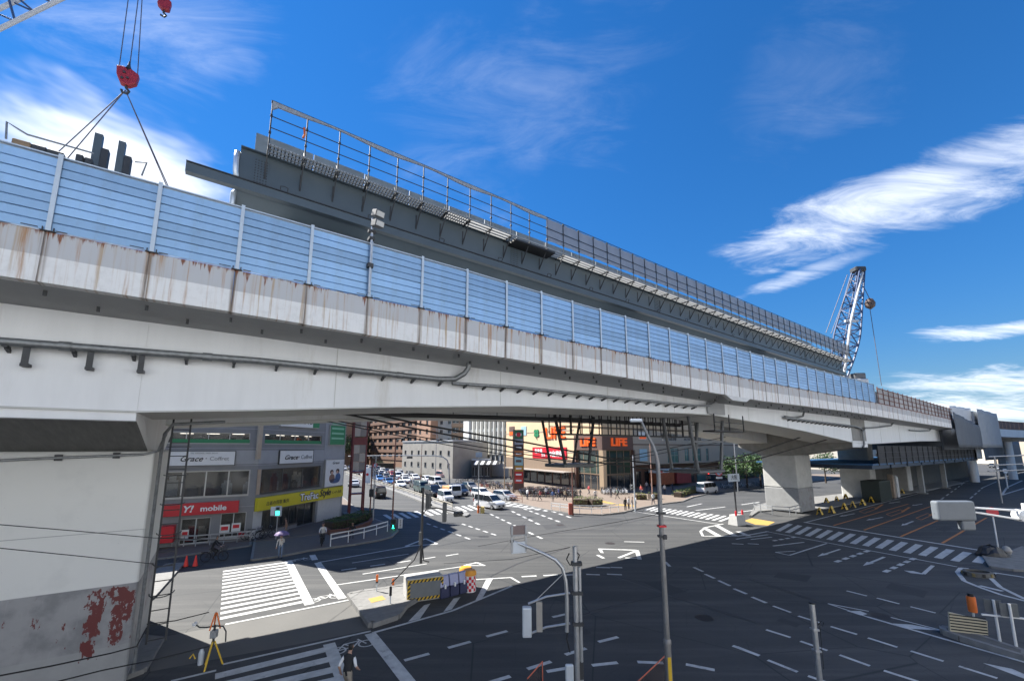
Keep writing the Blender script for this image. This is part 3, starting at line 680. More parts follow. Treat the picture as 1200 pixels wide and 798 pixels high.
M_BAND = mat('bicycle_band_asphalt', (0.115, 0.112, 0.105), 0.85, var=0.14, scale=0.5, bump=0.3, bscale=70)
M_PAINT = mat('road_paint_white', (0.50, 0.50, 0.485), 0.7, var=0.25, scale=2.2, bump=0.1, bscale=50, dark=(0.16, 0.16, 0.16), darkamt=0.8)
M_OPAINT = mat('road_paint_orange', (0.50, 0.19, 0.05), 0.7, var=0.2, scale=2.5, dark=(0.15, 0.09, 0.05), darkamt=0.6)
M_KERB = mat('kerb_concrete', (0.20, 0.197, 0.19), 0.85, var=0.22, scale=3, bump=0.2, bscale=40)
M_PAVE = mat('brick_paving', (0.155, 0.118, 0.095), 0.85, var=0.22, scale=5, bump=0.3, bscale=30)
M_PAVEL = mat('plaza_paving', (0.20, 0.155, 0.12), 0.85, var=0.16, scale=4, bump=0.2, bscale=30)
M_TACT = mat('yellow_tactile', (0.42, 0.27, 0.07), 0.8, var=0.15, scale=6, bump=0.4, bscale=40)
gm = MB(); gm.quad((-1800, -400, 0), (1800, -400, 0), (1800, 3000, 0), (-1800, 3000, 0)); tag(gm.build('ground', M_ASPH), kind='structure')
def cr(x0, y0, k):
    return lambda x, y: at(x0 + x / k, y0 + y / k)
C1 = cr(880, 580, 1171 / 320); C2 = cr(160, 600, 3.75); C3 = cr(380, 540, 1200 / 260); C4 = cr(600, 540, 4.0); C5 = cr(600, 600, 4.0); C6 = cr(300, 600, 4.0); CP = cr(0, 0, 1.0)
PZ = 0.006
_zc = [0]
def sheet(name, pts, m, z=PZ, parent=None):
    _zc[0] = (_zc[0] + 1) % 60; z += _zc[0] * .00008
    mb = MB(); mb.add([(p[0], p[1], z) for p in pts], [tuple(range(len(pts)))])
    a = sum(pts[i][0] * pts[(i + 1) % len(pts)][1] - pts[(i + 1) % len(pts)][0] * pts[i][1] for i in range(len(pts)))
    if a < 0: mb.f = [mb.f[0][::-1]]
    o = mb.build(name, m, parent)
    return o if parent else tag(o, kind='structure')
def group(name):
    o = bpy.data.objects.new(name, None); COL.objects.link(o); return tag(o, kind='structure')
def seg(parent, name, a, b, wd, m=None, z=PZ):
    d = (b - a); d.z = 0; n = Vector((-d.y, d.x, 0)).normalized() * wd / 2
    return sheet(name, [a - n, b - n, b + n, a + n], m or M_PAINT, z, parent)
def dashes(parent, pts, wd=.15, m=None):
    for a, b in pts: seg(parent, 'dash', a, b, wd, m)
def dline(parent, a, b, n, frac=.5, wd=.15, name='dash', m=None):
    for i in range(n):
        p = a + (b - a) * (i / (n - 1 + frac)); q = a + (b - a) * ((i + frac) / (n - 1 + frac)); seg(parent, name, p, q, wd, m)
def zebra(a0, a1, b0, b1, n, frac=.5):
    """stripes between the edge a0-a1 and the edge b0-b1"""
    g = group('crosswalk'); k = n - 1 + frac
    for i in range(n):
        u, v = i / k, (i + frac) / k
        sheet('stripe', [a0 + (a1 - a0) * u, a0 + (a1 - a0) * v, b0 + (b1 - b0) * v, b0 + (b1 - b0) * u], M_PAINT, PZ, g)
    return g
def arrow(parent, a, b, m=None, wd=.16, head=.42, hl=.35, turn=0):
    """arrow painted from tail a to tip b"""
    d = b - a; L = d.length; u = d.normalized(); n = Vector((-u.y, u.x, 0)); h = a + d * (1 - hl)
    sheet('arrow_shaft', [a - n * wd / 2, h - n * wd / 2, h + n * wd / 2, a + n * wd / 2], m or M_PAINT, PZ, parent)
    if turn:
        t = n * turn; c = h + t * .75
        sheet('arrow_head', [h - u * .1 + t * .0, h + u * .12, c + u * .35, c + t * .55 - u * .05, c - u * .35], m or M_PAINT, PZ + .001, parent)
    else: sheet('arrow_head', [h - n * head / 2, b, h + n * head / 2], m or M_PAINT, PZ + .001, parent)

# right-hand crossing and stop lines
zebra(C1(105, 152), C1(893, 286), C1(160, 122), C1(948, 248), 15, .52)
g = group('stop_line'); seg(g, 'line', C1(228, 116), C1(993, 238), .38); seg(g, 'line', C1(62, 155), C1(884, 307), .16)
g = group('lane_arrows')
arrow(g, C1(382, 232), C1(285, 263), wd=.16); arrow(g, C1(572, 265), C1(480, 303), wd=.18); arrow(g, C1(780, 302), C1(728, 348), wd=.2, turn=-.7, hl=.2)
arrow(g, C1(445, 79), C1(378, 92), wd=.2, head=.5); arrow(g, C1(565, 95), C1(494, 108), wd=.2, head=.5); arrow(g, C1(696, 112), C1(645, 131), wd=.2, head=.5)
arrow(g, C1(640, 28), C1(588, 35), wd=.2, head=.5); arrow(g, C1(735, 38), C1(690, 45), wd=.2, head=.5)
g = group('lane_line'); dline(g, C1(505, 238), C1(363, 287), 5, .62, .28); dline(g, C1(702, 270), C1(573, 330), 5, .62, .28); dline(g, C1(190, 180), C1(95, 196), 4, .6, .25)
seg(g, 'line', C1(325, 207), C1(165, 258), .14); seg(g, 'line', C1(105, 245), C1(165, 258), .14); seg(g, 'line', C1(105, 245), C1(190, 240), .12); seg(g, 'line', C1(0, 190), C1(90, 180), .16); seg(g, 'line', C1(95, 218), C1(228, 202), .18)
g = group('orange_lane_line')
for a, b in (((355, 130), (675, 38)), ((485, 150), (780, 45)), ((642, 178), (815, 103)), ((820, 206), (1010, 97))): seg(g, 'line', C1(*a), C1(*b), .17, M_OPAINT)
for x, y, w in ((465, 70, 60), (580, 82, 60), (708, 98, 50)):
    pp = [C1(x, y), C1(x + w, y - 20), C1(x + w + 18, y - 12), C1(x + 22, y + 8)]
    for i in range(4): seg(g, 'line', pp[i], pp[(i + 1) % 4], .1, M_OPAINT)
    seg(g, 'line', C1(x + w + 8, y - 10), C1(x + w + 40, y - 30), .25, M_OPAINT)
# lane dashes of the near road
g = group('lane_line')
dashes(g, [(C1(410, 410), C1(497, 432)), (C1(540, 441), C1(637, 466)), (C1(684, 478), C1(792, 505)), (C1(845, 517), C1(950, 545))])
g = group('lane_line')
dashes(g, [(C1(*a), C1(*b)) for a, b in (((5, 437), (68, 462)), ((95, 475), (172, 503)), ((203, 518), (298, 548)), ((342, 563), (455, 597)), ((502, 612), (628, 652)), ((685, 668), (826, 712)), ((892, 733), (1057, 785)))], .16)
g = group('lane_line')
dashes(g, [(C1(*a), C1(*b)) for a, b in (((65, 577), (170, 610)), ((212, 626), (328, 666)), ((380, 685), (510, 732)), ((570, 752), (720, 800)), ((790, 826), (960, 885)))], .16)
g = group('lane_line')
dashes(g, [(C1(*a), C1(*b)) for a, b in (((-60, 650), (35, 688)), ((72, 707), (200, 758)), ((245, 775), (335, 806)), ((400, 832), (520, 880)))], .16)
# gore in front of the median
g = group('gore_marking')
seg(g, 'line', C1(330, 465), C1(505, 498), .1); seg(g, 'line', C1(330, 465), C1(500, 522), .1); seg(g, 'line', C1(500, 522), C1(1180, 718), .16); seg(g, 'line', C1(600, 524), C1(823, 581), .1)
sheet('hatch', [C1(410, 496), C1(470, 497), C1(500, 510), C1(470, 515)], M_PAINT, PZ, g); sheet('hatch', [C1(583, 549), C1(690, 555), C1(818, 581), C1(660, 571)], M_PAINT, PZ, g)
sheet('hatch', [C1(995, 720), C1(1120, 745), C1(1190, 775), C1(1180, 790)], M_PAINT, PZ, g)
# right corner channelising island
g = group('island_marking')
def poly(parent, pts, wd):
    for a, b in zip(pts, pts[1:]): seg(parent, 'line', a, b, wd)
poly(g, [C1(935, 315), C1(900, 312), C1(885, 330), C1(915, 368), C1(975, 393), C1(1075, 428), C1(1180, 455)], .22); poly(g, [C1(1171, 352), C1(1045, 333), C1(1022, 350), C1(1070, 395), C1(1180, 448)], .22)
seg(g, 'hatch', C1(980, 388), C1(1080, 412), .3); seg(g, 'hatch', C1(970, 290), C1(1000, 260), .5); seg(g, 'hatch', C1(1040, 300), C1(1080, 275), .5)
# middle of the junction
g = group('guide_dashes')
dashes(g, [(C5(*a), C5(*b)) for a, b in (((405, 608), (497, 585)), ((250, 668), (347, 638)), ((72, 735), (183, 700)), ((163, 747), (262, 730)), ((375, 718), (495, 705)), ((588, 702), (710, 707)), ((815, 713), (950, 740)), ((190, 492), (252, 478)), ((1035, 625), (1160, 672)))], .19)
g = group('guide_dashes')
dashes(g, [(C5(*a), C5(*b)) for a, b in (((852, 258), (895, 278)), ((905, 290), (950, 310)), ((968, 320), (1022, 345)), ((1040, 358), (1100, 383)), ((1125, 397), (1192, 425)), ((718, 232), (740, 254)))], .2)
g = group('guide_dashes')
dashes(g, [(C5(*a), C5(*b)) for a, b in (((45, 302), (115, 298)), ((147, 297), (215, 293)), ((252, 294), (312, 292)), ((348, 291), (412, 293)), ((445, 290), (515, 293)), ((395, 258), (460, 260)), ((462, 258), (517, 260)), ((525, 138), (620, 140)), ((1030, 147), (1085, 150)), ((1105, 147), (1157, 150)))], .2)
g = group('guide_triangle'); b4 = [C5(403, 172), C5(585, 178), C5(598, 221), C5(400, 216)]
poly(g, b4[:3], .3); seg(g, 'line', C5(500, 214), C5(585, 180), .25); seg(g, 'line', C5(600, 215), C5(530, 214), .2); seg(g, 'line', C5(400, 200), C5(430, 216), .25)
sheet('line', [C5(403, 172), C5(420, 172), C5(430, 192), C5(415, 190)], M_PAINT, PZ + .002, g)
g = group('guide_dashes'); dline(g, C3(555, 338), C3(788, 423), 6, .55, .22); dline(g, C3(745, 340), C3(928, 401), 5, .55, .22); dline(g, C3(900, 288), C3(1178, 420), 8, .55, .25)
g = group('guide_dashes'); dline(g, CP(600, 599), CP(632, 614.5), 5, .55, .3); dline(g, CP(614, 596), CP(656, 611.5), 6, .55, .3); dline(g, CP(632, 594), CP(669, 606.5), 5, .55, .3)
# far crossings
zebra(C3(315, 292), C3(850, 232), C3(365, 322), C3(905, 255), 15, .5)
zebra(CP(755, 597.5), CP(845, 611), CP(766, 594), CP(860, 605.5), 14, .5)
g = group('stop_line'); seg(g, 'line', CP(742, 599), CP(845, 614.5), .2); seg(g, 'line', C3(900, 235), C3(1180, 262), .3)
zebra(CP(562, 588), CP(640, 599), CP(580, 584), CP(660, 594), 10, .5)
# left crossing
zebra(C2(380, 258), C2(367, 473), C2(651, 219), C2(738, 397), 13, .44)
g = group('crosswalk_border'); seg(g, 'line', C2(667, 214), C2(760, 406), .45); seg(g, 'line', C2(772, 188), C2(784, 210), .4); seg(g, 'line', C2(796, 222), C2(905, 380), .42); seg(g, 'line', C2(390, 493), C2(932, 386), .16)
sheet('cycle_band', [C2(372, 500), C2(935, 392), C2(1010, 478), C2(1030, 515), C2(760, 570), C2(380, 640), C2(60, 700), C2(50, 560)], M_BAND, .003)
# nearest crossing in the shade
g = group('crosswalk')
for a, b, w_ in (((345, 722), (832, 603), .45), ((330, 770), (852, 645), .45), ((330, 815), (872, 690), .45), ((330, 860), (885, 735), .45)): seg(g, 'stripe', C2(*a), C2(*b), w_)
seg(g, 'border', C2(846, 578), C2(915, 760), .45, None, .013); seg(g, 'border', C2(1026, 533), C2(1200, 752), .45, None, .013); seg(g, 'line', C2(380, 668), C2(1030, 522), .14); seg(g, 'line', C2(150, 742), C2(350, 695), .14)
def bicycle_mark(c, u, n, s):
    g = group('bicycle_symbol')
    for k in (-.55, .55):
        pts = [c + u * (k + .3 * math.cos(a * math.pi / 6)) * s + n * (.3 * math.sin(a * math.pi / 6)) * s for a in range(13)]; poly(g, pts, .07 * s)
    fr = [(-.55, 0), (-.2, .42), (.4, .42), (.05, 0), (-.2, .42)]; poly(g, [c + u * a * s + n * b * s for a, b in fr], .07 * s); seg(g, 'line', c + u * (-.55 * s), c + u * .05 * s, .07 * s); seg(g, 'line', c + u * .55 * s, c + u * .36 * s + n * .6 * s, .07 * s)
ub = (C2(930, 386) - C2(390, 493)).normalized(); nb_ = Vector((-ub.y, ub.x, 0))
bicycle_mark(C2(828, 378), ub, nb_, .95); bicycle_mark(C2(948, 592), ub, nb_, 1.0); bicycle_mark(C2(716, 210), ub, nb_, .95)
# lines left of the junction
g = group('lane_line')
seg(g, 'line', C6(380, 340), C6(1000, 250), .14); seg(g, 'line', C6(1000, 250), C6(1070, 250), .14); poly(g, [C6(975, 250), C6(1035, 236), C6(1072, 251)], .2)
seg(g, 'line', C6(290, 236), C6(720, 160), .16); poly(g, [C6(700, 160), C6(795, 124), C6(850, 149), C6(700, 160)], .22); seg(g, 'line', C6(450, 238), C6(715, 196), .12); seg(g, 'line', C6(500, 290), C6(800, 242), .14)
dashes(g, [(C6(*a), C6(*b)) for a, b in (((400, 272), (470, 262)), ((535, 253), (605, 243)), ((660, 237), (725, 227)), ((780, 220), (840, 210)), ((890, 205), (948, 195)))], .18)
g = group('lane_line'); seg(g, 'line', C6(545, 566), C6(920, 462), .16); seg(g, 'line', C6(920, 462), C6(1200, 346), .16); seg(g, 'line', C6(1025, 316), C6(1195, 306), .15); seg(g, 'line', C6(1195, 306), C6(1235, 330), .15)
for q in (((713, 513), (768, 500), (818, 428), (788, 436)), ((878, 468), (918, 455), (958, 398), (926, 405)), ((1028, 414), (1062, 402), (1112, 308), (1080, 314))): sheet('hatch', [C6(*p) for p in q], M_PAINT, PZ, g)
g = group('guide_dashes'); dashes(g, [(C6(*a), C6(*b)) for a, b in (((695, 695), (812, 663)), ((900, 636), (1006, 607)), ((1080, 583), (1178, 557)), ((1085, 800), (1192, 768)))], .19)
# nose marking by the far column
g = group('island_marking'); poly(g, [C4(990, 295), C4(905, 312), C4(884, 330), C4(895, 352), C4(1050, 352), C4(1120, 345), C4(1200, 330)], .22)
for a, b in (((905, 315), (970, 352)), ((960, 303), (1045, 350)), ((1060, 330), (1110, 352))): seg(g, 'hatch', C4(*a), C4(*b), .5)
g = group('lane_line'); seg(g, 'line', C4(1050, 366), C4(1200, 345), .18)
# lines on the street to the right of the store
g = group('lane_line')
for a, b in (((860, 232), (1000, 215)), ((1075, 205), (1160, 192)), ((820, 215), (890, 200)), ((1060, 240), (1150, 228))): seg(g, 'dash', C4(*a), C4(*b), .25)
# darker asphalt repairs and manholes
def disc(name, c, r, m, z=.004):
    mb = MB(); mb.lathe([(r, z), (r * .92, z + .004)], 16, M=Matrix.Translation((c.x, c.y, 0))); return tag(mb.build(name, m), kind='structure')
M_MAN = mat('manhole_iron', (.05, .042, .038), .6, metal=.5, var=.3, scale=10)
for p in (C5(902, 495), C1(560, 517), C6(575, 475), CP(745, 560), C5(225, 60), C5(460, 146)): disc('manhole_cover', p, .42, M_MAN)
for q_ in ([C5(620, 330), C5(700, 322), C5(820, 372), C5(735, 388)], [C1(120, 330), C1(260, 345), C1(240, 372), C1(95, 352)], [C5(300, 560), C5(350, 548), C5(372, 566), C5(318, 580)], [C1(600, 375), C1(760, 412), C1(740, 440), C1(575, 398)], [C5(140, 60), C5(235, 52), C5(260, 72), C5(160, 82)], [C1(130, 525), C1(215, 552), C1(195, 566), C1(108, 538)]): sheet('repair_patch', q_, M_PATCH, .002)
sheet('repair_patch', [C1(790, 145), C1(830, 133), C1(868, 142), C1(830, 156)], M_PATCH, .003)
# tar seams
g = group('tar_seam'); M_SEAM = mat('tar', (.022, .022, .023), .5, var=.2)
for pts in ([C1(0, 360), C1(120, 402), C1(300, 460)], [C5(480, 300), C5(760, 398), C5(1150, 520)], [C5(170, 105), C5(420, 75), C5(690, 18)], [C5(300, 495), C5(480, 440), C5(560, 425)], [C6(850, 160), C6(1000, 130), C6(1200, 122)], [C3(0, 600), C3(480, 610)], [C5(-100, 300), C5(30, 240), C5(270, 165)]):
    for a, b in zip(pts, pts[1:]): seg(g, 'seam', a, b, .07, M_SEAM, .0045)

# ---------------------------------------------------------------- pavements with kerbs
def pavement(name, pts, m, h=.13, kerb=.16, open_edges=()):
    pts = [Vector((p[0], p[1], 0)) for p in pts]
    a = sum(pts[i].x * pts[(i + 1) % len(pts)].y - pts[(i + 1) % len(pts)].x * pts[i].y for i in range(len(pts)))
    if a < 0: pts = pts[::-1]
    n = len(pts)
    o = MB().prism([(p.x, p.y) for p in pts], .001, h).build(name, m); tag(o, kind='structure')
    for i in range(n):
        A, B = pts[i], pts[(i + 1) % n]; d = B - A
        if d.length < .2 or d.length > 30: continue
        k = max(1, min(24, int(d.length / 1.0))); nn = Vector((d.y, -d.x, 0)).normalized()
        for j in range(k):
            p = A + d * (j / k); q = A + d * ((j + 1) / k); e = (q - p).normalized() * .012
            MB().prism([(v.x, v.y) for v in (p + e - nn * kerb * .5, p + e + nn * kerb * .5, q - e + nn * kerb * .5, q - e - nn * kerb * .5)], .0, h + .012).build('kerb_stone', M_KERB, o)
    return o
# island with signal and box
pavement('traffic_island', [C6(438, 398), C6(505, 384), C6(600, 372), C6(685, 358), C6(735, 330), C6(850, 318), C6(860, 350), C6(700, 448), C6(660, 500), C6(540, 540), C6(512, 500)], M_KERB, h=.2, kerb=.28)
sheet('tactile_pad', [C6(525, 425), C6(590, 410), C6(608, 428), C6(540, 445)], M_TACT, .206)
# pavement in front of the corner shops
CORNER = [C2(505, 215), C2(640, 196), C2(760, 172), C2(850, 160), C2(960, 145), C2(1060, 128), C2(1120, 112), C2(1148, 85), CP(452, 614), CP(428, 605), CP(415, 595), CP(404, 585), CP(396, 580), CP(380, 600), CP(300, 626)]
pavement('corner_pavement', CORNER, M_PAVE)
pavement('shop_front_pavement', [C2(-20, 215), C2(130, 205), C2(500, 150), C2(500, 128), C2(-20, 165)], M_PAVE, h=.1)
pavement('pier_island', [C2(40, 560), C2(110, 568), C2(30, 705), C2(-70, 742), C2(-200, 742), C2(-200, 500)], M_KERB, h=.15)
pavement('pier_island', [CP(160, 682), CP(196, 662), CP(215, 661), CP(180, 700), CP(160, 715)], M_KERB, h=.1)
# store plaza
PLAZA = [CP(585, 586), CP(606, 590), CP(636, 597), CP(668, 602.5), CP(705, 604), CP(730, 601), CP(752, 595.5), CP(775, 591), CP(800, 588), CP(812, 583), CP(840, 577), CP(900, 570), CP(960, 564), CP(1000, 556), CP(800, 556), CP(700, 565), CP(560, 566), CP(545, 572)]
pavement('store_plaza', PLAZA, M_PAVEL)
sheet('tactile_strip', [CP(694, 587), CP(722, 593), CP(745, 594.5), CP(746, 593.3), CP(724, 591.5), CP(699, 585.8)], M_TACT, .136)
# column island
pavement('column_island', [CP(879, 606), CP(888, 600), CP(912, 598), CP(965, 597), CP(990, 592), CP(1075, 577), CP(1130, 566), CP(1110, 562), CP(980, 580), CP(905, 588), CP(885, 594)], M_KERB)
sheet('tactile_apron', [CP(872, 610), CP(881, 607), CP(908, 611.5), CP(900, 615.5), CP(885, 614.5)], M_TACT, .005)
# median of the cross street
MED = [CP(404, 555.8), CP(407, 555.8), CP(478, 578), CP(540, 599), CP(550, 603.5), CP(546, 606), CP(532, 603.5), CP(471, 579.5)]
pavement('street_median', MED, M_KERB, h=.18)
# near right median and round planter
pavement('road_median', [C1(823, 583), C1(870, 590), C1(1000, 627), C1(1180, 690), C1(1180, 712), C1(900, 625), C1(830, 598)], mat('dark_kerb', (.12, .115, .105), .85, var=.25), h=.2, kerb=.2)
pavement('corner_island', [C1(1000, 268), C1(1060, 240), C1(1100, 255), C1(1171, 225), C1(1230, 330), C1(1120, 325), C1(1030, 312)], mat('dirty_concrete', (.20, .195, .18), .9, var=.3, scale=2), h=.12)
# ================================================================ buildings
M_GLASSD = mat('dark_window_glass', (0.025, 0.03, 0.035), 0.06, var=0, spec=0.8)
M_GLASS = mat('shop_glass', (0.05, 0.06, 0.065), 0.05, var=0, spec=0.6, alpha=0.38)
M_TEAL = mat('teal_glass', (0.07, 0.16, 0.165), 0.08, var=0.2, scale=.6, spec=0.8)
M_ALU = mat('window_aluminium', (0.42, 0.42, 0.41), 0.4, metal=0.5, var=0.05)
M_ALUD = mat('window_dark_frame', (0.06, 0.06, 0.062), 0.45, var=0.05)
M_INT = mat('shop_interior', (0.20, 0.19, 0.18), 0.9, var=0.3, scale=.8)
def wall(parent, off, name, P, Q, z0, z1, ops, m, th=.35, back=True):
    """wall slab P-Q with real openings; returns the (u, z)->world function"""
    d = (Q - P); d.z = 0; L = d.length; d.normalize(); n = Vector((-d.y, d.x, 0))
    if n.y < 0 and back: n = -n                                   # n points into the building
    us = sorted(set([0, L] + [min(max(a, 0), L) for o in ops for a in o[:2]])); zs = sorted(set([z0, z1] + [min(max(a, z0), z1) for o in ops for a in o[2:4]]))
    W = lambda u, z, k=0.0: Vector((P.x + d.x * u + n.x * k, P.y + d.y * u + n.y * k, z))
    mb = MB()
    for a, b in zip(zs, zs[1:]):
        run = None
        for c, e in zip(us, us[1:]):
            hole = any(o[0] < (c + e) / 2 < o[1] and o[2] < (a + b) / 2 < o[3] for o in ops)
            if hole:
                if run is not None: runs(mb, W, run, c, a, b, th); run = None
            elif run is None: run = c
        if run is not None: runs(mb, W, run, L, a, b, th)
    o = mb.build(name, m, parent, off=off)
    return W, o
def runs(mb, W, u0, u1, a, b, th):
    q = [W(u0, a), W(u1, a), W(u1, a, th), W(u0, a, th)]
    mb.add([tuple(p) for p in q] + [(p.x, p.y, b) for p in q], [(0, 1, 2, 3), (7, 6, 5, 4), (4, 5, 1, 0), (5, 6, 2, 1), (6, 7, 3, 2), (7, 4, 0, 3)])
def wbox(mb, W, u0, u1, z0, z1, k0, k1, mi=0):
    q = [W(u0, 0, k0), W(u1, 0, k0), W(u1, 0, k1), W(u0, 0, k1)]
    return mb.add([(p.x, p.y, z0) for p in q] + [(p.x, p.y, z1) for p in q], [(0, 3, 2, 1), (4, 5, 6, 7), (0, 1, 5, 4), (1, 2, 6, 5), (2, 3, 7, 6), (3, 0, 4, 7)], mi)
def window(parent, off, W, u0, u1, z0, z1, nx=1, nz=1, rec=.14, fm=None, gm=None, fw=.06, sill=True):
    mb = MB()
    for i in range(nx + 1):
        u = u0 + (u1 - u0) * i / nx; u = min(max(u, u0 + fw / 2), u1 - fw / 2); wbox(mb, W, u - fw / 2, u + fw / 2, z0, z1, rec - .03, rec + .05)
    for i in range(nz + 1):
        z = z0 + (z1 - z0) * i / nz; z = min(max(z, z0 + fw / 2), z1 - fw / 2); wbox(mb, W, u0, u1, z - fw / 2, z + fw / 2, rec - .025, rec + .045)
    if sill: wbox(mb, W, u0, u1, z0 - .05, z0, -.06, rec)
    f = mb.build('window', fm or M_ALU, parent, off=off)
    for i in range(nx):
        a, b = u0 + (u1 - u0) * i / nx, u0 + (u1 - u0) * (i + 1) / nx
        wbox(MB(), W, a + .01, b - .01, z0 + .01, z1 - .01, rec, rec + .015).build('pane', gm or M_GLASSD, f, off=off)
    return f
def sign(parent, off, W, u0, u1, z0, z1, m, proud=.18, name='sign_board', frame=None):
    s = wbox(MB(), W, u0, u1, z0, z1, -proud, -.004).build(name, m, parent, off=off, bevel=.015)
    if frame:
        mb = MB(); e = .05
        for a in ((u0 - e, u1 + e, z0 - e, z0), (u0 - e, u1 + e, z1, z1 + e), (u0 - e, u0, z0, z1), (u1, u1 + e, z0, z1)): wbox(mb, W, *a, -proud - .02, -.002)
        mb.build('sign_frame', frame, s, off=off)
    return s
def puttext(body, size, m, parent, off, W, u, z, k, ang, **kw):
    p = W(u, z, k); return text(body, size, m, parent, (p.x - off[0], p.y - off[1], p.z - off[2]), ang, **kw)
def uz(P, Q, x, y):
    p = on_plane(x, y, P, Q); return ((p - P).x * (Q - P).x + (p - P).y * (Q - P).y) / (Q - P).to_2d().length, p.z
def rect(P, Q, x0, y0, x1, y1):
    a = uz(P, Q, x0, y0); b = uz(P, Q, x1, y1); return (min(a[0], b[0]), max(a[0], b[0]), min(a[1], b[1]), max(a[1], b[1]))

# ---------------------------------------------------------------- corner shop building
A_, B_, C_ = CP(190, 643), CP(294, 633), CP(398, 606)
A0 = A_ + (A_ - B_) * 1.6
dBA = (A_ - B_).normalized()
M_TILE = mat('grey_cladding', (0.215, 0.218, 0.228), 0.6, var=0.10, scale=1.3, bump=.06, bscale=8)
M_TILE2 = mat('light_grey_cladding', (0.33, 0.335, 0.35), 0.6, var=0.08, scale=1.3)
M_SILV = mat('pale_panel', (0.50, 0.50, 0.49), 0.5, var=0.08)
M_COPPER = mat('bronze_pilaster', (0.42, 0.34, 0.27), 0.35, metal=0.5, var=.1)
M_RED = mat('shop_red', (0.55, 0.012, 0.025), 0.4, var=.04)
M_YEL = mat('shop_yellow', (0.62, 0.52, 0.02), 0.5, var=.04)
M_LET = mat('white_lettering', (0.80, 0.80, 0.80), 0.5, var=0)
M_INK = mat('black_lettering', (0.02, 0.02, 0.025), 0.5, var=0)
M_SWHITE = mat('sign_white', (0.72, 0.72, 0.71), 0.4, var=.05)
M_GREEN = mat('shop_green', (0.02, 0.21, 0.085), 0.5, var=.05)
shop = thing('corner_shop_building', 'grey clad corner building with red phone shop and yellow clothes shop signs', 'building', B_, 0)
so = tuple(B_); HB = 16.6
dP = (B_ - A0); L1 = dP.to_2d().length
def r1(*q): return rect(A0, B_, *q)
w3 = r1(201, 506, 292.5, 519.5); w2 = r1(192.8, 552.5, 291, 580); dr = r1(212, 608, 244, 640.5); sw = r1(259, 601.5, 286.5, 629)
dr = (dr[0], dr[1], .15, dr[3])
win4 = (w3[0] - 3.5, w3[1], w3[2] + 4.0, w3[3] + 4.2)
HW = 10.3; B1_ = B_ + dBA * 3.4
W1, _ = wall(shop, so, 'wall', A0, B_, 0, HW, [(w3[0] - 3.5, *w3[1:]), (w2[0] - 3.5, *w2[1:]), dr, sw], M_TILE)
wall(shop, so, 'upper_wall', B1_, B_, HW, HB, [], M_TILE)
window(shop, so, W1, w3[0] - 3.5, w3[1], w3[2], w3[3], 6, 1, gm=M_GLASS); window(shop, so, W1, w2[0] - 3.5, w2[1], w2[2], w2[3], 6, 1, gm=M_GLASS, fw=.09)
dw = window(shop, so, W1, *dr, 2, 1, rec=.2, gm=M_GLASS, fw=.08, sill=False, fm=M_SILV); dw.name = 'sliding_door'
window(shop, so, W1, *sw, 2, 1, gm=M_GLASS, fm=M_SILV)
# banding of the cladding
for z in (w2[2] - .95, w2[3] + .35, w3[2] - .45, w3[3] + .35): wbox(MB(), W1, 0, L1, z, z + .05, -.03, 0).build('cladding_joint', M_TILE2, shop, off=so)
for z0, z1 in ((w2[3] + .5, w3[2] - .6),): wbox(MB(), W1, 0, L1, z0, z1, -.022, 0).build('cladding_band', M_TILE2, shop, off=so)
a1 = math.atan2(dP.y, dP.x)
rs = r1(186, 589, 279, 602); rs = (rs[0], rs[1], r1(235, 589, 236, 602.5)[2], r1(235, 588.5, 236, 603)[3])
s_ = sign(shop, so, W1, rs[0], rs[1], rs[2], rs[3], M_RED, .22)
hh = rs[3] - rs[2]; mid = rs[1] - 2.9
puttext('Y!', hh * .75, M_LET, s_, so, W1, mid - .6, (rs[2] + rs[3]) / 2, -.25, a1, bold=.02, shear=.25, sx=1.1)
puttext('mobile', hh * .62, M_LET, s_, so, W1, mid + 1.15, (rs[2] + rs[3]) / 2 - .02, -.25, a1, bold=.015, sx=1.1)
bs = r1(187, 615.5, 204.5, 633); s_ = sign(shop, so, W1, bs[0] - .6, bs[1], bs[2], bs[3], M_RED, .9); puttext('bile', .38, M_LET, s_, so, W1, bs[0] + .05, (bs[2] + bs[3]) / 2, -.93, a1, bold=.01)
gsn = r1(197, 529, 274.5, 544.5); s_ = sign(shop, so, W1, *gsn, M_SWHITE, .15, frame=M_ALUD)
puttext('Grace', .62, M_INK, s_, so, W1, gsn[0] + 1.55, (gsn[2] + gsn[3]) / 2 - .04, -.17, a1, shear=.4, bold=.008); puttext('・Coffret', .46, M_TILE, s_, so, W1, gsn[0] + 3.25, (gsn[2] + gsn[3]) / 2 - .04, -.17, a1)
puttext('THE  WEDDING  DRESS  SALON', .13, M_TILE, s_, so, W1, gsn[0] + 2.4, gsn[3] - .15, -.17, a1)
# door posters, small signs
for u, z, w_, h_, m_ in ((sw[0] + .35, sw[2] + .75, .7, .75, M_SWHITE), (sw[0] + 1.15, sw[2] + .85, .65, .7, M_SWHITE), (sw[1] - .25, sw[2] + .25, .42, .42, M_RED), (dr[0] + .35, .9, .5, .8, M_SWHITE)):
    p = wbox(MB(), W1, u - w_ / 2, u + w_ / 2, z - h_ / 2, z + h_ / 2, .1, .115).build('poster', m_, shop, off=so)
    if m_ is M_SWHITE: wbox(MB(), W1, u - w_ * .35, u + w_ * .35, z - h_ * .1, z + h_ * .3, .09, .1).build('print', M_RED, p, off=so)
wbox(MB(), W1, w3[0], w3[1], w3[2] + .02, w3[2] + .34, .08, .1).build('window_banner', M_GREEN, shop, off=so)
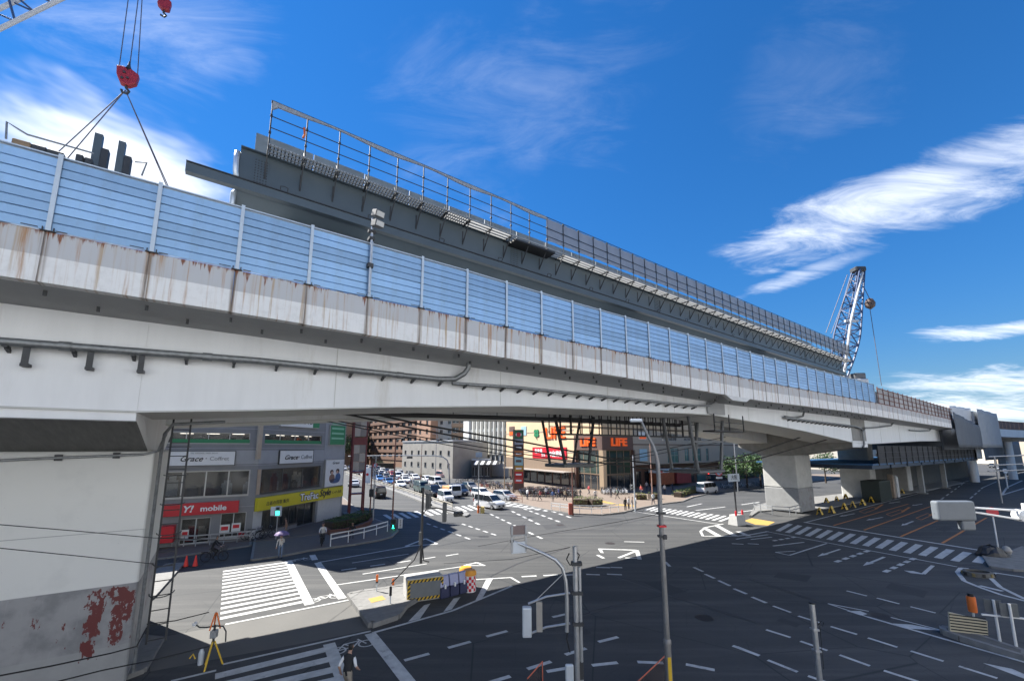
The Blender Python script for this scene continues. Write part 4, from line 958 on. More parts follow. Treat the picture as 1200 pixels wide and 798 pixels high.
# facade 2
L2 = (C_ - B_).to_2d().length
def r2(*q): return rect(B_, C_, *q)
v3 = r2(311, 508, 377, 519.6); v2 = r2(307, 549, 374.5, 575); v2 = (v2[0], v2[1], w2[2], w2[3]); v3 = (v3[0], v3[1], w3[2], w3[3])
sh_ = r2(308, 594, 348, 622); dr2 = r2(350, 588, 368, 616); ys = r2(298, 571, 395, 597)
yz0 = (uz(B_, C_, 299, 600)[1] + uz(B_, C_, 394, 581)[1]) / 2; yz1 = (uz(B_, C_, 298, 584)[1] + uz(B_, C_, 395, 569.5)[1]) / 2
sh_ = (sh_[0], sh_[1], .55, yz0 - .1); dr2 = (dr2[0], dr2[1], .14, yz0 - .1)
v4 = (v3[0], v3[1], v3[2] + 4, v3[3] + 4.2)
W2, _ = wall(shop, so, 'wall', B_, C_, 0, HB, [v3, v2, sh_, dr2, v4], M_TILE)
window(shop, so, W2, *v3, 4, 1, gm=M_GLASS); window(shop, so, W2, *v2, 3, 1, gm=M_GLASS, fm=M_ALUD, fw=.08); window(shop, so, W2, *sh_, 4, 1, gm=M_GLASS, fm=M_ALUD); window(shop, so, W2, *v4, 4, 1)
dw = window(shop, so, W2, *dr2, 2, 1, rec=.3, gm=M_GLASS, fm=M_ALUD, sill=False); dw.name = 'shop_door'
for z in (v2[2] - .95, v2[3] + .35, v3[2] - .45, v3[3] + .35): wbox(MB(), W2, 0, L2, z, z + .05, -.03, 0).build('cladding_joint', M_TILE2, shop, off=so)
wbox(MB(), W2, 0, L2, v2[3] + .5, v3[2] - .6, -.022, 0).build('cladding_band', M_TILE2, shop, off=so)
wbox(MB(), W2, v3[1] + .5, L2, yz1 + .1, HB, -.03, 0).build('corner_panel', M_TILE2, shop, off=so)
wbox(MB(), W2, v3[0] - .9, v3[0] - .45, v2[3] + .9, v3[3] + 2.0, -.16, 0).build('lamp_pilaster', M_COPPER, shop, off=so)
wbox(MB(), W2, .05, v2[0] - .1, v2[2], v2[3], -.05, 0).build('lamp_pilaster', M_COPPER, shop, off=so)
wbox(MB(), W2, .0, sh_[0] - .05, .1, yz0, -.04, 0).build('pale_panel', M_SILV, shop, off=so); wbox(MB(), W2, dr2[1] + .3, L2 - .1, .1, yz0, -.04, 0).build('pale_panel', M_SILV, shop, off=so)
a2 = math.atan2((C_ - B_).y, (C_ - B_).x)
s_ = sign(shop, so, W2, .05, L2 - .15, yz0, yz1, M_YEL, .35)
yc = (yz0 + yz1) / 2; yh_ = yz1 - yz0
q = puttext('TreFac', yh_ * .85, M_INK, s_, so, W2, L2 * .53, yc, -.36, a2, bold=.075, depth=.02); puttext('TreFac', yh_ * .85, M_LET, s_, so, W2, L2 * .53, yc, -.375, a2, bold=.018, depth=.02)
puttext('Style', yh_ * .85, M_INK, s_, so, W2, L2 * .53 + yh_ * 2.15, yc + .12, -.37, a2, bold=.02, shear=.3)
puttext('古着の買取 販売', yh_ * .34, M_INK, s_, so, W2, L2 * .19, yc - .05, -.36, a2); puttext('洋服 ブランド 古着', yh_ * .30, M_INK, s_, so, W2, L2 * .84, yc + .02, -.36, a2)
g2 = r2(327, 528, 365, 541.5); s_ = sign(shop, so, W2, *g2, M_SWHITE, .15, frame=M_ALUD)
puttext('Grace', .6, M_INK, s_, so, W2, g2[0] + 1.45, (g2[2] + g2[3]) / 2 - .05, -.17, a2, shear=.4, bold=.01, sx=1.2); puttext('・Coffret', .55, M_TILE, s_, so, W2, g2[0] + 3.35, (g2[2] + g2[3]) / 2 - .05, -.17, a2, sx=1.0)
pr = r2(380, 539, 396, 568); s_ = sign(shop, so, W2, pr[0], L2 - .15, yz1 + .15, pr[3], M_SWHITE, .25, name='poster_board', frame=M_ALU)
puttext('Grace', .42, M_INK, s_, so, W2, (pr[0] + L2) / 2, pr[3] - .35, -.27, a2, shear=.4, sx=1.2)
pc = (pr[0] + L2) / 2; pw = (L2 - pr[0]) / 2
for u, z, rx_, rz_, c in ((-.35, .75, .42, .6, (.28, .16, .11)), (.35, .8, .4, .62, (.05, .12, .28)), (-.4, 1.45, .26, .3, (.03, .018, .015)), (.28, 1.5, .28, .32, (.06, .03, .02)), (-.36, 1.35, .17, .22, (.55, .36, .28)), (.24, 1.38, .17, .22, (.5, .32, .25)), (0, .45, .75, .35, (.08, .13, .26))):
    mb = MB(); n = 14; cu, cz = pc + u * pw * .9, yz1 + .25 + z
    vs = [W2(cu + rx_ * pw * .7 * math.cos(2 * math.pi * k / n), cz + rz_ * .8 * math.sin(2 * math.pi * k / n), -.256 - .002 * (z > 1.3) - .002 * (rx_ < .2)) for k in range(n)]
    mb.add([tuple(v) for v in vs], [tuple(range(n))]); mb.build('printed_figure', mat('print_%d%d' % (c[0] * 100, c[2] * 1000), c, .6, var=.15), s_, off=so)
gv = r2(386, 498, 396.5, 521); s_ = sign(shop, so, W2, gv[0], L2 - .2, gv[2], gv[3], M_GREEN, .2, frame=M_ALU)
for k in range(5): wbox(MB(), W2, gv[0] + .25, L2 - .45, gv[2] + .6 + k * .55, gv[2] + .8 + k * .55, -.215, -.2).build('printed_line', mat('pale_green', (.25, .5, .35), .6, var=0), s_, off=so)
s_ = sign(shop, so, W2, v3[0] + 1.5, v3[1] - .9, v3[3] + .75, v3[3] + 1.9, M_SWHITE, .25); puttext('STUDIO', .8, M_INK, s_, so, W2, v3[0] + 4.5, v3[3] + 1.35, -.26, a2); wbox(MB(), W2, v3[1] - 1.9, v3[1] - .92, v3[3] + .78, v3[3] + 1.87, -.27, -.25).build('green_mark', M_GREEN, s_, off=so)
wbox(MB(), W2, v3[0], v3[1], v3[2] + .02, v3[2] + .34, .08, .1).build('window_banner', M_GREEN, shop, off=so)
# interior floor slabs, goods
back = Vector((-.494, .869, 0)) * 13
ftp = [A0, B_, C_, C_ + back, A0 + back]
def inset(pts, k):
    c = sum(pts, Vector()) / len(pts); return [p + (c - p).normalized() * k for p in pts]
core = MB().prism([(p.x, p.y) for p in inset(ftp, 2.6)], 0, HW - .4).build('core', M_INT, shop, off=so)
MB().prism([(p.x, p.y) for p in (B1_ + Vector((0, .6, 0)), B_ + Vector((-.3, .6, 0)), C_ + Vector((-.6, 0, 0)), C_ + back, B1_ + back)], HW - .5, HB - .1).build('upper_core', M_TILE2, shop, off=so)
for z in (yz1 - .3, w3[2] - 1.2, w3[3] + .6): MB().prism([(p.x, p.y) for p in inset(ftp, .55)], z, z + .3).build('floor_slab', M_SILV, shop, off=so)
for p, q, hq in ((C_, C_ + back, HB), (A0, A0 + back, HW), (A0 + back, C_ + back, HW)):
    mbw = MB(); mbw.bar((p.x, p.y, hq / 2), (q.x, q.y, hq / 2), .3, hq - .02); mbw.build('side_wall', M_TILE2, shop, off=so)
rg = random.Random(5)
def goods(W, u0, u1, z0, z1, n, pal, k0=.5, k1=1.6):
    for i in range(n):
        u = u0 + (u1 - u0) * (i + rg.random()) / n; h = (z1 - z0) * rg.uniform(.35, .8); k = rg.uniform(k0, k1); w_ = (u1 - u0) / n * rg.uniform(.3, .45)
        c = rg.choice(pal); m_ = mat('goods_%d_%d_%d' % tuple(int(x * 100) for x in c), c, .8, var=.2)
        mb = MB(); wbox(mb, W, u - w_, u + w_, z0 + .05, z0 + h * .8, k, k + .25); wbox(mb, W, u - w_ * .6, u + w_ * .6, z0 + h * .8, z0 + h, k + .05, k + .2); mb.build('display_goods', m_, shop, off=so)
M_LIT = mat('shop_ceiling_light', (1.0, .93, .80), .5, var=0, emit=2.2)
for W_, a_, b_2, zt_ in ((W1, dr[0], dr[1], dr[3]), (W1, sw[0], sw[1], sw[3]), (W2, sh_[0], sh_[1], sh_[3]), (W2, v2[0], v2[1], v2[3]), (W1, w2[0], w2[1], w2[3]), (W2, v3[0], v3[1], v3[3]), (W1, w3[0], w3[1], w3[3])):
    nl = max(1, int((b_2 - a_) / 1.6))
    for j in range(nl): u_ = a_ + (b_2 - a_) * (j + .5) / nl; wbox(MB(), W_, u_ - .45, u_ + .45, zt_ - .1, zt_ - .06, .9, 1.05).build('ceiling_light', M_LIT, shop, off=so)
goods(W2, sh_[0], sh_[1], .5, yz0, 12, [(.04, .04, .05), (.2, .18, .16), (.1, .1, .13), (.3, .28, .25)])
goods(W2, v2[0], v2[1], v2[2], v2[3], 9, [(.5, .5, .5), (.25, .2, .15), (.6, .58, .52), (.2, .05, .04)])
goods(W2, v3[0] + 2.5, v3[1], v3[2], v3[3], 7, [(.65, .16, .03), (.65, .16, .03), (.5, .45, .4)])
goods(W1, w2[0], w2[1], w2[2], w2[3], 6, [(.6, .6, .58), (.5, .55, .6), (.08, .08, .1)])
goods(W1, w3[0], w3[1], w3[2], w3[3], 5, [(.5, .5, .5), (.4, .1, .05), (.3, .3, .3)])
goods(W1, dr[0], dr[1], .2, 2.0, 2, [(.5, .5, .5), (.35, .03, .03)])
# red lattice sign tower beside it
tw = thing('sign_tower', 'slim dark red steel sign tower with beige checker panels beside the grey corner building', 'sign tower', C_ + Vector((1.2, 1.6, 0)), R(30))
M_TRED = mat('tower_red', (.16, .028, .03), .5, var=.15)
for x in (-.75, .75):
    for y in (-.5, .5): MB().bar((x, y, 0), (x, y, 14), .16).build('leg', M_TRED, tw)
MB().box(-1.3, 1.3, -.9, .9, .125, .3).build('base_slab', M_KERB, tw)
for k in range(9):
    z = 5.2 + k * 1.0
    if z in (8.2, 12.2): MB().box(-.7, .7, -.6, -.5, z, z + .9).build('red_panel', M_TRED, tw)
    else:
        for j in range(2): MB().box(-.72 + .72 * j, -.02 + .72 * j, -.56, -.5, z, z + .97).build('panel', mat('tower_beige' + str((k + j) % 2), ((.42, .37, .32), (.25, .22, .20))[(k + j) % 2], .7, var=.08), tw)
for z in (2.4, 4.9): MB().box(-.8, .8, -.55, .55, z, z + .15).build('brace', M_TRED, tw)

# ---------------------------------------------------------------- the supermarket
M_CREAM = mat('cream_render', (0.66, 0.485, 0.30), 0.75, var=0.05, scale=.5)
M_BEIGE = mat('beige_render', (0.40, 0.345, 0.275), 0.75, var=0.05, scale=.5)
M_BROWN = mat('brown_cladding', (0.115, 0.065, 0.05), 0.6, var=0.1, scale=1)
M_TAN = mat('tan_tile', (0.235, 0.165, 0.11), 0.7, var=.12, scale=3)
M_ORANGE = mat('orange_lettering', (0.85, 0.115, 0.012), 0.4, var=0, emit=.12)
d2 = Vector((-.494, .869, 0)); d3 = Vector((.819, .574, 0))
LP = Vector((16.3, 76.5, 0)); LK = LP + d2 * 8.2; LF = LP + d2 * 36; LQ = LP + d3 * 8.6; LR = LP + d3 * 75
HL = 14.5
store = thing('supermarket', 'large cream supermarket with brown glazed corner entrance and orange lettering', 'supermarket', LP, 0); lo = tuple(LP)
a3 = math.atan2(-d2.y, -d2.x); a4 = math.atan2(d3.y, d3.x)
WL, _ = wall(store, lo, 'wall', LF, LK, 4.6, HL, [], M_CREAM, .4)
LL = (LK - LF).length
wbox(MB(), WL, 0, LL, 3.0, 5.6, -.05, .4).build('tan_band', M_TAN, store, off=lo)
wbox(MB(), WL, 0, LL, 0, 3.0, 1.2, 1.6).build('shop_front', M_BROWN, store, off=lo)
for i in range(9): wbox(MB(), WL, 1 + i * 3, 3.4 + i * 3, .3, 2.6, 1.1, 1.2).build('window', M_GLASSD, store, off=lo)
wbox(MB(), WL, 3, LL, 3.05, 3.2, -2.6, 0).build('awning', mat('awning_grey', (.30, .27, .24), .7, var=.15), store, off=lo)
for z in (6.9, 11.3): wbox(MB(), WL, 0, LL, z, z + .16, -.06, 0).build('wall_joint', M_BEIGE, store, off=lo)
# billboard with print
def lrect(x0, y0, x1, y1): return rect(LF, LK, x0, y0, x1, y1)
bb = lrect(624.5, 524, 664.5, 538); s_ = sign(store, lo, WL, *bb, M_RED, .15, name='billboard')
puttext('駐車場', (bb[3] - bb[2]) * .42, M_LET, s_, lo, WL, bb[0] + (bb[1] - bb[0]) * .2, (bb[2] + bb[3]) / 2 + .3, -.17, a3, bold=.02)
puttext('営業', (bb[3] - bb[2]) * .34, M_LET, s_, lo, WL, bb[0] + (bb[1] - bb[0]) * .35, (bb[2] + bb[3]) / 2 - .5, -.17, a3)
puttext('120台完備', (bb[3] - bb[2]) * .55, M_LET, s_, lo, WL, bb[0] + (bb[1] - bb[0]) * .68, (bb[2] + bb[3]) / 2 - .25, -.17, a3, bold=.03)
lt = lrect(636, 502, 664, 514.5); lw = (lt[1] - lt[0])
ls_ = (lt[3] - lt[2]) * 1.35; puttext('LIFE', ls_, M_ORANGE, store, lo, WL, (lt[0] + lt[1]) / 2 + .3, (lt[2] + lt[3]) / 2, -.12, a3, depth=.2, bold=.05, sx=lw / (ls_ * 1.95))
cl = lrect(626, 502.5, 632, 514); clc = ((cl[0] + cl[1]) / 2, (cl[2] + cl[3]) / 2 + .15)
logo = MB()
for k in range(4):
    a = math.pi / 4 + k * math.pi / 2; n = 12; r_ = .44
    cw_ = max(1.2, (cl[1] - cl[0]) / 2.1); c = (clc[0] + .56 * math.cos(a) * cw_, clc[1] + .56 * math.sin(a))
    vs = [WL(c[0] + r_ * cw_ * math.cos(2 * math.pi * j / n), c[1] + r_ * math.sin(2 * math.pi * j / n), kk) for kk in (-.16, -.04) for j in range(n)]
    logo.add([tuple(v) for v in vs], [tuple(range(n))] + [(j, (j + 1) % n, n + (j + 1) % n, n + j) for j in range(n)])
wbox(logo, WL, clc[0] - .08, clc[0] + .1, clc[1] - 1.35, clc[1] - .5, -.15, -.05)
logo.build('clover_emblem', M_GREEN, store, off=lo)
for x0, x1, m_ in ((597, 603, M_BROWN), (611, 617, mat('pale_blue_sign', (.32, .5, .6), .5, var=.05))):
    q = lrect(x0, 500, x1, 510); s_ = sign(store, lo, WL, *q, m_, .1)
    if m_ is M_BROWN: wbox(MB(), WL, q[0] + .1, q[1] - .1, q[2] + .1, q[2] + .9, -.12, -.1).build('print', M_ORANGE, s_, off=lo)
# corner entrance
EB0, EB1 = 7.45, 10.25
for nm, P_, Q_, an in (('l', LK, LP, a3), ('r', LP, LQ, a4)):
    Wx, _ = wall(store, lo, 'sign_band', P_, Q_, EB0, EB1, [], M_BROWN, .5); Lx = (Q_ - P_).length
    wall(store, lo, 'upper_wall', P_, Q_, EB1, HL, [], M_CREAM, .5)
    puttext('LIFE', 2.0, M_ORANGE, store, lo, Wx, Lx * .52, (EB0 + EB1) / 2, -.1, an, depth=.2, bold=.07, sx=1.3)
    window(store, lo, Wx, .5, Lx - .4, 3.0, EB0, 4, 2, rec=.5, gm=mat('entrance_glass', (.035, .055, .045), .08, var=.2, scale=.5, spec=.8), fm=M_TAN, fw=.14, sill=False)
    window(store, lo, Wx, .5, Lx - .4, .15, 2.95, 4, 1, rec=.6, gm=M_GLASSD, fm=M_TAN, fw=.12, sill=False)
    wbox(MB(), Wx, Lx - .02 if nm == 'r' else -.02, Lx + .5 if nm == 'r' else .5, .1, EB0, 0, .5).build('brown_pier', M_BROWN, store, off=lo)
MB().prism([(LP.x - .55, LP.y + .5), (LP.x + .1, LP.y - .05), (LP.x + .8, LP.y + .45), (LP.x + .15, LP.y + 1.0)], 0.1, EB0 - .01).build('corner_pillar', M_CREAM, store, off=lo)
# right wing
LW = (LR - LQ).length
def rr(x0, y0, x1, y1): return rect(LQ, LR, x0, y0, x1, y1)
ops = []
for x0, x1, y0, y1 in ((782, 796, 525, 542), (802, 808, 525, 540), (811, 822, 525, 540), (827, 831, 525, 540), (775, 793, 508, 516.5), (801, 822, 511, 516.5)):
    ops.append(rr(x0, y0, x1, y1))
WR, _ = wall(store, lo, 'wall', LQ, LR, 4.6, HL, ops, M_BEIGE, .4)
for i, o_ in enumerate(ops): window(store, lo, WR, *o_, max(2, int((o_[1] - o_[0]) / 1.2)), 2, gm=M_TEAL if i < 4 else M_GLASSD)
wbox(MB(), WR, 0, LW, 8.4, 8.6, -.08, 0).build('wall_joint', M_BROWN, store, off=lo)
wbox(MB(), WR, 0, LW, 0, 4.6, 2.0, 2.4).build('shop_front', M_BROWN, store, off=lo)
for i in range(14): wbox(MB(), WR, 1 + i * 4.6, 4.4 + i * 4.6, .3, 3.2, 1.88, 2.0).build('window', M_TEAL if i % 3 == 2 else M_GLASSD, store, off=lo)
q = rr(748, 506, 757, 515); s_ = sign(store, lo, WR, *q, M_SWHITE, .1); wbox(MB(), WR, q[0] + .1, q[1] - .1, q[2] + .1, q[2] + .8, -.12, -.1).build('print', M_ORANGE, s_, off=lo)
q = rr(749, 526, 758.5, 540); sign(store, lo, WR, *q, MATS['pale_blue_sign'], .1)
# stall fronts under the right wing
for u, w_, m_ in ((6.5, 5.5, M_ORANGE), (13, 5, M_RED)):
    s_ = wbox(MB(), WR, u, u + w_, .6, 2.9, -.4, 1.6).build('stall_front', mat('stall_%d' % u, (.35, .1, .04) if u < 8 else (.3, .05, .05), .6, var=.3, scale=2), store, off=lo)
    wbox(MB(), WR, u - .1, u + w_ + .1, 2.9, 3.6, -.5, 1.6).build('stall_sign', M_SWHITE, s_, off=lo)
    for k in range(3): wbox(MB(), WR, u + .2 + k * w_ / 3, u + w_ / 3 - .3 + k * w_ / 3, 3.0, 3.5, -.53, -.5).build('print', M_RED if k % 2 == 0 else MATS['pale_blue_sign'], s_, off=lo)
sb_ = [LF, LK, LP, LQ, LR, LR + d2 * 30, LF + d3 * 40]
MB().prism([(p.x, p.y) for p in [LF + d3 * 2.6, LP + d3 * 3.2 + d2 * 3.2, LR + d2 * 2.6, LR + d2 * 36, LF + d3 * 60]], .05, HL - .3).build('core', M_BEIGE, store, off=lo)
# tall sign pillar on the plaza
pil_base = CP(607.5, 578)
pl = thing('sign_pillar', 'tall dark brown store sign pillar with stacked tenant panels beside parked bicycles', 'sign pillar', pil_base, R(-8))
px_m = 490 / pil_base.y; ph = (578 - 506) / px_m
MB().box(-.95, -.7, -.3, .3, 0, ph).build('post', M_TAN, pl)
MB().box(-.7, .95, -.28, .28, .6, ph).build('backing', M_BROWN, pl)
pc_ = [(.02, .12, .05), (.30, .31, .34), (.05, .03, .03), (.40, .15, .05), (.30, .48, .5), (.45, .25, .04), (.45, .02, .02), (.5, .05, .04)]
z = ph - .1
for i, c in enumerate(pc_):
    h_ = (ph - 1.9) / 8 * (1.35 if i in (0, 4) else .9); MB().box(-.62, .88, -.32, -.28, z - h_ + .05, z).build('tenant_panel', mat('tenant_%d' % i, c, .5, var=.1), pl)
    MB().box(-.4, .6, -.34, -.32, z - h_ * .62, z - h_ * .35).build('print', M_LET if i not in (1, 4) else M_BROWN, pl); z -= h_
    if i == 0: MB().lathe([(.4, 0), (.4, .02)], 12, M=TM((.1, -.33, z + h_ * .5), 0, R(90))).build('emblem', M_RED, pl)

# ---------------------------------------------------------------- further buildings along the cross street
def block(name, label, x0, x1, Y, H, dep, m, rows, cols, z0=3.6, ph_=3.1, wh=1.5, frac=.6, gm=None, band=None, ang=0.0, base=None, extra=None):
    """plain city block whose front spans two photo columns at depth Y"""
    a = (x0 - 600) / 490 * Y * .99; b = (x1 - 600) / 490 * Y * .99
    r1_ = b / Y; L = (r1_ * Y - a) / (math.cos(ang) - r1_ * math.sin(ang)); P = Vector((a, Y, 0)); Q = P + Vector((math.cos(ang) * L, math.sin(ang) * L, 0))
    t = thing(name, label, 'building', P, 0); off = tuple(P); ops = []
    for r in range(rows):
        for c in range(cols):
            u = L * (c + .5) / cols; ww = L / cols * frac; ops.append((u - ww / 2, u + ww / 2, z0 + r * ph_, z0 + r * ph_ + wh))
    W, _ = wall(t, off, 'wall', P, Q, 0, H, ops, m, .5)
    for o_ in ops:
        f = wbox(MB(), W, *o_, .22, .28).build('window', gm or M_GLASSD, t, off=off); mb = MB(); u = (o_[0] + o_[1]) / 2; wbox(mb, W, u - .05, u + .05, o_[2], o_[3], .18, .22); wbox(mb, W, o_[0], o_[1], o_[2] - .08, o_[2], -.08, .22); mb.build('window_frame', M_ALU, f, off=off)
    n = Vector((-(Q - P).y, (Q - P).x, 0)).normalized()
    MB().prism([(p.x, p.y) for p in (P + n * .5, Q + n * .5, Q + n * dep, P + n * dep)], 0, H - .2).build('body', m, t, off=off)
    if band:
        for r in range(rows + 1): wbox(MB(), W, -.1, L + .1, z0 + r * ph_ - 1.35, z0 + r * ph_ - .15, -.25, 0).build('balcony_band', band, t, off=off)
    MB().prism([(p.x, p.y) for p in (P - n * .15, Q - n * .15, Q + n * dep, P + n * dep)], H, H + .35).build('roof', M_SILV, t, off=off)
    return t, W, off, L
M_BRICK = mat('brown_tile', (0.25, 0.145, 0.095), .75, var=.12, scale=1.0); M_SALMON = mat('salmon_tile', (.50, .30, .20), .75, var=.06); M_PALE = mat('pale_render', (.50, .46, .39), .8, var=.12, scale=.5); M_CONW = mat('white_render', (.66, .64, .58), .8, var=.06)
t, W, off, L = block('apartment_block', 'large brown tiled apartment block with salmon pillars far up the street', 421, 492, 215, 44, 18, M_BRICK, 11, 11, z0=4.2, frac=.62, band=mat('brown_band', (.19, .105, .07), .75, var=.1), ang=-.9)
for u0, u1 in ((0, 3.4), (9, 13)): wbox(MB(), W, u0, u1, 0, 44, -1.2, 0).build('salmon_pillar', M_SALMON, t, off=off)
for r in range(8): wbox(MB(), W, 3.4, 9, 4 + r * 3.1, 5.1 + r * 3.1, -1.0, 0).build('balcony', M_BROWN, t, off=off)
block('apartment_block', 'salmon coloured block partly hidden behind the brown apartments', 488, 504, 152, 32, 14, M_SALMON, 8, 2, frac=.3, ang=-.8)
block('office_building', 'plain pale grey low building with few windows beside the congested street', 472, 531, 130, 9.6, 12, mat('grey_render', (.38, .35, .30), .8, var=.15, scale=.5), 2, 7, z0=2.6, ph_=3.3, frac=.3, wh=1.2, ang=-.8)
block('office_building', 'pale weathered tower behind the low grey building', 503, 531, 150, 26, 12, M_PALE, 7, 3, frac=.35, wh=1.2, ang=-.6)
block('office_building', 'dark brown office block with horizontal window bands', 529, 547, 138, 27, 12, mat('umber_tile', (.15, .10, .07), .75, var=.1), 7, 2, frac=.8, band=mat('umber_band', (.20, .14, .10), .7, var=.08))
t, W, off, L = block('office_building', 'white office block with tall vertical fins next to the supermarket', 546, 596, 130, 27, 16, M_CONW, 7, 10, frac=.55, wh=2.3, ph_=3.3, ang=-.8, gm=mat('grey_glass', (.12, .13, .135), .2, var=.2))
for k in range(11): wbox(MB(), W, L * k / 10 - .22, L * k / 10 + .22, 6, 27, -.6, 0).build('fin', M_CONW, t, off=off)
wbox(MB(), W, -.2, 2.4, 0, 27, -.9, 0).build('corner_shaft', mat('bright_render', (.72, .71, .68), .7, var=.03), t, off=off)
block('tower_block', 'distant blue grey tower beyond the trees', 404, 421, 260, 46, 20, mat('tower_blue_grey', (.25, .32, .40), .6, var=.1), 12, 5, frac=.7, gm=mat('sky_glass', (.2, .28, .36), .15, var=.1))  # tower walls in a plain blue grey
block('low_shop', 'low shop with black and white striped awning', 553, 575, 112, 4.6, 8, mat('shop_dark', (.10, .09, .085), .8, var=.2), 1, 3, z0=.6, wh=2.2, frac=.7)
block('apartment_block', 'beige house block far up the street behind the queue', 330, 404, 190, 22, 16, M_PALE, 6, 5, frac=.4)
# buildings to the right behind the viaduct
block('apartment_block', 'long low white building beyond the right end of the supermarket', 985, 1075, 150, 9, 14, M_PALE, 2, 8, z0=1.2, frac=.6, ang=.45)
# ================================================================ vehicles
M_TYRE = mat('tyre', (.018, .018, .019), .8, var=.1); M_RIM = mat('rim', (.38, .38, .39), .35, metal=.8, var=0)
M_CGLASS = mat('car_glass', (.015, .018, .02), .05, var=0, spec=.9); M_HEAD = mat('headlight', (.75, .77, .8), .1, var=0, spec=.9); M_TAIL = mat('taillight', (.42, .012, .012), .2, var=0); M_PLATE = mat('number_plate', (.75, .75, .72), .5, var=0); M_TRIM = mat('black_trim', (.02, .02, .022), .5, var=0)
def paint(c, metal=0.0): return mat('car_paint_%d_%d_%d' % tuple(int(x * 1000) for x in c), c, .28, metal=metal, var=0, coat=.6)
KINDS = {  # L, W, H, profile of the roof line from tail to nose (x fraction, z), belt height
    'minivan': (4.7, 1.74, 1.84, [(-.5, .55), (-.5, .98), (-.485, 1.70), (-.46, 1.82), (.02, 1.84), (.13, 1.76), (.33, 1.06), (.46, .92), (.5, .70), (.5, .45)], .98),
    'hatch': (4.0, 1.69, 1.52, [(-.5, .5), (-.495, .95), (-.43, 1.42), (-.36, 1.50), (.0, 1.52), (.08, 1.45), (.27, .98), (.45, .82), (.5, .62), (.5, .42)], .93),
    'sedan': (4.55, 1.75, 1.46, [(-.5, .5), (-.5, .90), (-.36, .98), (-.22, 1.40), (-.12, 1.46), (.04, 1.44), (.20, .96), (.44, .80), (.5, .60), (.5, .40)], .90),
    'kei': (3.4, 1.47, 1.76, [(-.5, .5), (-.5, .95), (-.48, 1.65), (-.45, 1.75), (.12, 1.76), (.2, 1.68), (.36, 1.02), (.47, .90), (.5, .68), (.5, .42)], .96),
    'van': (4.7, 1.70, 1.98, [(-.5, .5), (-.5, 1.05), (-.48, 1.85), (-.46, 1.97), (.20, 1.98), (.29, 1.90), (.43, 1.16), (.49, .98), (.5, .75), (.5, .42)], 1.10),
}
_cars = {}
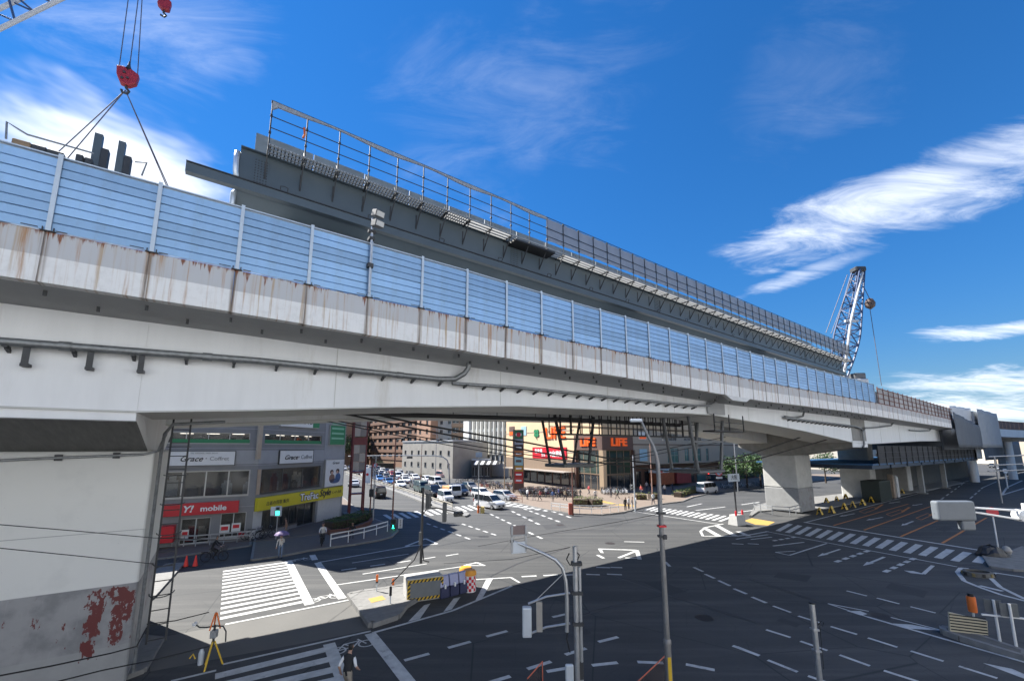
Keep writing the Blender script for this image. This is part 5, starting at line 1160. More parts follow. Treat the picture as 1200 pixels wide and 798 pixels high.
def car_meshes(kind):
    if kind in _cars: return _cars[kind]
    L, W, H, prof, belt = KINDS[kind]; hw = W / 2
    y_of = lambda z: hw * (1 - .20 * max(0, (z - belt)) / (H - belt)) if z > belt else hw * (.97 if z < .3 else 1)
    pr = [(-.48, .22)] + prof + [(.48, .22)]
    b = MB(); n = len(pr); vs = []
    for x, z in pr: vs += [(x * L, y_of(z) * (.90 if abs(x) > .47 else 1), z), (x * L, -y_of(z) * (.90 if abs(x) > .47 else 1), z)]
    fs = [(2 * i, 2 * i + 2, 2 * i + 3, 2 * i + 1) for i in range(n - 1)] + [(1, 2 * n - 1, 2 * n - 2, 0)]
    # fan the flanks from points on the sill so that they stay close to the curved side
    for s in (0, 1):
        c = len(vs); vs.append((0, (hw if s == 0 else -hw), .60))
        for i in range(n):
            a, d = 2 * i + s, 2 * ((i + 1) % n) + s; fs.append((a, c, d) if s == 0 else (d, c, a))
    b.add(vs, fs); body = b
    g = MB(); top = [p for p in prof if p[1] > belt]; ws = None
    for (x0, z0), (x1, z1) in zip(prof, prof[1:]):
        if abs(z1 - z0) < .3 or max(z0, z1) < belt + .2: continue
        e = .012 if x1 > 0 else -.012; up = .0; a, c = .10, .90
        p = [(x0 + (x1 - x0) * k, z0 + (z1 - z0) * k) for k in (a, c)]
        q = []
        for (x, z), s in ((p[0], 1), (p[1], 1), (p[1], -1), (p[0], -1)): q.append((x * L + e * 1.2, s * (y_of(z) - .09), z + .012))
        g.quad(*q)
    # side windows
    xs = [p[0] for p in prof if p[1] > H - .14]; xr, xf = min(xs), max(xs); xfb = [p[0] for p in prof if p[1] > belt - .06][-1]
    rear = min(p[0] for p in prof if p[1] > belt)
    zt, zb = H - .13, belt + .06
    cuts = [rear + .04, rear + (xf - rear) * .36, rear + (xf - rear) * .68, xf + .03]
    for s in (1, -1):
        for i in range(3):
            x0, x1 = cuts[i] + .008, cuts[i + 1] - .008
            x1b = x1 if i < 2 else xf + (xfb - xf) * .72; x0b = x0 if i else x0 - .02
            x0t = x0 if i else max(x0, xr + .01)
            g.quad((x0b * L, s * (y_of(zb) + .008), zb), (x1b * L, s * (y_of(zb) + .008), zb), (x1 * L, s * (y_of(zt) + .012), zt), (x0t * L, s * (y_of(zt) + .012), zt))
    wl = MB(); r_ = .30 if kind != 'kei' else .27
    wl.lathe([(r_ * .62, -.10), (r_, -.09), (r_, .09), (r_ * .62, .10)], 16, M=Matrix.Rotation(R(90), 4, 'X'))
    rm = MB(); rm.lathe([(.02, -.105), (r_ * .64, -.10), (r_ * .64, .10), (.02, .105)], 12, M=Matrix.Rotation(R(90), 4, 'X'))
    hl = MB(); hl.box(-.06, .03, -.2, .2, -.07, .07); tl = MB(); tl.box(-.02, .04, -.1, .1, -.2, .2)
    tr = MB(); tr.box(.488 * L, .508 * L, -hw * .55, hw * .55, .38, .58); tr.box(-.508 * L, -.49 * L, -hw * .8, hw * .8, .30, .42)
    for s in (1, -1): tr.box(.16 * L, .2 * L, s * hw - (.0 if s > 0 else .16), s * hw + (.16 if s > 0 else 0), belt, belt + .14)
    pl = MB(); pl.box(.506 * L, .514 * L, -.17, .17, .42, .55); pl.box(-.512 * L, -.505 * L, -.17, .17, .62, .76)
    _cars[kind] = dict(L=L, hw=hw, r=r_, H=H, belt=belt, body=body, glass=g.mesh('windows', M_CGLASS), tyre=wl.mesh('wheel', M_TYRE, True), rim=rm.mesh('rim', M_RIM), head=hl.mesh('headlight', M_HEAD), tail=tl.mesh('taillight', M_TAIL), trim=tr.mesh('trim', M_TRIM), plate=pl.mesh('number_plate', M_PLATE), bodies={})
    return _cars[kind]
def make_car(kind, colr, loc, rz, label, group=None, name='car', cat='car', metal=0.0):
    c = car_meshes(kind); t = thing(name, label, cat, loc, rz, group)
    key = tuple(colr)
    if key not in c['bodies']: c['bodies'][key] = c['body'].mesh('body', paint(colr, metal), True)
    obj('body', c['bodies'][key], t, bevel=.05, seg=2); obj('windows', c['glass'], t); obj('trim', c['trim'], t); obj('number_plate', c['plate'], t)
    L, hw = c['L'], c['hw']
    for x in (-.31, .32):
        for s in (1, -1):
            w_ = obj('wheel', c['tyre'], t, (x * L, s * (hw - .09), c['r'])); obj('rim', c['rim'], w_, (0, s * .012, 0))
    for s in (1, -1):
        obj('headlight', c['head'], t, (.487 * L, s * (hw - .28), .74)); obj('taillight', c['tail'], t, (-.49 * L, s * (hw - .14), c['belt'] - .05))
    return t
D2 = Vector((-.494, .869, 0)); RZ_IN = math.atan2(-.869, .494); RZ_OUT = RZ_IN + math.pi      # heading to / away from the junction
def q5(x, y): return at(400 + x / 5.4545, 480 + y / 5.4545)
WHT, SIL, BLK, GRY, BLU, DBL, RDC, GRN = (.75, .75, .75), (.45, .46, .48), (.012, .012, .014), (.12, .125, .13), (.06, .16, .38), (.02, .035, .07), (.35, .03, .03), (.08, .12, .11)
QG = 'vehicles queueing on the cross street'
cars = [(945, 628, 'minivan', WHT, 'white minivan nearest the crossing at the head of the queue', .25), (1042, 578, 'hatch', SIL, 'silver hatchback at the edge of the plaza beside the sign pillar', .2),
 (664, 590, 'kei', WHT, 'small white kei car just behind the crossing beside the median', 0), (893, 560, 'hatch', WHT, 'white hatchback right behind the leading minivan', .1),
 (748, 545, 'minivan', DBL, 'dark blue minivan between the loaded truck and the white hatchback', .05), (585, 552, 'minivan', BLK, 'black minivan behind the small white kei car', 0),
 (508, 525, 'van', GRN, 'grey green van in the lane next to the median', 0), (372, 498, 'sedan', WHT, 'white saloon next to the median behind the grey green van', 0),
 (405, 468, 'sedan', WHT, 'white saloon in the second lane of the queue', 0), (468, 450, 'hatch', WHT, 'white hatchback in the third lane of the queue', 0),
 (548, 462, 'hatch', WHT, 'white hatchback beside the pale grey low building', 0), (600, 485, 'van', WHT, 'white boxy van behind the loaded truck', 0),
 (822, 512, 'hatch', GRY, 'grey hatchback at the kerb behind the white hatchback', 0), (240, 458, 'sedan', BLU, 'bright blue saloon far back in the queue', 0), (300, 478, 'sedan', (.05, .13, .3), 'blue saloon in front of the bright blue one', 0),
 (255, 418, 'sedan', WHT, 'white saloon far back beside the green hedge', 0), (325, 430, 'hatch', RDC, 'dark red hatchback far back in the queue', 0), (120, 418, 'hatch', BLK, 'black hatchback behind the white delivery truck', 0),
 (640, 432, 'kei', (.6, .35, .33), 'white and red kei van parked by the pale building', .3), (370, 425, 'minivan', SIL, 'silver minivan near the end of the queue', 0), (440, 425, 'hatch', GRY, 'dark grey hatchback near the end of the queue', 0)]
for x, y, k, c, lb, r_ in cars:
    p = q5(x, y); make_car(k, c, (p.x, p.y, 0), RZ_IN + r_, lb, QG if x < 900 else None)
p = q5(232, 560); make_car('minivan', BLK, (p.x, p.y, 0), RZ_OUT, 'black minivan driving away up the left carriageway')
p = q5(78, 492); make_car('sedan', WHT, (p.x, p.y, 0), RZ_OUT, 'white saloon driving away far up the left carriageway')
p = CP(829, 578); make_car('van', WHT, (p.x, p.y, 0), math.atan2(.574, .819) + .06, 'white one-box van on the street by the trees', name='delivery_van', cat='van')
for x, y, k, c, lb in ((1174, 551, 'sedan', GRY, 'grey saloon far down the shaded road under the viaduct'), (1186, 546, 'hatch', WHT, 'white hatchback far down the shaded road at the right edge'), (1163, 548, 'kei', BLK, 'black kei car in the far shaded road')):
    p = CP(x, y); make_car(k, c, (p.x, p.y, 0), math.atan2(-.574, -.819), lb)
def make_truck(loc, rz, label, cab, bed, load=None, box=False):
    t = thing('truck', label, 'truck', loc, rz)
    mb = MB(); pr = [(1.35, .45), (2.45, .45), (2.5, .9), (2.45, 1.15), (2.25, 1.95), (2.1, 2.05), (1.35, 2.05)]
    mb.loft([[(x, y, z) for x, z in pr] for y in (.84, -.84)]); mb.build('cab', paint(cab), t, bevel=.05)
    g = MB(); g.quad((2.475, .72, 1.2), (2.475, -.72, 1.2), (2.285, -.66, 1.88), (2.285, .66, 1.88))
    for s in (1, -1): g.quad((1.5, s * .85, 1.2), (2.3, s * .85, 1.2), (2.15, s * .85, 1.85), (1.5, s * .85, 1.85))
    g.build('windows', M_CGLASS, t)
    for s in (1, -1): MB().box(2.46, 2.52, s * .62 - .14, s * .62 + .14, .72, .88).build('headlight', M_HEAD, t)
    if box: MB().box(-2.4, 1.25, -.95, .95, .75, 2.75).build('cargo_box', paint(bed), t, bevel=.03)
    else:
        mb = MB(); mb.box(-2.4, 1.25, -.88, .88, .72, .80)
        for a in ((-2.4, 1.25, .84, .88), (-2.4, 1.25, -.88, -.84)): mb.box(*a, .8, 1.18)
        mb.box(-2.4, -2.35, -.88, .88, .8, 1.18); mb.build('cargo_bed', paint(bed), t)
    if load:
        MB().box(-2.1, 1.0, -.75, .75, .82, 1.7).build('load', mat('timber_load', load, .8, var=.3), t, bevel=.05)
    MB().box(-2.3, 2.3, -.35, .35, .45, .7).build('chassis', M_TRIM, t)
    wl = car_meshes('van')
    for x in (-1.4, 1.75):
        for s in (1, -1): w_ = obj('wheel', wl['tyre'], t, (x, s * .74, .30)); obj('rim', wl['rim'], w_, (0, s * .012, 0))
    return t
p = q5(700, 558); make_truck((p.x, p.y, 0), RZ_IN, 'white flatbed truck with an orange timber load in the queue', WHT, WHT, (.55, .30, .13))
p = q5(85, 395); make_truck((p.x, p.y, 0), RZ_IN, 'white box truck at the far end of the queue', WHT, (.7, .7, .7), box=True)
# the rest of the queue, lane by lane
taken = [Vector((o.location.x, o.location.y)) for o in COL.objects if o.get('category') in ('car', 'truck', 'van') and not o.parent]
ORD = ('first', 'second', 'third', 'fourth', 'fifth', 'sixth', 'seventh', 'eighth', 'ninth', 'tenth', 'eleventh', 'twelfth')
LN = ('lane beside the median', 'second lane from the median', 'third lane from the median', 'kerb lane of the cross street'); CN = {WHT: 'white', SIL: 'silver', BLK: 'black', GRY: 'grey', DBL: 'navy'}
rq = random.Random(21); D2p = Vector((.869, .494, 0)); q0_ = q5(664, 590)
for ln in range(4):
    no = 0
    for k in range(1, 18):
        p = q0_ + D2 * (k * 6.3 + rq.uniform(-.5, .5)) + D2p * (ln * 3.0 + .2)
        if any(abs((Vector((p.x, p.y)) - q).dot(Vector((.869, .494)))) < 2.1 and abs((Vector((p.x, p.y)) - q).dot(Vector((-.494, .869)))) < 5.4 for q in taken): continue
        if no >= 12: break
        kd = rq.choice(('hatch', 'sedan', 'kei', 'minivan', 'hatch')); cc = rq.choice((WHT, WHT, WHT, SIL, BLK, GRY, DBL))
        make_car(kd, cc, (p.x, p.y, 0), RZ_IN + rq.uniform(-.04, .04), '%s %s, %s of the distant cars in the %s' % (CN[cc], {'hatch': 'hatchback', 'sedan': 'saloon', 'kei': 'kei car', 'minivan': 'minivan'}[kd], ORD[no], LN[ln]), QG); no += 1; taken.append(Vector((p.x, p.y)))

# ================================================================ bicycles
M_BIKE = [mat('bike_black', (.02, .02, .022), .4, var=0), mat('bike_silver', (.45, .46, .48), .35, metal=.6, var=0), mat('bike_white', (.65, .65, .65), .4, var=0), mat('bike_blue', (.04, .1, .25), .4, var=0), mat('bike_red', (.3, .03, .03), .4, var=0)]
def ring(r, rt, n=14, k=5):
    mb = MB(); vs = []; fs = []
    for i in range(n):
        a = 2 * math.pi * i / n
        for j in range(k):
            b = 2 * math.pi * j / k; q = r + rt * math.cos(b); vs.append((q * math.cos(a), rt * math.sin(b), q * math.sin(a)))
    for i in range(n):
        for j in range(k): fs.append((i * k + j, i * k + (j + 1) % k, ((i + 1) % n) * k + (j + 1) % k, ((i + 1) % n) * k + j))
    mb.add(vs, fs)
    for i in range(6):
        a = math.pi * i / 6; mb.bar((-r * math.cos(a), 0, -r * math.sin(a)), (r * math.cos(a), 0, r * math.sin(a)), .006, .006)
    return mb
BW = ring(.31, .03).mesh('wheel', M_TYRE)
_bf = {}
def bike_frame(i):
    if i not in _bf:
        mb = MB(); P = dict(r=(-.52, 0, .31), b=(-.08, 0, .28), s=(-.22, 0, .78), h=(.36, 0, .86), f=(.52, 0, .31))
        for a, b in (('r', 'b'), ('b', 's'), ('r', 's'), ('b', 'h'), ('h', 'f')): mb.tube(P[a], P[b], .03, 5)
        mb.path([(-.85, 0, .42), (-.75, 0, .60), (-.5, 0, .66), (-.3, 0, .58)], .03, 4); mb.path([(.2, 0, .5), (.4, 0, .64), (.6, 0, .64), (.82, 0, .4)], .03, 4)
        mb.box(-.8, -.4, -.07, .07, .66, .69); mb.tube((-.08, -.12, .28), (-.08, .12, .28), .04, 6)
        _bf[i] = mb.mesh('frame', M_BIKE[i])
    return _bf[i]
mb = MB(); mb.path([(.30, -.27, 1.02), (.38, -.2, 1.04), (.37, 0, .98), (.38, .2, 1.04), (.30, .27, 1.02)], .014, 5); mb.tube((.36, 0, .86), (.37, 0, 1.0), .018, 5); BH = mb.mesh('handlebar', M_RIM)
mb = MB(); mb.loft([[(-.36, -.09, .80), (-.36, .09, .80), (-.36, .08, .87), (-.36, -.08, .87)], [(-.08, -.03, .83), (-.08, .03, .83), (-.08, .03, .87), (-.08, -.03, .87)]]); BS = mb.mesh('saddle', M_TRIM)
mb = MB()
for z in (.72, .80, .88, .96): 
    e = (z - .72) * .18
    for a, b in (((.44 - e, -.16 - e), (.70 + e, -.16 - e)), ((.70 + e, -.16 - e), (.70 + e, .16 + e)), ((.70 + e, .16 + e), (.44 - e, .16 + e)), ((.44 - e, .16 + e), (.44 - e, -.16 - e))): mb.bar((*a, z), (*b, z), .012, .012)
for x, y in ((.44, -.16), (.57, -.16), (.70, -.16), (.70, 0), (.70, .16), (.57, .16), (.44, .16)): mb.bar((x, y, .72), (x + (x - .57) * .3, y * 1.25, .97), .01, .01)
mb.box(.45, .69, -.15, .15, .71, .72); BK = mb.mesh('basket', M_TRIM)
def make_bike(loc, rz, label, ci, group=None, tilt=.08):
    t = thing('bicycle', label, 'bicycle', loc, rz, group); t.rotation_euler = (tilt, 0, rz)
    obj('wheel', BW, t, (-.52, 0, .33)); obj('wheel', BW, t, (.52, 0, .33)); obj('frame', bike_frame(ci), t); obj('handlebar', BH, t); obj('saddle', BS, t); obj('basket', BK, t)
    return t
rb = random.Random(11)
# rows along the store's left wall, in front of the entrance and along the right wing
for row in range(3):
    for i in range(29):
        p = CP(611 + i * 2.2 + row * .7, 577.2 + row * 2.5 + i * .03)
        make_bike((p.x, p.y, .135), R(-62) + rb.uniform(-.15, .15) + (math.pi if rb.random() < .3 else 0), ('bicycle in the packed back row along the cream supermarket wall', 'bicycle in the packed middle row along the cream supermarket wall', 'bicycle in the packed front row before the cream supermarket wall')[row], rb.choice([0, 0, 0, 1, 2, 2, 3, 4]), ('back', 'middle', 'front')[row] + ' row of bicycles by the supermarket wall', rb.uniform(-.12, .12))
for i in range(16):
    p = CP(705 + i * 1.9, 578.5 - i * .02 + (i % 2) * 1.6)
    make_bike((p.x, p.y, .135), R(100) + rb.uniform(-.2, .2), 'bicycle parked in front of the brown corner entrance', rb.choice([0, 1, 2, 2]), 'bicycles by the entrance')
for i in range(14):
    p = CP(848 + i * 7.5, 573.2 - i * .55)
    make_bike((p.x, p.y, .135), R(110) + rb.uniform(-.2, .2), 'bicycle parked along the right wing of the supermarket near the trees', rb.choice([0, 1, 2]), 'bicycles by the right wing')
for row in range(3):
    for i in range(15):
        p = CP(563 + i * 3.1 + row, 567.5 + row * 2.4 + i * .35); make_bike((p.x, p.y, .135), R(-70) + rb.uniform(-.3, .3), ('bicycle in the back row of the cycle park left of the sign pillar', 'bicycle in the middle row of the cycle park left of the sign pillar', 'bicycle in the front row of the cycle park left of the sign pillar')[row], rb.choice([0, 0, 1, 2, 2, 3, 4]), ('back', 'middle', 'front')[row] + ' row of the cycle park left of the pillar', rb.uniform(-.12, .12))
for i in range(12):
    p = q5(740 + i * 15, 468 - i * .2 + (i % 2) * 12)
    make_bike((p.x, p.y, .02), R(-50) + rb.uniform(-.2, .2), 'bicycle parked by the striped awning shop', rb.choice([0, 1, 2]), 'bicycles by the striped shop')
for i, (x, y) in enumerate(((506, 128), (524, 126), (566, 122))):
    p = C2(x, y); make_bike((p.x, p.y, .132), R(20 + i * 12), ('bicycle leaning at the corner between the two shop facades', 'second bicycle at the shop corner', 'bicycle under the yellow shop sign')[i], (1, 2, 0)[i])

# ================================================================ people
M_SKIN = mat('skin', (.42, .25, .18), .6, var=.05); M_HAIR = mat('hair', (.012, .010, .009), .5, var=.1)
_cl = {}
def cloth(c): return mat('cloth_%d_%d_%d' % tuple(int(x * 100) for x in c), c, .85, var=.1, scale=8)
POSES = {
 'stand': dict(pel=(0, 0, .93), hipw=.09, kneeL=(.02, .10, .50), kneeR=(.0, -.10, .50), ankL=(0, .11, .09), ankR=(.02, -.10, .09), elbL=(-.02, .26, 1.10), elbR=(-.02, -.26, 1.10), wrL=(.10, .26, .87), wrR=(.08, -.27, .87), lean=.02),
 'walk': dict(pel=(0, 0, .92), hipw=.09, kneeL=(.20, .10, .52), kneeR=(.02, -.10, .48), ankL=(.26, .10, .10), ankR=(-.28, -.10, .16), elbL=(-.10, .25, 1.12), elbR=(.06, -.25, 1.10), wrL=(.02, .26, .90), wrR=(.22, -.22, .96), lean=.04),
 'umbrella': dict(pel=(0, 0, .93), hipw=.09, kneeL=(.06, .10, .50), kneeR=(-.02, -.10, .50), ankL=(.06, .11, .09), ankR=(-.08, -.10, .10), elbL=(.10, .22, 1.12), elbR=(-.02, -.26, 1.10), wrL=(.24, .10, 1.30), wrR=(.06, -.27, .87), lean=.02),
 'ride': dict(pel=(-.20, 0, .92), hipw=.09, kneeL=(.16, .11, .72), kneeR=(.10, -.11, .62), ankL=(-.02, .12, .40), ankR=(-.06, -.12, .20), elbL=(.16, .25, 1.12), elbR=(.16, -.25, 1.12), wrL=(.34, .24, 1.04), wrR=(.34, -.24, 1.04), lean=.12),
 'sit': dict(pel=(0, 0, .50), hipw=.09, kneeL=(.40, .11, .50), kneeR=(.40, -.11, .48), ankL=(.42, .12, .09), ankR=(.46, -.12, .09), elbL=(.10, .25, .72), elbR=(.10, -.25, .72), wrL=(.32, .16, .58), wrR=(.32, -.16, .58), lean=.08),
}
_pm = {}
def person_mesh(pose, top, bottom, shoes, longs, hands=False, scale=1.0):
    key = (pose, top, bottom, longs, hands)
    if key in _pm: return _pm[key]
    p = POSES[pose]; pel = Vector(p['pel']); ln = p['lean']
    chest = pel + Vector((ln * 1.2, 0, .36)); neck = pel + Vector((ln * 2, 0, .53)); chin = neck + Vector((.02, 0, .08)); head = neck + Vector((.035, 0, .185)); crown = neck + Vector((.02, 0, .27))
    V_ = []; E_ = []; Rr = []; T = []                   # verts, edges, radii, tag per edge
    def v(c, r, ry=None): V_.append(Vector(c)); Rr.append((r, ry or r)); return len(V_) - 1
    def e(a, b, t): E_.append((a, b)); T.append(t)
    a = v(pel, .135, .115); b = v(pel + Vector((ln * .5, 0, .17)), .125, .105); c = v(chest, .16, .115); d = v(neck, .055); f = v(chin, .062); g = v(head, .098, .085); h = v(crown, .07, .065)
    e(a, b, 'top'); e(b, c, 'top'); e(c, d, 'top'); e(d, f, 'skin'); e(f, g, 'skin'); e(g, h, 'hair')
    for s, K in ((1, 'L'), (-1, 'R')):
        hip = v(pel + Vector((0, s * p['hipw'], -.06)), .095); kn = v(p['knee' + K], .062); an = v(p['ank' + K], .042)
        toe = v(Vector(p['ank' + K]) + Vector((.15, s * .02, -.05)), .036)
        e(a, hip, 'bottom'); e(hip, kn, 'bottom'); e(kn, an, 'bottom' if longs else 'skin'); e(an, toe, 'shoes')
        sho = v(chest + Vector((ln * .3, s * .175, .075)), .062); el = v(p['elb' + K], .043); wr = v(p['wr' + K], .03)
        dirn = (Vector(p['wr' + K]) - Vector(p['elb' + K])).normalized(); palm = v(Vector(p['wr' + K]) + dirn * .075, .033, .02)
        e(c, sho, 'top'); e(sho, el, 'sleeve' if hands else 'top'); e(el, wr, 'skin' if not longs or hands else 'top'); e(wr, palm, 'skin')
        side = Vector((0, 0, 1)).cross(dirn); side = side.normalized() if side.length > .1 else Vector((1, 0, 0))
        for k, off in enumerate((-.024, -.008, .008, .024)):
            m1 = v(Vector(p['wr' + K]) + dirn * .115 + side * off, .0095); m2 = v(Vector(p['wr' + K]) + dirn * (.150 + (.012 if k in (1, 2) else 0)) + side * off * 1.1 + Vector((.012, 0, 0)), .008)
            e(palm, m1, 'skin'); e(m1, m2, 'skin')
        th = v(Vector(p['wr' + K]) + dirn * .05 + side * .045, .010); th2 = v(Vector(p['wr' + K]) + dirn * .085 + side * .062, .0085); e(palm, th, 'skin'); e(th, th2, 'skin')
    me = bpy.data.meshes.new('skel'); me.from_pydata([tuple(x) for x in V_], E_, []); o = bpy.data.objects.new('skel', me); COL.objects.link(o)
    sk = o.modifiers.new('skin', 'SKIN'); sk.use_smooth_shade = True; sk.branch_smoothing = .4
    for i, sv in enumerate(me.skin_vertices[0].data): sv.radius = Rr[i]; sv.use_root = (i == 0)
    ss_ = o.modifiers.new('sub', 'SUBSURF'); ss_.levels = 1; ss_.render_levels = 1
    bpy.context.view_layer.update(); dg = bpy.context.evaluated_depsgraph_get(); out_ = bpy.data.meshes.new_from_object(o.evaluated_get(dg)); bpy.data.objects.remove(o); bpy.data.meshes.remove(me)
    order = ['top', 'bottom', 'shoes', 'skin', 'hair', 'sleeve']; out_.materials.clear()
    for m_ in (cloth(top), cloth(bottom), cloth(shoes), M_SKIN, M_HAIR, cloth((.7, .7, .7))): out_.materials.append(m_)
    hc = head
    for f_ in out_.polygons:
        q = f_.center; best = 1e9; bt = 'top'
        for (i, j), t in zip(E_, T):
            A, B = V_[i], V_[j]; ab = B - A; k = max(0, min(1, (q - A).dot(ab) / ab.length_squared)); dd = (q - (A + ab * k)).length - .8 * (Rr[i][0] * (1 - k) + Rr[j][0] * k)
            if dd < best: best, bt = dd, t
        if q.z > neck.z + .10 and (q.x < hc.x - .0 or q.z > hc.z + .055) and (q - hc).length < .2: bt = 'hair'
        f_.material_index = order.index(bt)
    # face: eyes, nose, mouth as small relief pieces joined to the head
    _pm[key] = (out_, head.copy(), neck.copy()); return _pm[key]
def face_mesh(head):
    mb = MB(); hx = head.x
    for s in (1, -1):
        mb.box(hx + .082, hx + .092, s * .032 - .012, s * .032 + .012, head.z - .008, head.z + .004, 0); mb.box(hx - .01, hx + .015, s * .085 - .008, s * .085 + .008, head.z - .035, head.z + .015, 1)
    mb.loft([[(hx + .085, -.008, head.z - .005), (hx + .085, .008, head.z - .005), (hx + .09, 0, head.z)], [(hx + .088, -.014, head.z - .04), (hx + .088, .014, head.z - .04), (hx + .112, 0, head.z - .035)]], 1)
    mb.box(hx + .078, hx + .088, -.022, .022, head.z - .066, head.z - .058, 2); return mb
M_LIP = mat('lips', (.3, .12, .1), .6, var=0)
def person(loc, rz, label, pose='stand', top=(.5, .5, .5), bottom=(.05, .05, .07), shoes=(.03, .03, .03), longs=True, group=None, hands=False):
    me, head, neck = person_mesh(pose, top, bottom, shoes, longs, hands)
    o = obj('person', me, None, loc, rz); tag(o, label, 'person', group)
    face_mesh(head).build('face', [M_INK, M_SKIN, M_LIP], o); return o
def hairdo(o, me_key, m=None): pass
p = CP(328, 654.5); person((p.x, p.y, .0), R(-75), 'person in pale top and jeans under a purple umbrella', 'umbrella', (.45, .44, .43), (.12, .17, .26))
um = thing('umbrella', 'open purple umbrella held at the left crossing', 'umbrella', (p.x + .12, p.y - .22, 1.2), 0)
mb = MB(); n = 8
mb.lathe([(.02, .78), (.25, .72), (.44, .60), (.52, .50), (.50, .50), (.42, .585), (.24, .70), (.015, .76)], 8, cap=False); mb.build('canopy', mat('umbrella_purple', (.17, .12, .24), .7, var=.1), um); MB().tube((0, 0, 0), (0, 0, .82), .008, 6).build('shaft', M_TRIM, um)
np_ = CP(405, 826); person((np_.x, np_.y, 0), R(75), 'person in black vest and white shirt walking at the bottom edge', 'walk', (.02, .02, .022), (.25, .22, .18), hands=True)
mb = MB()
p = C2(340, 216); bk_ = make_bike((p.x, p.y, 0), R(20), 'bicycle ridden by the person in black', 0, tilt=0); person((p.x, p.y, 0), R(20), 'person in black riding a bicycle in front of the red shop', 'ride', (.015, .015, .018), (.02, .02, .025))
p = C2(815, 152); make_bike((p.x, p.y, .132), R(-70), 'bicycle ridden by the person in white on the pavement', 0, tilt=0); person((p.x, p.y, .132), R(-70), 'person in white top on a bicycle beside the planter', 'ride', (.6, .6, .6), (.03, .03, .035))
p = C2(948, 118); person((p.x, p.y, .132), R(-80), 'person in black sitting on the planter edge', 'sit', (.02, .02, .02), (.025, .025, .03))
p = C2(655, 122); person((p.x, p.y, .132), R(200), 'person in brown top walking under the yellow sign', 'walk', (.28, .17, .12), (.2, .18, .17))
for i, (x, y, tp, bt) in enumerate(((733, 599, (.02, .02, .02), (.03, .03, .03)), (737, 597.5, (.6, .6, .6), (.03, .03, .04)), (741, 598.5, (.05, .05, .06), (.5, .5, .5)), (745, 596.5, (.55, .55, .55), (.02, .02, .02)))):
    p = CP(x, y); person((p.x, p.y, .01), R(-60 + 20 * i), 'person waiting at the plaza corner, %s' % ('leftmost, all in black', 'in white top and dark trousers', 'in dark top and pale trousers', 'rightmost, in pale top'), 'stand', tp, bt) if False else person((p.x, p.y, .01), R(-60 + 20 * i), 'person waiting at the plaza corner, ' + ('leftmost, all in black', 'second from left, in white top', 'third from left, in dark top and pale trousers', 'rightmost, in pale top')[i], 'stand', tp, bt)
for i, (x, y, tp, lb) in enumerate(((758, 576, (.55, .5, .48), 'person in pale top at the orange stall'), (763, 576.5, (.3, .25, .22), 'person in brown top at the orange stall'), (770, 577, (.1, .1, .15), 'person in dark top right of the orange stall'), (690, 581, (.5, .08, .08), 'person in red top before the glazed entrance'), (716, 584, (.05, .05, .06), 'person in black by the corner pillar'), (766, 593, (.6, .6, .58), 'person in white beside the yellow planter'), (640, 584, (.6, .6, .62), 'person in white among the bicycles by the billboard'), (655, 585, (.1, .12, .3), 'person in blue among the bicycles by the billboard'))):
    p = CP(x, y); person((p.x, p.y, .135), R(-90 + 37 * i), lb, 'walk' if i % 2 else 'stand', tp, (.05, .06, .09))

for i, (x, y, tp, bt, lb) in enumerate(((618, 586.5, (.6, .6, .6), (.05, .06, .1), 'person in white top just right of the sign pillar'), (626, 587.5, (.03, .03, .035), (.2, .2, .22), 'person in black top before the front row of bicycles'), (633, 588, (.35, .08, .07), (.04, .04, .05), 'person in dark red top before the bicycles below the billboard'), (648, 589, (.08, .14, .3), (.3, .28, .25), 'person in blue top and pale trousers left of the plaza pole'), (662, 588, (.5, .42, .3), (.05, .05, .06), 'person in beige top beside the red box on the plaza'), (680, 586, (.03, .03, .03), (.03, .03, .04), 'person all in black left of the entrance pillar'), (698, 588, (.6, .58, .55), (.12, .14, .2), 'person in cream top walking from the entrance'), (724, 586, (.25, .3, .25), (.05, .05, .05), 'person in olive top right of the entrance pillar'), (752, 581, (.5, .1, .08), (.06, .06, .08), 'person in red top left of the orange stall'), (779, 580, (.6, .6, .6), (.04, .04, .05), 'person in white top right of the red stall'), (788, 578, (.04, .05, .08), (.04, .04, .05), 'person in navy top before the right wing windows'))):
    p = CP(x, y); person((p.x, p.y, .135), R(40 + 67 * i), lb, 'walk' if i % 3 else 'stand', tp, bt)
# ================================================================ street furniture
M_POLE = mat('pole_grey', (.34, .35, .36), .45, metal=.5, var=.1, scale=5); M_POLEB = mat('pole_redbrown', (.23, .10, .075), .6, var=.1); M_SIGBODY = mat('signal_grey', (.10, .105, .11), .5, var=.05); M_SIGBACK = mat('signal_light_grey', (.52, .56, .60), .4, metal=.2, var=.05)
M_YELLOW = mat('safety_yellow', (.62, .40, .03), .5, var=.1); M_ORG = mat('safety_orange', (.75, .17, .03), .5, var=.05); M_HAZB = mat('hazard_black', (.02, .02, .02), .6, var=0); M_WRAP = mat('grey_blue_wrap', (.135, .152, .17), .45, var=.08, scale=3, bump=.5, bscale=4)
def pole_thing(name, label, cat, base, h, r=.09, m=None, r2=None, n=12):
    t = thing(name, label, cat, (base.x, base.y, base.z), 0); MB().tube((0, 0, 0), (0, 0, h), r, n, r2=r2 or r * .75).build('pole', m or M_POLE, t, smooth=True); return t
def ztop(base, py): return CAMH + (YH - py) * (base.y) / FPX * 1.0
def z_at(base, x, y):
    """height at which the vertical over a ground point meets a photo row"""
    d = pix_dir(x, y); k = base.y / d.y; return CAMH + d.z * k
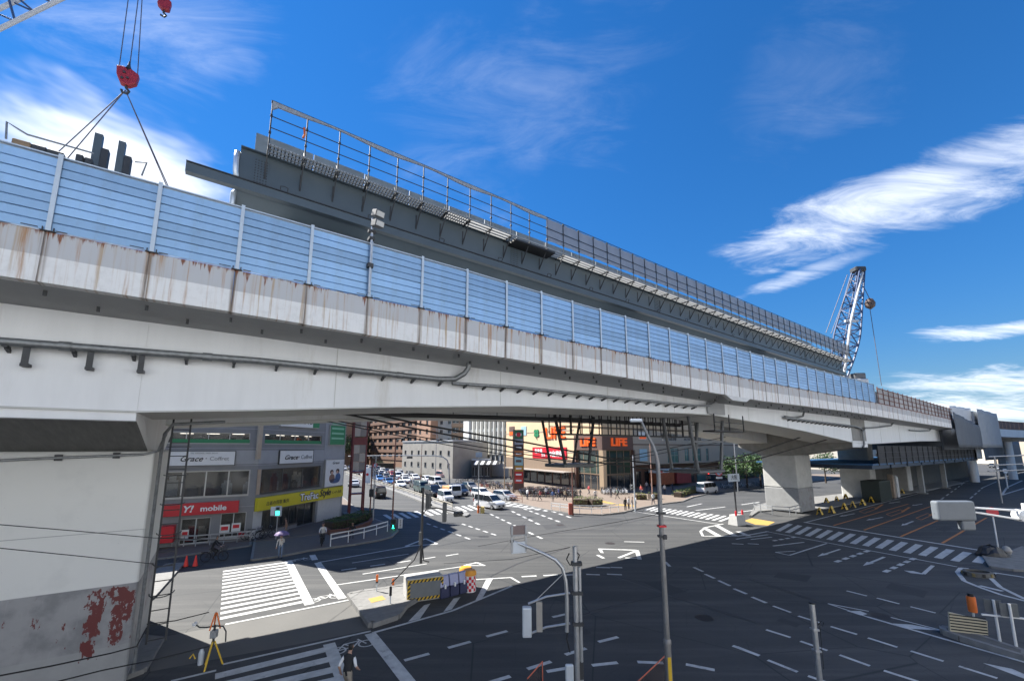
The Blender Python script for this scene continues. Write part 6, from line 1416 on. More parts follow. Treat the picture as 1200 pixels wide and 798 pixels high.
# --- tall street lamp in the middle foreground
b = at(786.5, 838); h = z_at(b, 757, 492)
t = thing('street_lamp', 'tall curved grey street lamp in the middle foreground', 'street lamp', b, 0)
hb = z_at(b, 771, 545)
mb = MB(); mb.path([(0, 0, 0), (0, 0, 2.0)], [.105, .10], 14); mb.path([(0, 0, 2.0), (-.0, 0, hb), (-.04, .02, hb + .35), (-.13, .05, hb + .68), (-.26, .12, hb + .98), (-.42, .2, h)], [.085, .065, .06, .052, .046, .04], 12)
mb.lathe([(.115, 1.95), (.12, 2.05), (.09, 2.1)], 12); mb.build('pole', mat('weathered_pole', (.22, .215, .21), .5, metal=.4, var=.25, scale=3, dark=(.22, .11, .07), darkamt=.6), t, smooth=True)
MB().box(-.78, -.38, .14, .30, h - .06, h + .05).build('lamp_head', M_SIGBACK, t, bevel=.03)
for z, m_ in ((z_at(b, 775, 601), M_DARK), (z_at(b, 776, 616), M_RED), (z_at(b, 776, 628), M_DARK)): MB().box(-.11, .13, -.11, .09, z - .03, z + .03).build('clamp_band', m_, t)
MB().box(.02, .12, -.13, -.02, z_at(b, 776, 631), z_at(b, 776, 626)).build('camera_box', M_DARK, t)
MB().box(-.05, .05, -.115, -.10, z_at(b, 782, 796), z_at(b, 782, 768)).build('hazard_band', M_YELLOW, t)
# --- signal pole with curved sign arm
b = at(678, 842); zt = z_at(b, 672, 640)
t = thing('signal_pole', 'galvanised signal pole with curved arm and brackets in the foreground', 'signal pole', b, 0)
mb = MB(); mb.tube((0, 0, 0), (0, 0, zt), .085, 12, r2=.075); mb.tube((.13, 0, .2), (.13, 0, zt - .6), .05, 10); mb.build('pole', M_GALV, t, smooth=True)
Y0 = b.y
def rel(x, y, dy=0.0):
    p = at_depth(x, y, Y0 + dy); return (p.x - b.x, p.y - b.y, p.z)
mb = MB(); mb.path([rel(664.5, 740), rel(664.5, 700), rel(663, 680), rel(659, 665), rel(651, 656), rel(640, 650), rel(622, 642), rel(601, 634)], [.06, .06, .057, .055, .05, .047, .042, .038], 10)
mb.build('curved_arm', M_GALV, t, smooth=True)
for y0, y1 in ((694.5, 707), (730, 743)):
    mb = MB(); mb.path([rel(668, y0), rel(640, (y0 + y1) / 2 - 2), rel(619, y1)], .032, 8); mb.build('bracket_arm', M_GALV, t, smooth=True)
MB().tube(rel(660, 672), rel(628, 703), .014, 6).build('stay', M_GALV, t)
for z in (z_at(b, 672, 694), z_at(b, 672, 730), z_at(b, 672, 660)): MB().box(-.12, .2, -.11, .11, z - .05, z + .05).build('clamp_band', M_DARK, t)
mb = MB(); mb.path([rel(667, 648), rel(664, 655), rel(668, 662), rel(676, 658), rel(679, 650), rel(674, 645)], .02, 6); mb.path([rel(666, 735), rel(664, 748), rel(668, 764)], .02, 6); mb.build('cable_coil', M_BLACK, t)
x0, y0, z0 = rel(617.5, 728); MB().box(x0 - .14, x0 + .14, y0 - .12, y0 + .12, z0 - .42, z0 + .42).build('signal_housing', M_SIGBACK, t, bevel=.04, seg=2)
x0, y0, z0 = rel(632, 722); MB().box(x0 - .09, x0 + .09, y0 - .05, y0 + .05, z0 - .42, z0 + .42).build('signal_back', mat('signal_beige', (.30, .28, .25), .6, var=.1), t)
x0, y0, z0 = rel(667, 787); MB().box(x0 - .12, x0 + .12, y0 - .12, y0, z0 - .24, z0 + .24).build('control_box', M_SIGBACK, t, bevel=.03)
x0, y0, z0 = rel(680.5, 785); MB().box(x0 - .06, x0 + .08, y0 - .05, y0 + .1, z0 - .25, z0 + .25).build('terminal_box', M_DARK, t, bevel=.02)
# sign plate at the tip of the arm (seen from behind)
x0, y0, z0 = rel(608, 630); fr = TM((x0, y0, z0), R(20))
mb = MB(); mb.box(-.26, .26, .0, .04, .1, .36, M=fr); mb.build('sign_plate', mat('sign_brown_back', (.20, .15, .14), .6, var=.15), t)
mb = MB()
for a in ((-.26, -.2), (.2, .26)): mb.box(*a, -.03, 0, -.42, .36, M=fr)
mb.box(-.26, .26, -.03, 0, .06, .1, M=fr); mb.build('sign_frame', M_POLE, t); MB().box(-.24, .24, -.02, .02, -.45, -.12, M=fr).build('sign_plate', M_SIGBACK, t)
MB().lathe([(.05, -.05), (.06, .05)], 8, M=TM(rel(600, 634), 0, R(90))).build('end_cap', M_DARK, t)
# --- short post with coil, lower right
b = at(962.5, 815); t = pole_thing('short_post', 'short galvanised post with a coiled cable at the lower right', 'post', b, z_at(b, 951, 707), .085, M_GALV, .08)
zc = z_at(b, 955, 728)
MB().lathe([(.09, 0), (.09, .04)], 12, M=TM((0, 0, z_at(b, 951, 707)))).build('cap', M_BLACK, t)
mb = MB(); mb.path([(.08, -.05, zc - .1), (.18, -.1, zc + .05), (.27, -.08, zc), (.24, -.05, zc - .12), (.12, -.02, zc - .05), (.08, 0, zc + .12)], .013, 6); mb.path([(.15, -.05, zc - .1), (.13, -.05, .8)], .012, 6); mb.build('cable_coil', M_BLACK, t)
for y in (737, 762): z = z_at(b, 955, y); MB().box(-.1, .1, -.1, .1, z - .025, z + .025).build('clamp_band', M_GALV, t)
MB().box(-.35, .3, -.2, .3, .0, .12).build('base_plate', M_SIGBACK, t)
# --- signal on the island
def signal_head(parent, p, rz, lit=None, n=3, horiz=True, s=1.0):
    M = TM(p, rz); w_ = .34 * s
    mb = MB()
    if horiz: mb.box(-w_ * n / 2, w_ * n / 2, -.09, .09, -w_ * .55, w_ * .55, M=M)
    else: mb.box(-w_ * .55, w_ * .55, -.09, .09, -w_ * n / 2, w_ * n / 2, M=M)
    o = mb.build('signal_head', M_SIGBODY, parent, bevel=.03)
    for i in range(n):
        c = ((i - (n - 1) / 2) * w_, 0) if horiz else (0, (i - (n - 1) / 2) * w_)
        on = lit is not None and i == lit[0]
        cm = mat('lamp_' + lit[1] if on else 'lamp_off', {'red': (.9, .03, .02), 'green': (.05, .8, .5)}[lit[1]] if on else (.04, .04, .04), .3, var=0, emit=3.0 if on else 0)
        MB().lathe([(w_ * .40, 0), (w_ * .40, .02)], 12, M=M @ TM((c[0], -.11, c[1]), 0, R(90))).build('lens', cm, o)
        mb = MB(); r_ = w_ * .44
        for k in range(7):
            a0, a1 = math.pi * (k / 7) , math.pi * ((k + 1) / 7)
            mb.add([(c[0] + r_ * math.cos(a0), -.09, c[1] + r_ * math.sin(a0)), (c[0] + r_ * math.cos(a1), -.09, c[1] + r_ * math.sin(a1)), (c[0] + r_ * math.cos(a1), -.26, c[1] + r_ * math.sin(a1)), (c[0] + r_ * math.cos(a0), -.26, c[1] + r_ * math.sin(a0))], [(0, 1, 2, 3)], M=M)
        mb.build('visor', M_SIGBODY, o)
    return o
b = at(492.5, 683); b.z = .2; zt = z_at(b, 497, 575)
t = thing('traffic_signal', 'dark traffic signal on the island standing on a concrete block', 'traffic signal', b, 0)
MB().tube((0, 0, .9), (0, 0, zt), .085, 12, r2=.06).build('pole', M_DARK, t, smooth=True)
blk_c = C6(775, 400); bx = blk_c - b
Mb = TM((bx.x + .1, bx.y - .05, -.2), R(24))
MB().box(-.95, .95, -.5, .6, .0, 1.15, M=Mb).build('concrete_block', mat('block_concrete', (.42, .41, .39), .8, var=.15), t, bevel=.05)
pn_ = MB().box(-.93, .93, -.56, -.51, .1, 1.1, M=Mb).build('hazard_board', M_YELLOW, t)
for k in range(9):
    for z0, z1 in ((.1, .24), (.96, 1.1)):
        a = -.91 + k * .2; MB().add([(a, -.572, z0), (a + .1, -.572, z0), (a + .2, -.572, z1), (a + .1, -.572, z1)], [(0, 1, 2, 3)], M=Mb).build('hazard_stripe', M_HAZB, pn_)
for k in range(4):
    for x0, x1 in ((-.93, -.79), (.79, .93)):
        z = .2 + k * .2; MB().add([(x0, -.571, z), (x1, -.571, z + .1), (x1, -.571, z + .2), (x0, -.571, z + .1)], [(0, 1, 2, 3)], M=Mb).build('hazard_stripe', M_HAZB, pn_)
MB().box(-.79, .79, -.569, -.56, .24, .96, M=Mb).build('plain_plate', mat('plate_grey', (.16, .17, .175), .5, var=.1), pn_)
mb = MB(); mb.path([(0, -.05, 2.0), (-.3, -.4, 1.2), (-.5, -.8, 1.02), (-1.0, -1.0, .5), (-1.4, -1.1, .12)], .035, 6); mb.path([(.05, 0, 1.9), (.2, -.2, 1.1), (.5, -.1, 1.0)], .035, 6); mb.build('cable', M_BLACK, t)
MB().box(-.14, .02, -.16, -.06, 1.95, 2.7).build('control_box', M_SIGBODY, t, bevel=.02)
def rb_(x, y, dy=0.0):
    p = at_depth(x, y, b.y + dy); return (p.x - b.x, p.y - b.y, p.z - b.z)
signal_head(t, rb_(502, 587, -.1), R(160), None, 3, False, .85)
mb = MB(); mb.path([rb_(494, 605), rb_(500, 596), rb_(512, 595), rb_(537, 600)], .035, 8); mb.build('arm', M_DARK, t)
signal_head(t, rb_(537, 602), R(30), None, 2, True, .8); MB().box(-.12, .12, -.1, .1, -.55, .55, M=TM(rb_(521, 600))).build('signal_back', M_SIGBODY, t, bevel=.03)
# small orange and black delineators on the island
def delineator(px, py, ytop, label, m):
    b_ = at(px, py); b_.z = .2; zt_ = z_at(b_, px, ytop); t_ = thing('delineator', label, 'delineator', b_, 0)
    MB().tube((0, 0, 0), (0, 0, zt_ - .2), .03, 8).build('post', M_SIGBACK, t_); MB().lathe([(.05, zt_ - .55), (.065, zt_ - .5), (.065, zt_ - .25), (.05, zt_ - .2)], 10).build('lens', m, t_); MB().lathe([(.07, zt_ - .62), (.07, zt_ - .55)], 10).build('collar', M_DARK, t_)
delineator(441, 697, 673, 'thin delineator with orange lens on the island, left one', M_ORG); delineator(460.5, 688, 678, 'orange lens delineator behind the black one on the island', M_ORG); delineator(457, 712, 687, 'black capped delineator at the front of the island', M_BLACK)
# barricade beyond the block
p0, p1 = C6(852, 405), C6(985, 370); bc = (p0 + p1) / 2; L_ = (p1 - p0).length; an = math.atan2((p1 - p0).y, (p1 - p0).x)
t = thing('water_barricade', 'lavender and navy plastic barricade behind the striped block', 'barricade', (bc.x, bc.y, 0), an)
for i in range(3):
    a = -L_ / 2 + L_ * i / 3 + .03; e = L_ / 3 - .06
    MB().loft([[(x, -.28, .02), (x, -.26, .55), (x, .26, .55), (x, .28, .02)] for x in (a, a + e)]).build('base_section', mat('navy_plastic', (.03, .035, .085), .5, var=.1), t, bevel=.03)
    MB().loft([[(x, -.22, .56), (x, -.12, 1.1), (x, .12, 1.1), (x, .22, .56)] for x in (a, a + e)]).build('top_section', mat('lavender_plastic', (.33, .34, .50), .5, var=.08), t, bevel=.03)
    MB().box(a + e * .4, a + e * .55, -.3, -.2, .5, .7).build('latch', M_SWHITE, t)
for i, (x, y) in enumerate(((1000, 368), (982, 352))):
    p = C6(x, y); t = thing('crash_barrel', ('red and white checked crash barrel with orange lid, front one', 'crash barrel with orange lid, rear one')[i], 'barrel', (p.x, p.y, 0), 0)
    MB().lathe([(.36, 0), (.36, .85)], 16).build('drum', M_SWHITE, t, smooth=True); MB().lathe([(.38, .85), (.37, 1.0), (.3, 1.1), (.02, 1.12)], 16).build('lid', mat('barrel_lid', (.72, .30, .02), .5, var=.05), t, smooth=True)
    for r_ in range(5):
        for k in range(8):
            a0 = 2 * math.pi * (k + (r_ % 2) * .5) / 8; vs = []
            for z_ in (.05 + r_ * .155, .05 + (r_ + 1) * .155):
                for j in range(3): a = a0 + j * math.pi / 16; vs.append((.364 * math.cos(a), .364 * math.sin(a), z_))
            MB().add(vs, [(0, 1, 4, 3), (1, 2, 5, 4)]).build('red_check', M_RED, t)
# --- pedestrian signal and its twin sign near the white fence
b = at(461, 622); b.z = .13; zt = z_at(b, 461, 607)
t = thing('pedestrian_signal', 'green walking pedestrian signal with white notice board beside the railing', 'pedestrian signal', b, 0)
MB().tube((0, 0, 0), (0, 0, zt), .06, 8).build('pole', M_POLE, t)
for i, (z0, on) in enumerate(((zt - .42, False), (zt - .9, True))):
    MB().box(-.28, .28, -.14, .14, z0 - .22, z0 + .24).build('signal_head', M_SIGBODY, t, bevel=.02)
    MB().box(-.2, .2, -.16, -.145, z0 - .16, z0 + .18).build('lens', mat('walk_lens_off', (.03, .03, .03), .3, var=0), t)
    if on:
        g_ = mat('walk_green', (.02, .95, .55), .3, var=0, emit=4.0); mb = MB(); mb.lathe([(.045, 0), (.045, .01)], 8, M=TM((0, -.165, z0 + .12), 0, R(90))); mb.box(-.05, .05, -.17, -.16, z0 - .04, z0 + .07); mb.bar((0, -.165, z0 - .03), (.09, -.165, z0 - .14), .04, .04); mb.bar((0, -.165, z0 - .03), (-.08, -.165, z0 - .14), .04, .04); mb.build('walking_figure', g_, t)
s_ = MB().box(.45, .85, -.06, -.02, zt - 1.05, zt - .15).build('notice_board', M_SWHITE, t)
text('歩車分離式', .15, M_INK, s_, (.65, -.07, zt - .6), 0, depth=.01).rotation_euler = (R(90), R(90), 0)
b = at(323, 634); b.z = .13; zt = z_at(b, 324, 596)
t = thing('pedestrian_signal', 'pedestrian signal with green lamp in front of the yellow clothes shop', 'pedestrian signal', b, 0)
MB().tube((0, 0, 0), (0, 0, zt), .05, 8).build('pole', M_POLE, t); MB().box(-.22, .26, -.12, .12, zt - .75, zt + .1).build('signal_head', M_SIGBACK, t, bevel=.02); MB().box(-.1, .16, -.14, -.12, zt - .62, zt - .3).build('green_lens', mat('walk_green', (.02, .95, .55), .3, var=0, emit=4.0), t); MB().box(-.12, .18, -.135, -.12, zt - .25, zt + .03).build('red_lens', M_DARK, t); MB().box(-.62, -.28, -.05, .0, zt - .7, zt + .05).build('notice_board', M_SWHITE, t)
# --- white guard railing at the corner
def railing(name, label, pts, h, nposts, m, rails=(.95, .6), r=.03, cat='railing', zbase=.13):
    t_ = thing(name, label, cat, (pts[0].x, pts[0].y, zbase), 0); o_ = Vector((pts[0].x, pts[0].y, zbase))
    segs = [(a, b_) for a, b_ in zip(pts, pts[1:])]; Ltot = sum((b_ - a).length for a, b_ in segs); 
    def along(u):
        d = u * Ltot
        for a, b_ in segs:
            l = (b_ - a).length
            if d <= l + 1e-6: return a + (b_ - a) * (d / l)
            d -= l
        return pts[-1].copy()
    P_ = [along(i / (nposts - 1)) for i in range(nposts)]
    for p_ in P_: q = Vector((p_.x, p_.y, zbase)) - o_; MB().tube(q, q + Vector((0, 0, h)), r * 1.3, 8).build('post', m, t_)
    for f_ in rails:
        for a, b_ in zip(P_, P_[1:]):
            q0 = Vector((a.x, a.y, zbase)) - o_; q1 = Vector((b_.x, b_.y, zbase)) - o_; z = Vector((0, 0, h * f_)); MB().bar(q0 + z, q1 + z, r * 1.2, r * 3.2).build('rail', m, t_)
    return t_
M_RAILW = mat('railing_white', (.68, .68, .67), .45, var=.06)
railing('guard_railing', 'white two-rail guard railing round the corner pavement', [C6(348, 168), C6(420, 152), C6(520, 128), C6(615, 98)], .95, 5, M_RAILW)
railing('guard_railing', 'low white railing along the plaza kerb before the flower bed', [CP(646, 599), CP(672, 602.5), CP(700, 603.2), CP(725, 600.5)], .95, 8, M_RAILW)
railing('guard_railing', 'red brown low railing beside the silver hatchback', [CP(589, 586.5), CP(612, 590)], .9, 5, M_POLEB)
railing('guard_railing', 'long pale railing on the street median', [CP(405, 555.9), CP(476, 579.2), CP(530, 599)], .75, 26, mat('railing_beige', (.50, .46, .38), .6, var=.1), zbase=.18)
railing('guard_railing', 'grey pipe railing round the far column', [CP(884, 599), CP(897, 603.5), CP(925, 606), CP(940, 602)], 1.0, 6, M_POLE)
railing('guard_railing', 'grey railing in front of the red phone shop', [C2(0, 158), C2(250, 158), C2(498, 134)], .85, 10, M_POLE)
# hedge planter at the corner: brick ring and shrubs
def leaf_cloud(name, c, rx, ry, rz_, n, size, m, parent=None, seed=1, off=None, shell=.55):
    rg_ = random.Random(seed); mb = MB()
    for i in range(n):
        while True:
            d = Vector((rg_.uniform(-1, 1), rg_.uniform(-1, 1), rg_.uniform(-1, 1)))
            if shell < d.length < 1: break
        p = Vector((c[0] + d.x * rx, c[1] + d.y * ry, c[2] + d.z * rz_)); s = size * rg_.uniform(.6, 1.3)
        u = Vector((rg_.gauss(0, 1), rg_.gauss(0, 1), rg_.gauss(0, .6))).normalized(); v_ = u.cross(Vector((rg_.gauss(0, 1), rg_.gauss(0, 1), rg_.gauss(0, 1)))).normalized()
        mb.add([tuple(p - u * s - v_ * s * .2), tuple(p + v_ * s * .5), tuple(p + u * s), tuple(p - v_ * s * .5)], [(0, 1, 2, 3)], rg_.choice((0, 0, 1)))
    return mb.build(name, m, parent, off=off)
M_LEAF = mat('leaf_dark', (.028, .065, .018), .6, var=.3, scale=6); M_LEAF2 = mat('leaf_light', (.07, .13, .03), .6, var=.3, scale=6); M_LEAFY = mat('leaf_yellow', (.28, .27, .05), .6, var=.3, scale=6); M_BARK = mat('bark', (.07, .05, .035), .9, var=.3, scale=10)
def hedge(label, pts, h, wd, m, seed, dens=420, zb=.13):
    t_ = thing('hedge', label, 'hedge', (pts[0].x, pts[0].y, zb), 0); o_ = (pts[0].x, pts[0].y, zb); rg_ = random.Random(seed); mb = MB(); core = MB()
    for a, b_ in zip(pts, pts[1:]):
        d = b_ - a; l = d.length; nn = Vector((-d.y, d.x, 0)).normalized()
        core.bar((a.x, a.y, zb + h * .40), (b_.x, b_.y, zb + h * .40), wd * .7, h * .75)
        for i in range(int(dens * l * h)):
            k = rg_.random(); s_ = rg_.choice((-1, 1)); top = rg_.random() < .45; lump = .08 * math.sin(k * l * 3.1 + seed)
            off_ = nn * (wd / 2 * (rg_.uniform(-1, 1) if top else s_ * rg_.uniform(.85, 1.1))); z = zb + (h * rg_.uniform(.9, 1.05) + lump if top else rg_.uniform(.08, 1) * h)
            p_ = a + d * k + off_; p_.z = z; s = .055 * rg_.uniform(.6, 1.5); u = Vector((rg_.gauss(0, 1), rg_.gauss(0, 1), rg_.gauss(0, 1))).normalized(); v_ = u.cross(Vector((rg_.gauss(0, 1), rg_.gauss(0, 1), rg_.gauss(0, 1)))).normalized()
            mb.add([tuple(p_ - u * s), tuple(p_ + v_ * s * .6), tuple(p_ + u * s), tuple(p_ - v_ * s * .6)], [(0, 1, 2, 3)], rg_.choice((0, 0, 1)))
    core.build('twigs', M_BARK, t_, off=o_); mb.build('foliage', m, t_, off=o_); return t_
hedge('dark green clipped hedge in the corner planter', [C6(335, 92), C6(400, 78), C6(470, 55), C6(520, 38)], .9, 1.6, [M_LEAF, M_LEAF2], 3)
pl_ = thing('planter_wall', 'low red brick planter wall round the corner hedge', 'planter', (C6(330, 105).x, C6(330, 105).y, .13), 0); po = (C6(330, 105).x, C6(330, 105).y, .13)
pw = [C6(325, 98), C6(345, 112), C6(420, 104), C6(480, 88), C6(530, 66), C6(540, 50)]; mbk = mat('brick_red', (.16, .07, .05), .85, var=.2, scale=8)
for a, b_ in zip(pw, pw[1:]):
    l = (b_ - a).length; k = max(1, int(l / .45))
    for j in range(k):
        for r_ in range(2):
            f0, f1 = (j + .02) / k, (j + .98) / k; p_, q_ = a + (b_ - a) * f0, a + (b_ - a) * f1; MB().bar((p_.x, p_.y, .13 + .11 + r_ * .2), (q_.x, q_.y, .13 + .11 + r_ * .2), .22, .19).build('brick', mbk, pl_, off=po)
hedge('green flower bed hedge behind the plaza railing', [CP(673, 593), CP(690, 594), CP(702, 593)], 1.1, 2.2, [M_LEAF2, M_LEAFY], 5, 200)
hedge('yellow flowering planter beside the plaza crossing, left one', [CP(745, 586), CP(757, 586)], .9, 1.4, [M_LEAFY, M_LEAF2], 6, 200); hedge('yellow flowering planter beside the plaza crossing, right one', [CP(762, 585.5), CP(771, 585)], .9, 1.4, [M_LEAFY, M_LEAF2], 7, 200)
hedge('long low green hedge at the kerb behind the white van', [CP(794, 583.5), CP(808, 579), CP(822, 575.5)], .9, 1.6, [M_LEAF2, M_LEAFY], 8, 160)
hedge('bright green hedge far up the cross street', [CP(440, 549), CP(462, 549.5)], 2.6, 2.0, [mat('leaf_vivid', (.06, .22, .02), .6, var=.2), M_LEAF2], 9, 25)
hedge('green verge in front of the low grey building', [CP(486, 560), CP(505, 562)], 1.0, 2.0, [M_LEAF2, M_LEAFY], 10, 60)
# --- traffic cones
for i, (x, y) in enumerate(((217.5, 664), (228.5, 663.5))):
    p = at(x, y); t = thing('traffic_cone', ('red traffic cone nearer the pier', 'red traffic cone nearer the crossing')[i], 'traffic cone', p, 0)
    MB().box(-.19, .19, -.19, .19, 0, .04).build('base', M_HAZB, t); MB().lathe([(.15, .04), (.03, .72)], 12).build('cone', mat('cone_red', (.75, .04, .03), .5, var=.05), t, smooth=True); MB().lathe([(.106, .28), (.082, .42)], 12, cap=False).build('collar', M_SWHITE, t)
# --- yellow and black work-zone stand near the pier
b = at(247, 781); t = thing('work_stand', 'yellow and orange work-zone stand with lamps near the white pier', 'work stand', b, R(10)); t.scale = (.85, .85, .85)
for a in range(3):
    an = a * 2 * math.pi / 3 + .4; MB().tube((.42 * math.cos(an), .42 * math.sin(an), 0), (.05 * math.cos(an), .05 * math.sin(an), 1.0), .035, 6).build('leg', M_YELLOW, t)
MB().tube((0, 0, .8), (0, 0, 1.65), .045, 8).build('post', M_DARK, t); MB().box(-.12, .12, -.12, .12, 1.15, 1.45).build('battery_box', mat('box_grey', (.3, .3, .3), .5, var=.2), t, bevel=.02)
for a in range(3):
    an = a * 2 * math.pi / 3; MB().tube((.22 * math.cos(an), .22 * math.sin(an), 1.5), (.03 * math.cos(an), .03 * math.sin(an), 2.15), .03, 6).build('upper_leg', M_ORG, t)
mb = MB(); mb.path([(-.75, 0, 1.72), (-.6, 0, 1.6), (-.3, 0, 1.58), (.0, 0, 1.62), (.35, -.05, 1.6), (.5, -.1, 1.4), (.52, -.1, 1.0)], .03, 6); mb.build('cross_arm', M_DARK, t); MB().lathe([(.07, -.08), (.08, .08)], 10, M=TM((-.78, 0, 1.75), 0, R(90))).build('lamp', M_SWHITE, t)
MB().lathe([(.11, 0), (.11, .45), (.06, .6), (.02, .62)], 12, M=TM((-.55, .3, 0))).build('gas_bottle', M_SIGBACK, t, smooth=True); mb = MB(); mb.path([(-.9, .1, .35), (-.8, .15, .5), (-.7, .15, .3)], .03, 6); mb.build('yellow_strap', M_YELLOW, t)
b = at(92, 812); 
for i, x in enumerate((88, 95)):
    b = at(x, 808); t = thing('delineator', ('yellow marker post at the foot of the white pier, left', 'yellow marker post at the foot of the white pier, right')[i], 'delineator', b, 0); MB().tube((0, 0, 0), (0, 0, .55), .05, 8).build('post', M_YELLOW, t); MB().lathe([(.055, .3), (.055, .4)], 8).build('band', M_HAZB, t)
# --- right: wrapped sign on an arm
b = at(1172, 668); b.z = 0
t = thing('wrapped_signal', 'traffic signal wrapped in grey plastic on a white arm at the right edge', 'traffic signal', at(1232, 690), 0); bo = at(1232, 690)
YS = 15.0
def rw(x, y, dy=0): p = at_depth(x, y, YS + dy); return p
bo = Vector((rw(1222, 700).x, YS, 0)); t.location = bo
def rl_(x, y, dy=0): p = rw(x, y, dy); return (p.x - bo.x, p.y - bo.y, p.z)
MB().tube((0, 0, 0), (0, 0, rl_(1222, 590)[2]), .11, 12).build('pole', M_SWHITE, t)
for y0, y1 in ((598, 613), (594, 600)): MB().tube(rl_(1130, y0), rl_(1222, y1), .035, 8).build('arm', M_SWHITE, t)
x0, y0, z0 = rl_(1117, 598); MB().box(x0 - .66, x0 + .66, y0 - .14, y0 + .14, z0 - .33, z0 + .33).build('wrapped_head', M_WRAP, t, bevel=.07, seg=3)
x0, y0, z0 = rl_(1132, 615); MB().box(x0 - .22, x0 + .26, y0 - .1, y0 + .1, z0 - .17, z0 + .17).build('wrapped_box', M_WRAP, t, bevel=.06, seg=3)
for dz_ in (-.12, .05): MB().tube(rl_(1095, 598 - dz_ * 30), rl_(1139, 599 - dz_ * 30), .012, 5).build('tie_rope', M_DARK, t)
x0, y0, z0 = rl_(1197, 604); MB().lathe([(.02, -.2), (.2, -.15), (.2, .1), (.02, .16)], 12, M=TM((x0, y0, z0), 0, R(90))).build('round_lamp', M_SWHITE, t)
# round red sign on a post
b = at(1170, 643); t = thing('road_sign', 'white post with a round red sign at the right corner island', 'road sign', b, 0); zt = z_at(b, 1165, 598)
MB().tube((0, 0, .1), (0, 0, zt), .05, 8).build('post', M_SWHITE, t); MB().lathe([(.02, -.02), (.36, -.02), (.36, .02), (.02, .02)], 16, M=TM((-.05, -.07, zt - .1), R(-25), R(75))).build('sign_disc', M_RED, t)
b = at(1163, 652); t = thing('covered_heap', 'heap of kit under dark plastic sheet on the corner island', 'covered heap', b, 0); t.scale = (.72, .72, .8); rg_ = random.Random(4)
mb = MB(); n, k = 12, 7
mb.lathe([(1.15 * (1 + .12 * math.sin(i * 2.3)), z) for i, z in enumerate((.1, .35, .6, .8, .95, 1.0))][:1] + [(1.1, .1), (1.0, .4), (.75, .7), (.5, .9), (.1, 1.0)], 14, M=TM((0, 0, 0)) @ Matrix.Scale(1.5, 4, (1, 0, 0)))
mb.v = [(x * .75 + rg_.uniform(-.12, .12), y + rg_.uniform(-.12, .12), max(.1, z + rg_.uniform(-.1, .1))) for x, y, z in mb.v]; mb.build('sheet', mat('dark_plastic', (.025, .025, .027), .5, var=.2, bump=.5, bscale=5), t); MB().lathe([(.3, 0), (.4, .3), (.25, .6), (.05, .7)], 10, M=TM((1.2, -.3, .3))).build('pale_bag', mat('pale_bag', (.35, .33, .30), .8, var=.2), t, smooth=True)
# oval planter
mat('cream_dull', (.22, .17, .07), .7, var=.2)
b = C1(975, 345); t = thing('round_planter', 'dark oval kerb planter in the right channelising island', 'planter', (b.x, b.y, 0), 0); t.scale = (.62, .62, .8)
Ms = Matrix.Scale(1.35, 4, (1, 0, 0)); MB().lathe([(.95, 0), (.9, .32), (.72, .34), (.72, .22)], 16, M=Ms, cap=False).build('kerb_ring', MATS['dark_kerb'], t, smooth=True); MB().lathe([(.02, .20), (.74, .20), (.74, .18)], 14, M=Ms).build('soil', mat('soil', (.05, .04, .03), .9, var=.3), t)
for i in range(10): a = i * .63; MB().box(-.11, .11, -.05, .05, .05, .28, M=TM((1.29 * math.cos(a), .93 * math.sin(a), 0), a + math.pi / 2)).build('striped_plate', M_HAZB if i % 2 else MATS['cream_dull'], t)
# wedge sign on the median nose and its lens
b = C1(935, 612); b.z = .2; t = thing('striped_wedge', 'black and cream striped wedge board on the median nose', 'wedge board', b, R(-18))
MB().loft([[(-.62, y, 0), (.62, y, 0), (.66, y, .55), (-.55, y, .75)] for y in (.05, -.05)]).build('board', mat('cream_board', (.52, .46, .33), .6, var=.1), t)
for k in range(6): z = .04 + k * .115; MB().add([(-.58, -.055, z + .03), (.62, -.055, z - .0), (.62, -.055, z + .05), (-.58, -.055, z + .08)], [(0, 1, 2, 3)]).build('stripe', M_HAZB, t)
b = C1(968, 600); b.z = .2; t = thing('delineator', 'orange lamp delineator behind the striped wedge board', 'delineator', b, 0); MB().tube((0, 0, 0), (0, 0, .8), .04, 8).build('post', M_SWHITE, t); MB().lathe([(.14, .72), (.15, .8), (.15, 1.28), (.14, 1.34)], 10).build('lens', M_ORG, t, smooth=True); MB().lathe([(.1, 1.34), (.1, 1.46)], 8).build('cap', M_BLACK, t)
t = thing('sign_posts', 'pair of white posts with two grey plates on the right median', 'sign posts', C1(1110, 660), R(-18)); sb0 = C1(1110, 660)
for i, (x, y) in enumerate(((1072, 650), (1142, 672))):
    p = C1(x, y) - sb0; Mi = Matrix.Rotation(R(18), 4, 'Z'); q = Mi @ Vector((p.x, p.y, 0)); MB().tube((q.x, q.y, .1), (q.x, q.y, 1.75), .045, 8).build('post', M_SWHITE, t); MB().box(q.x - .28, q.x + .28, q.y + .05, q.y + .08, 1.25, 1.75).build('plate', mat('plate_dark', (.10, .11, .12), .5, var=.15), t)
MB().bar((-.7, .0, 1.2), (1.1, -.05, 1.2), .05, .06).build('rail', M_SWHITE, t)
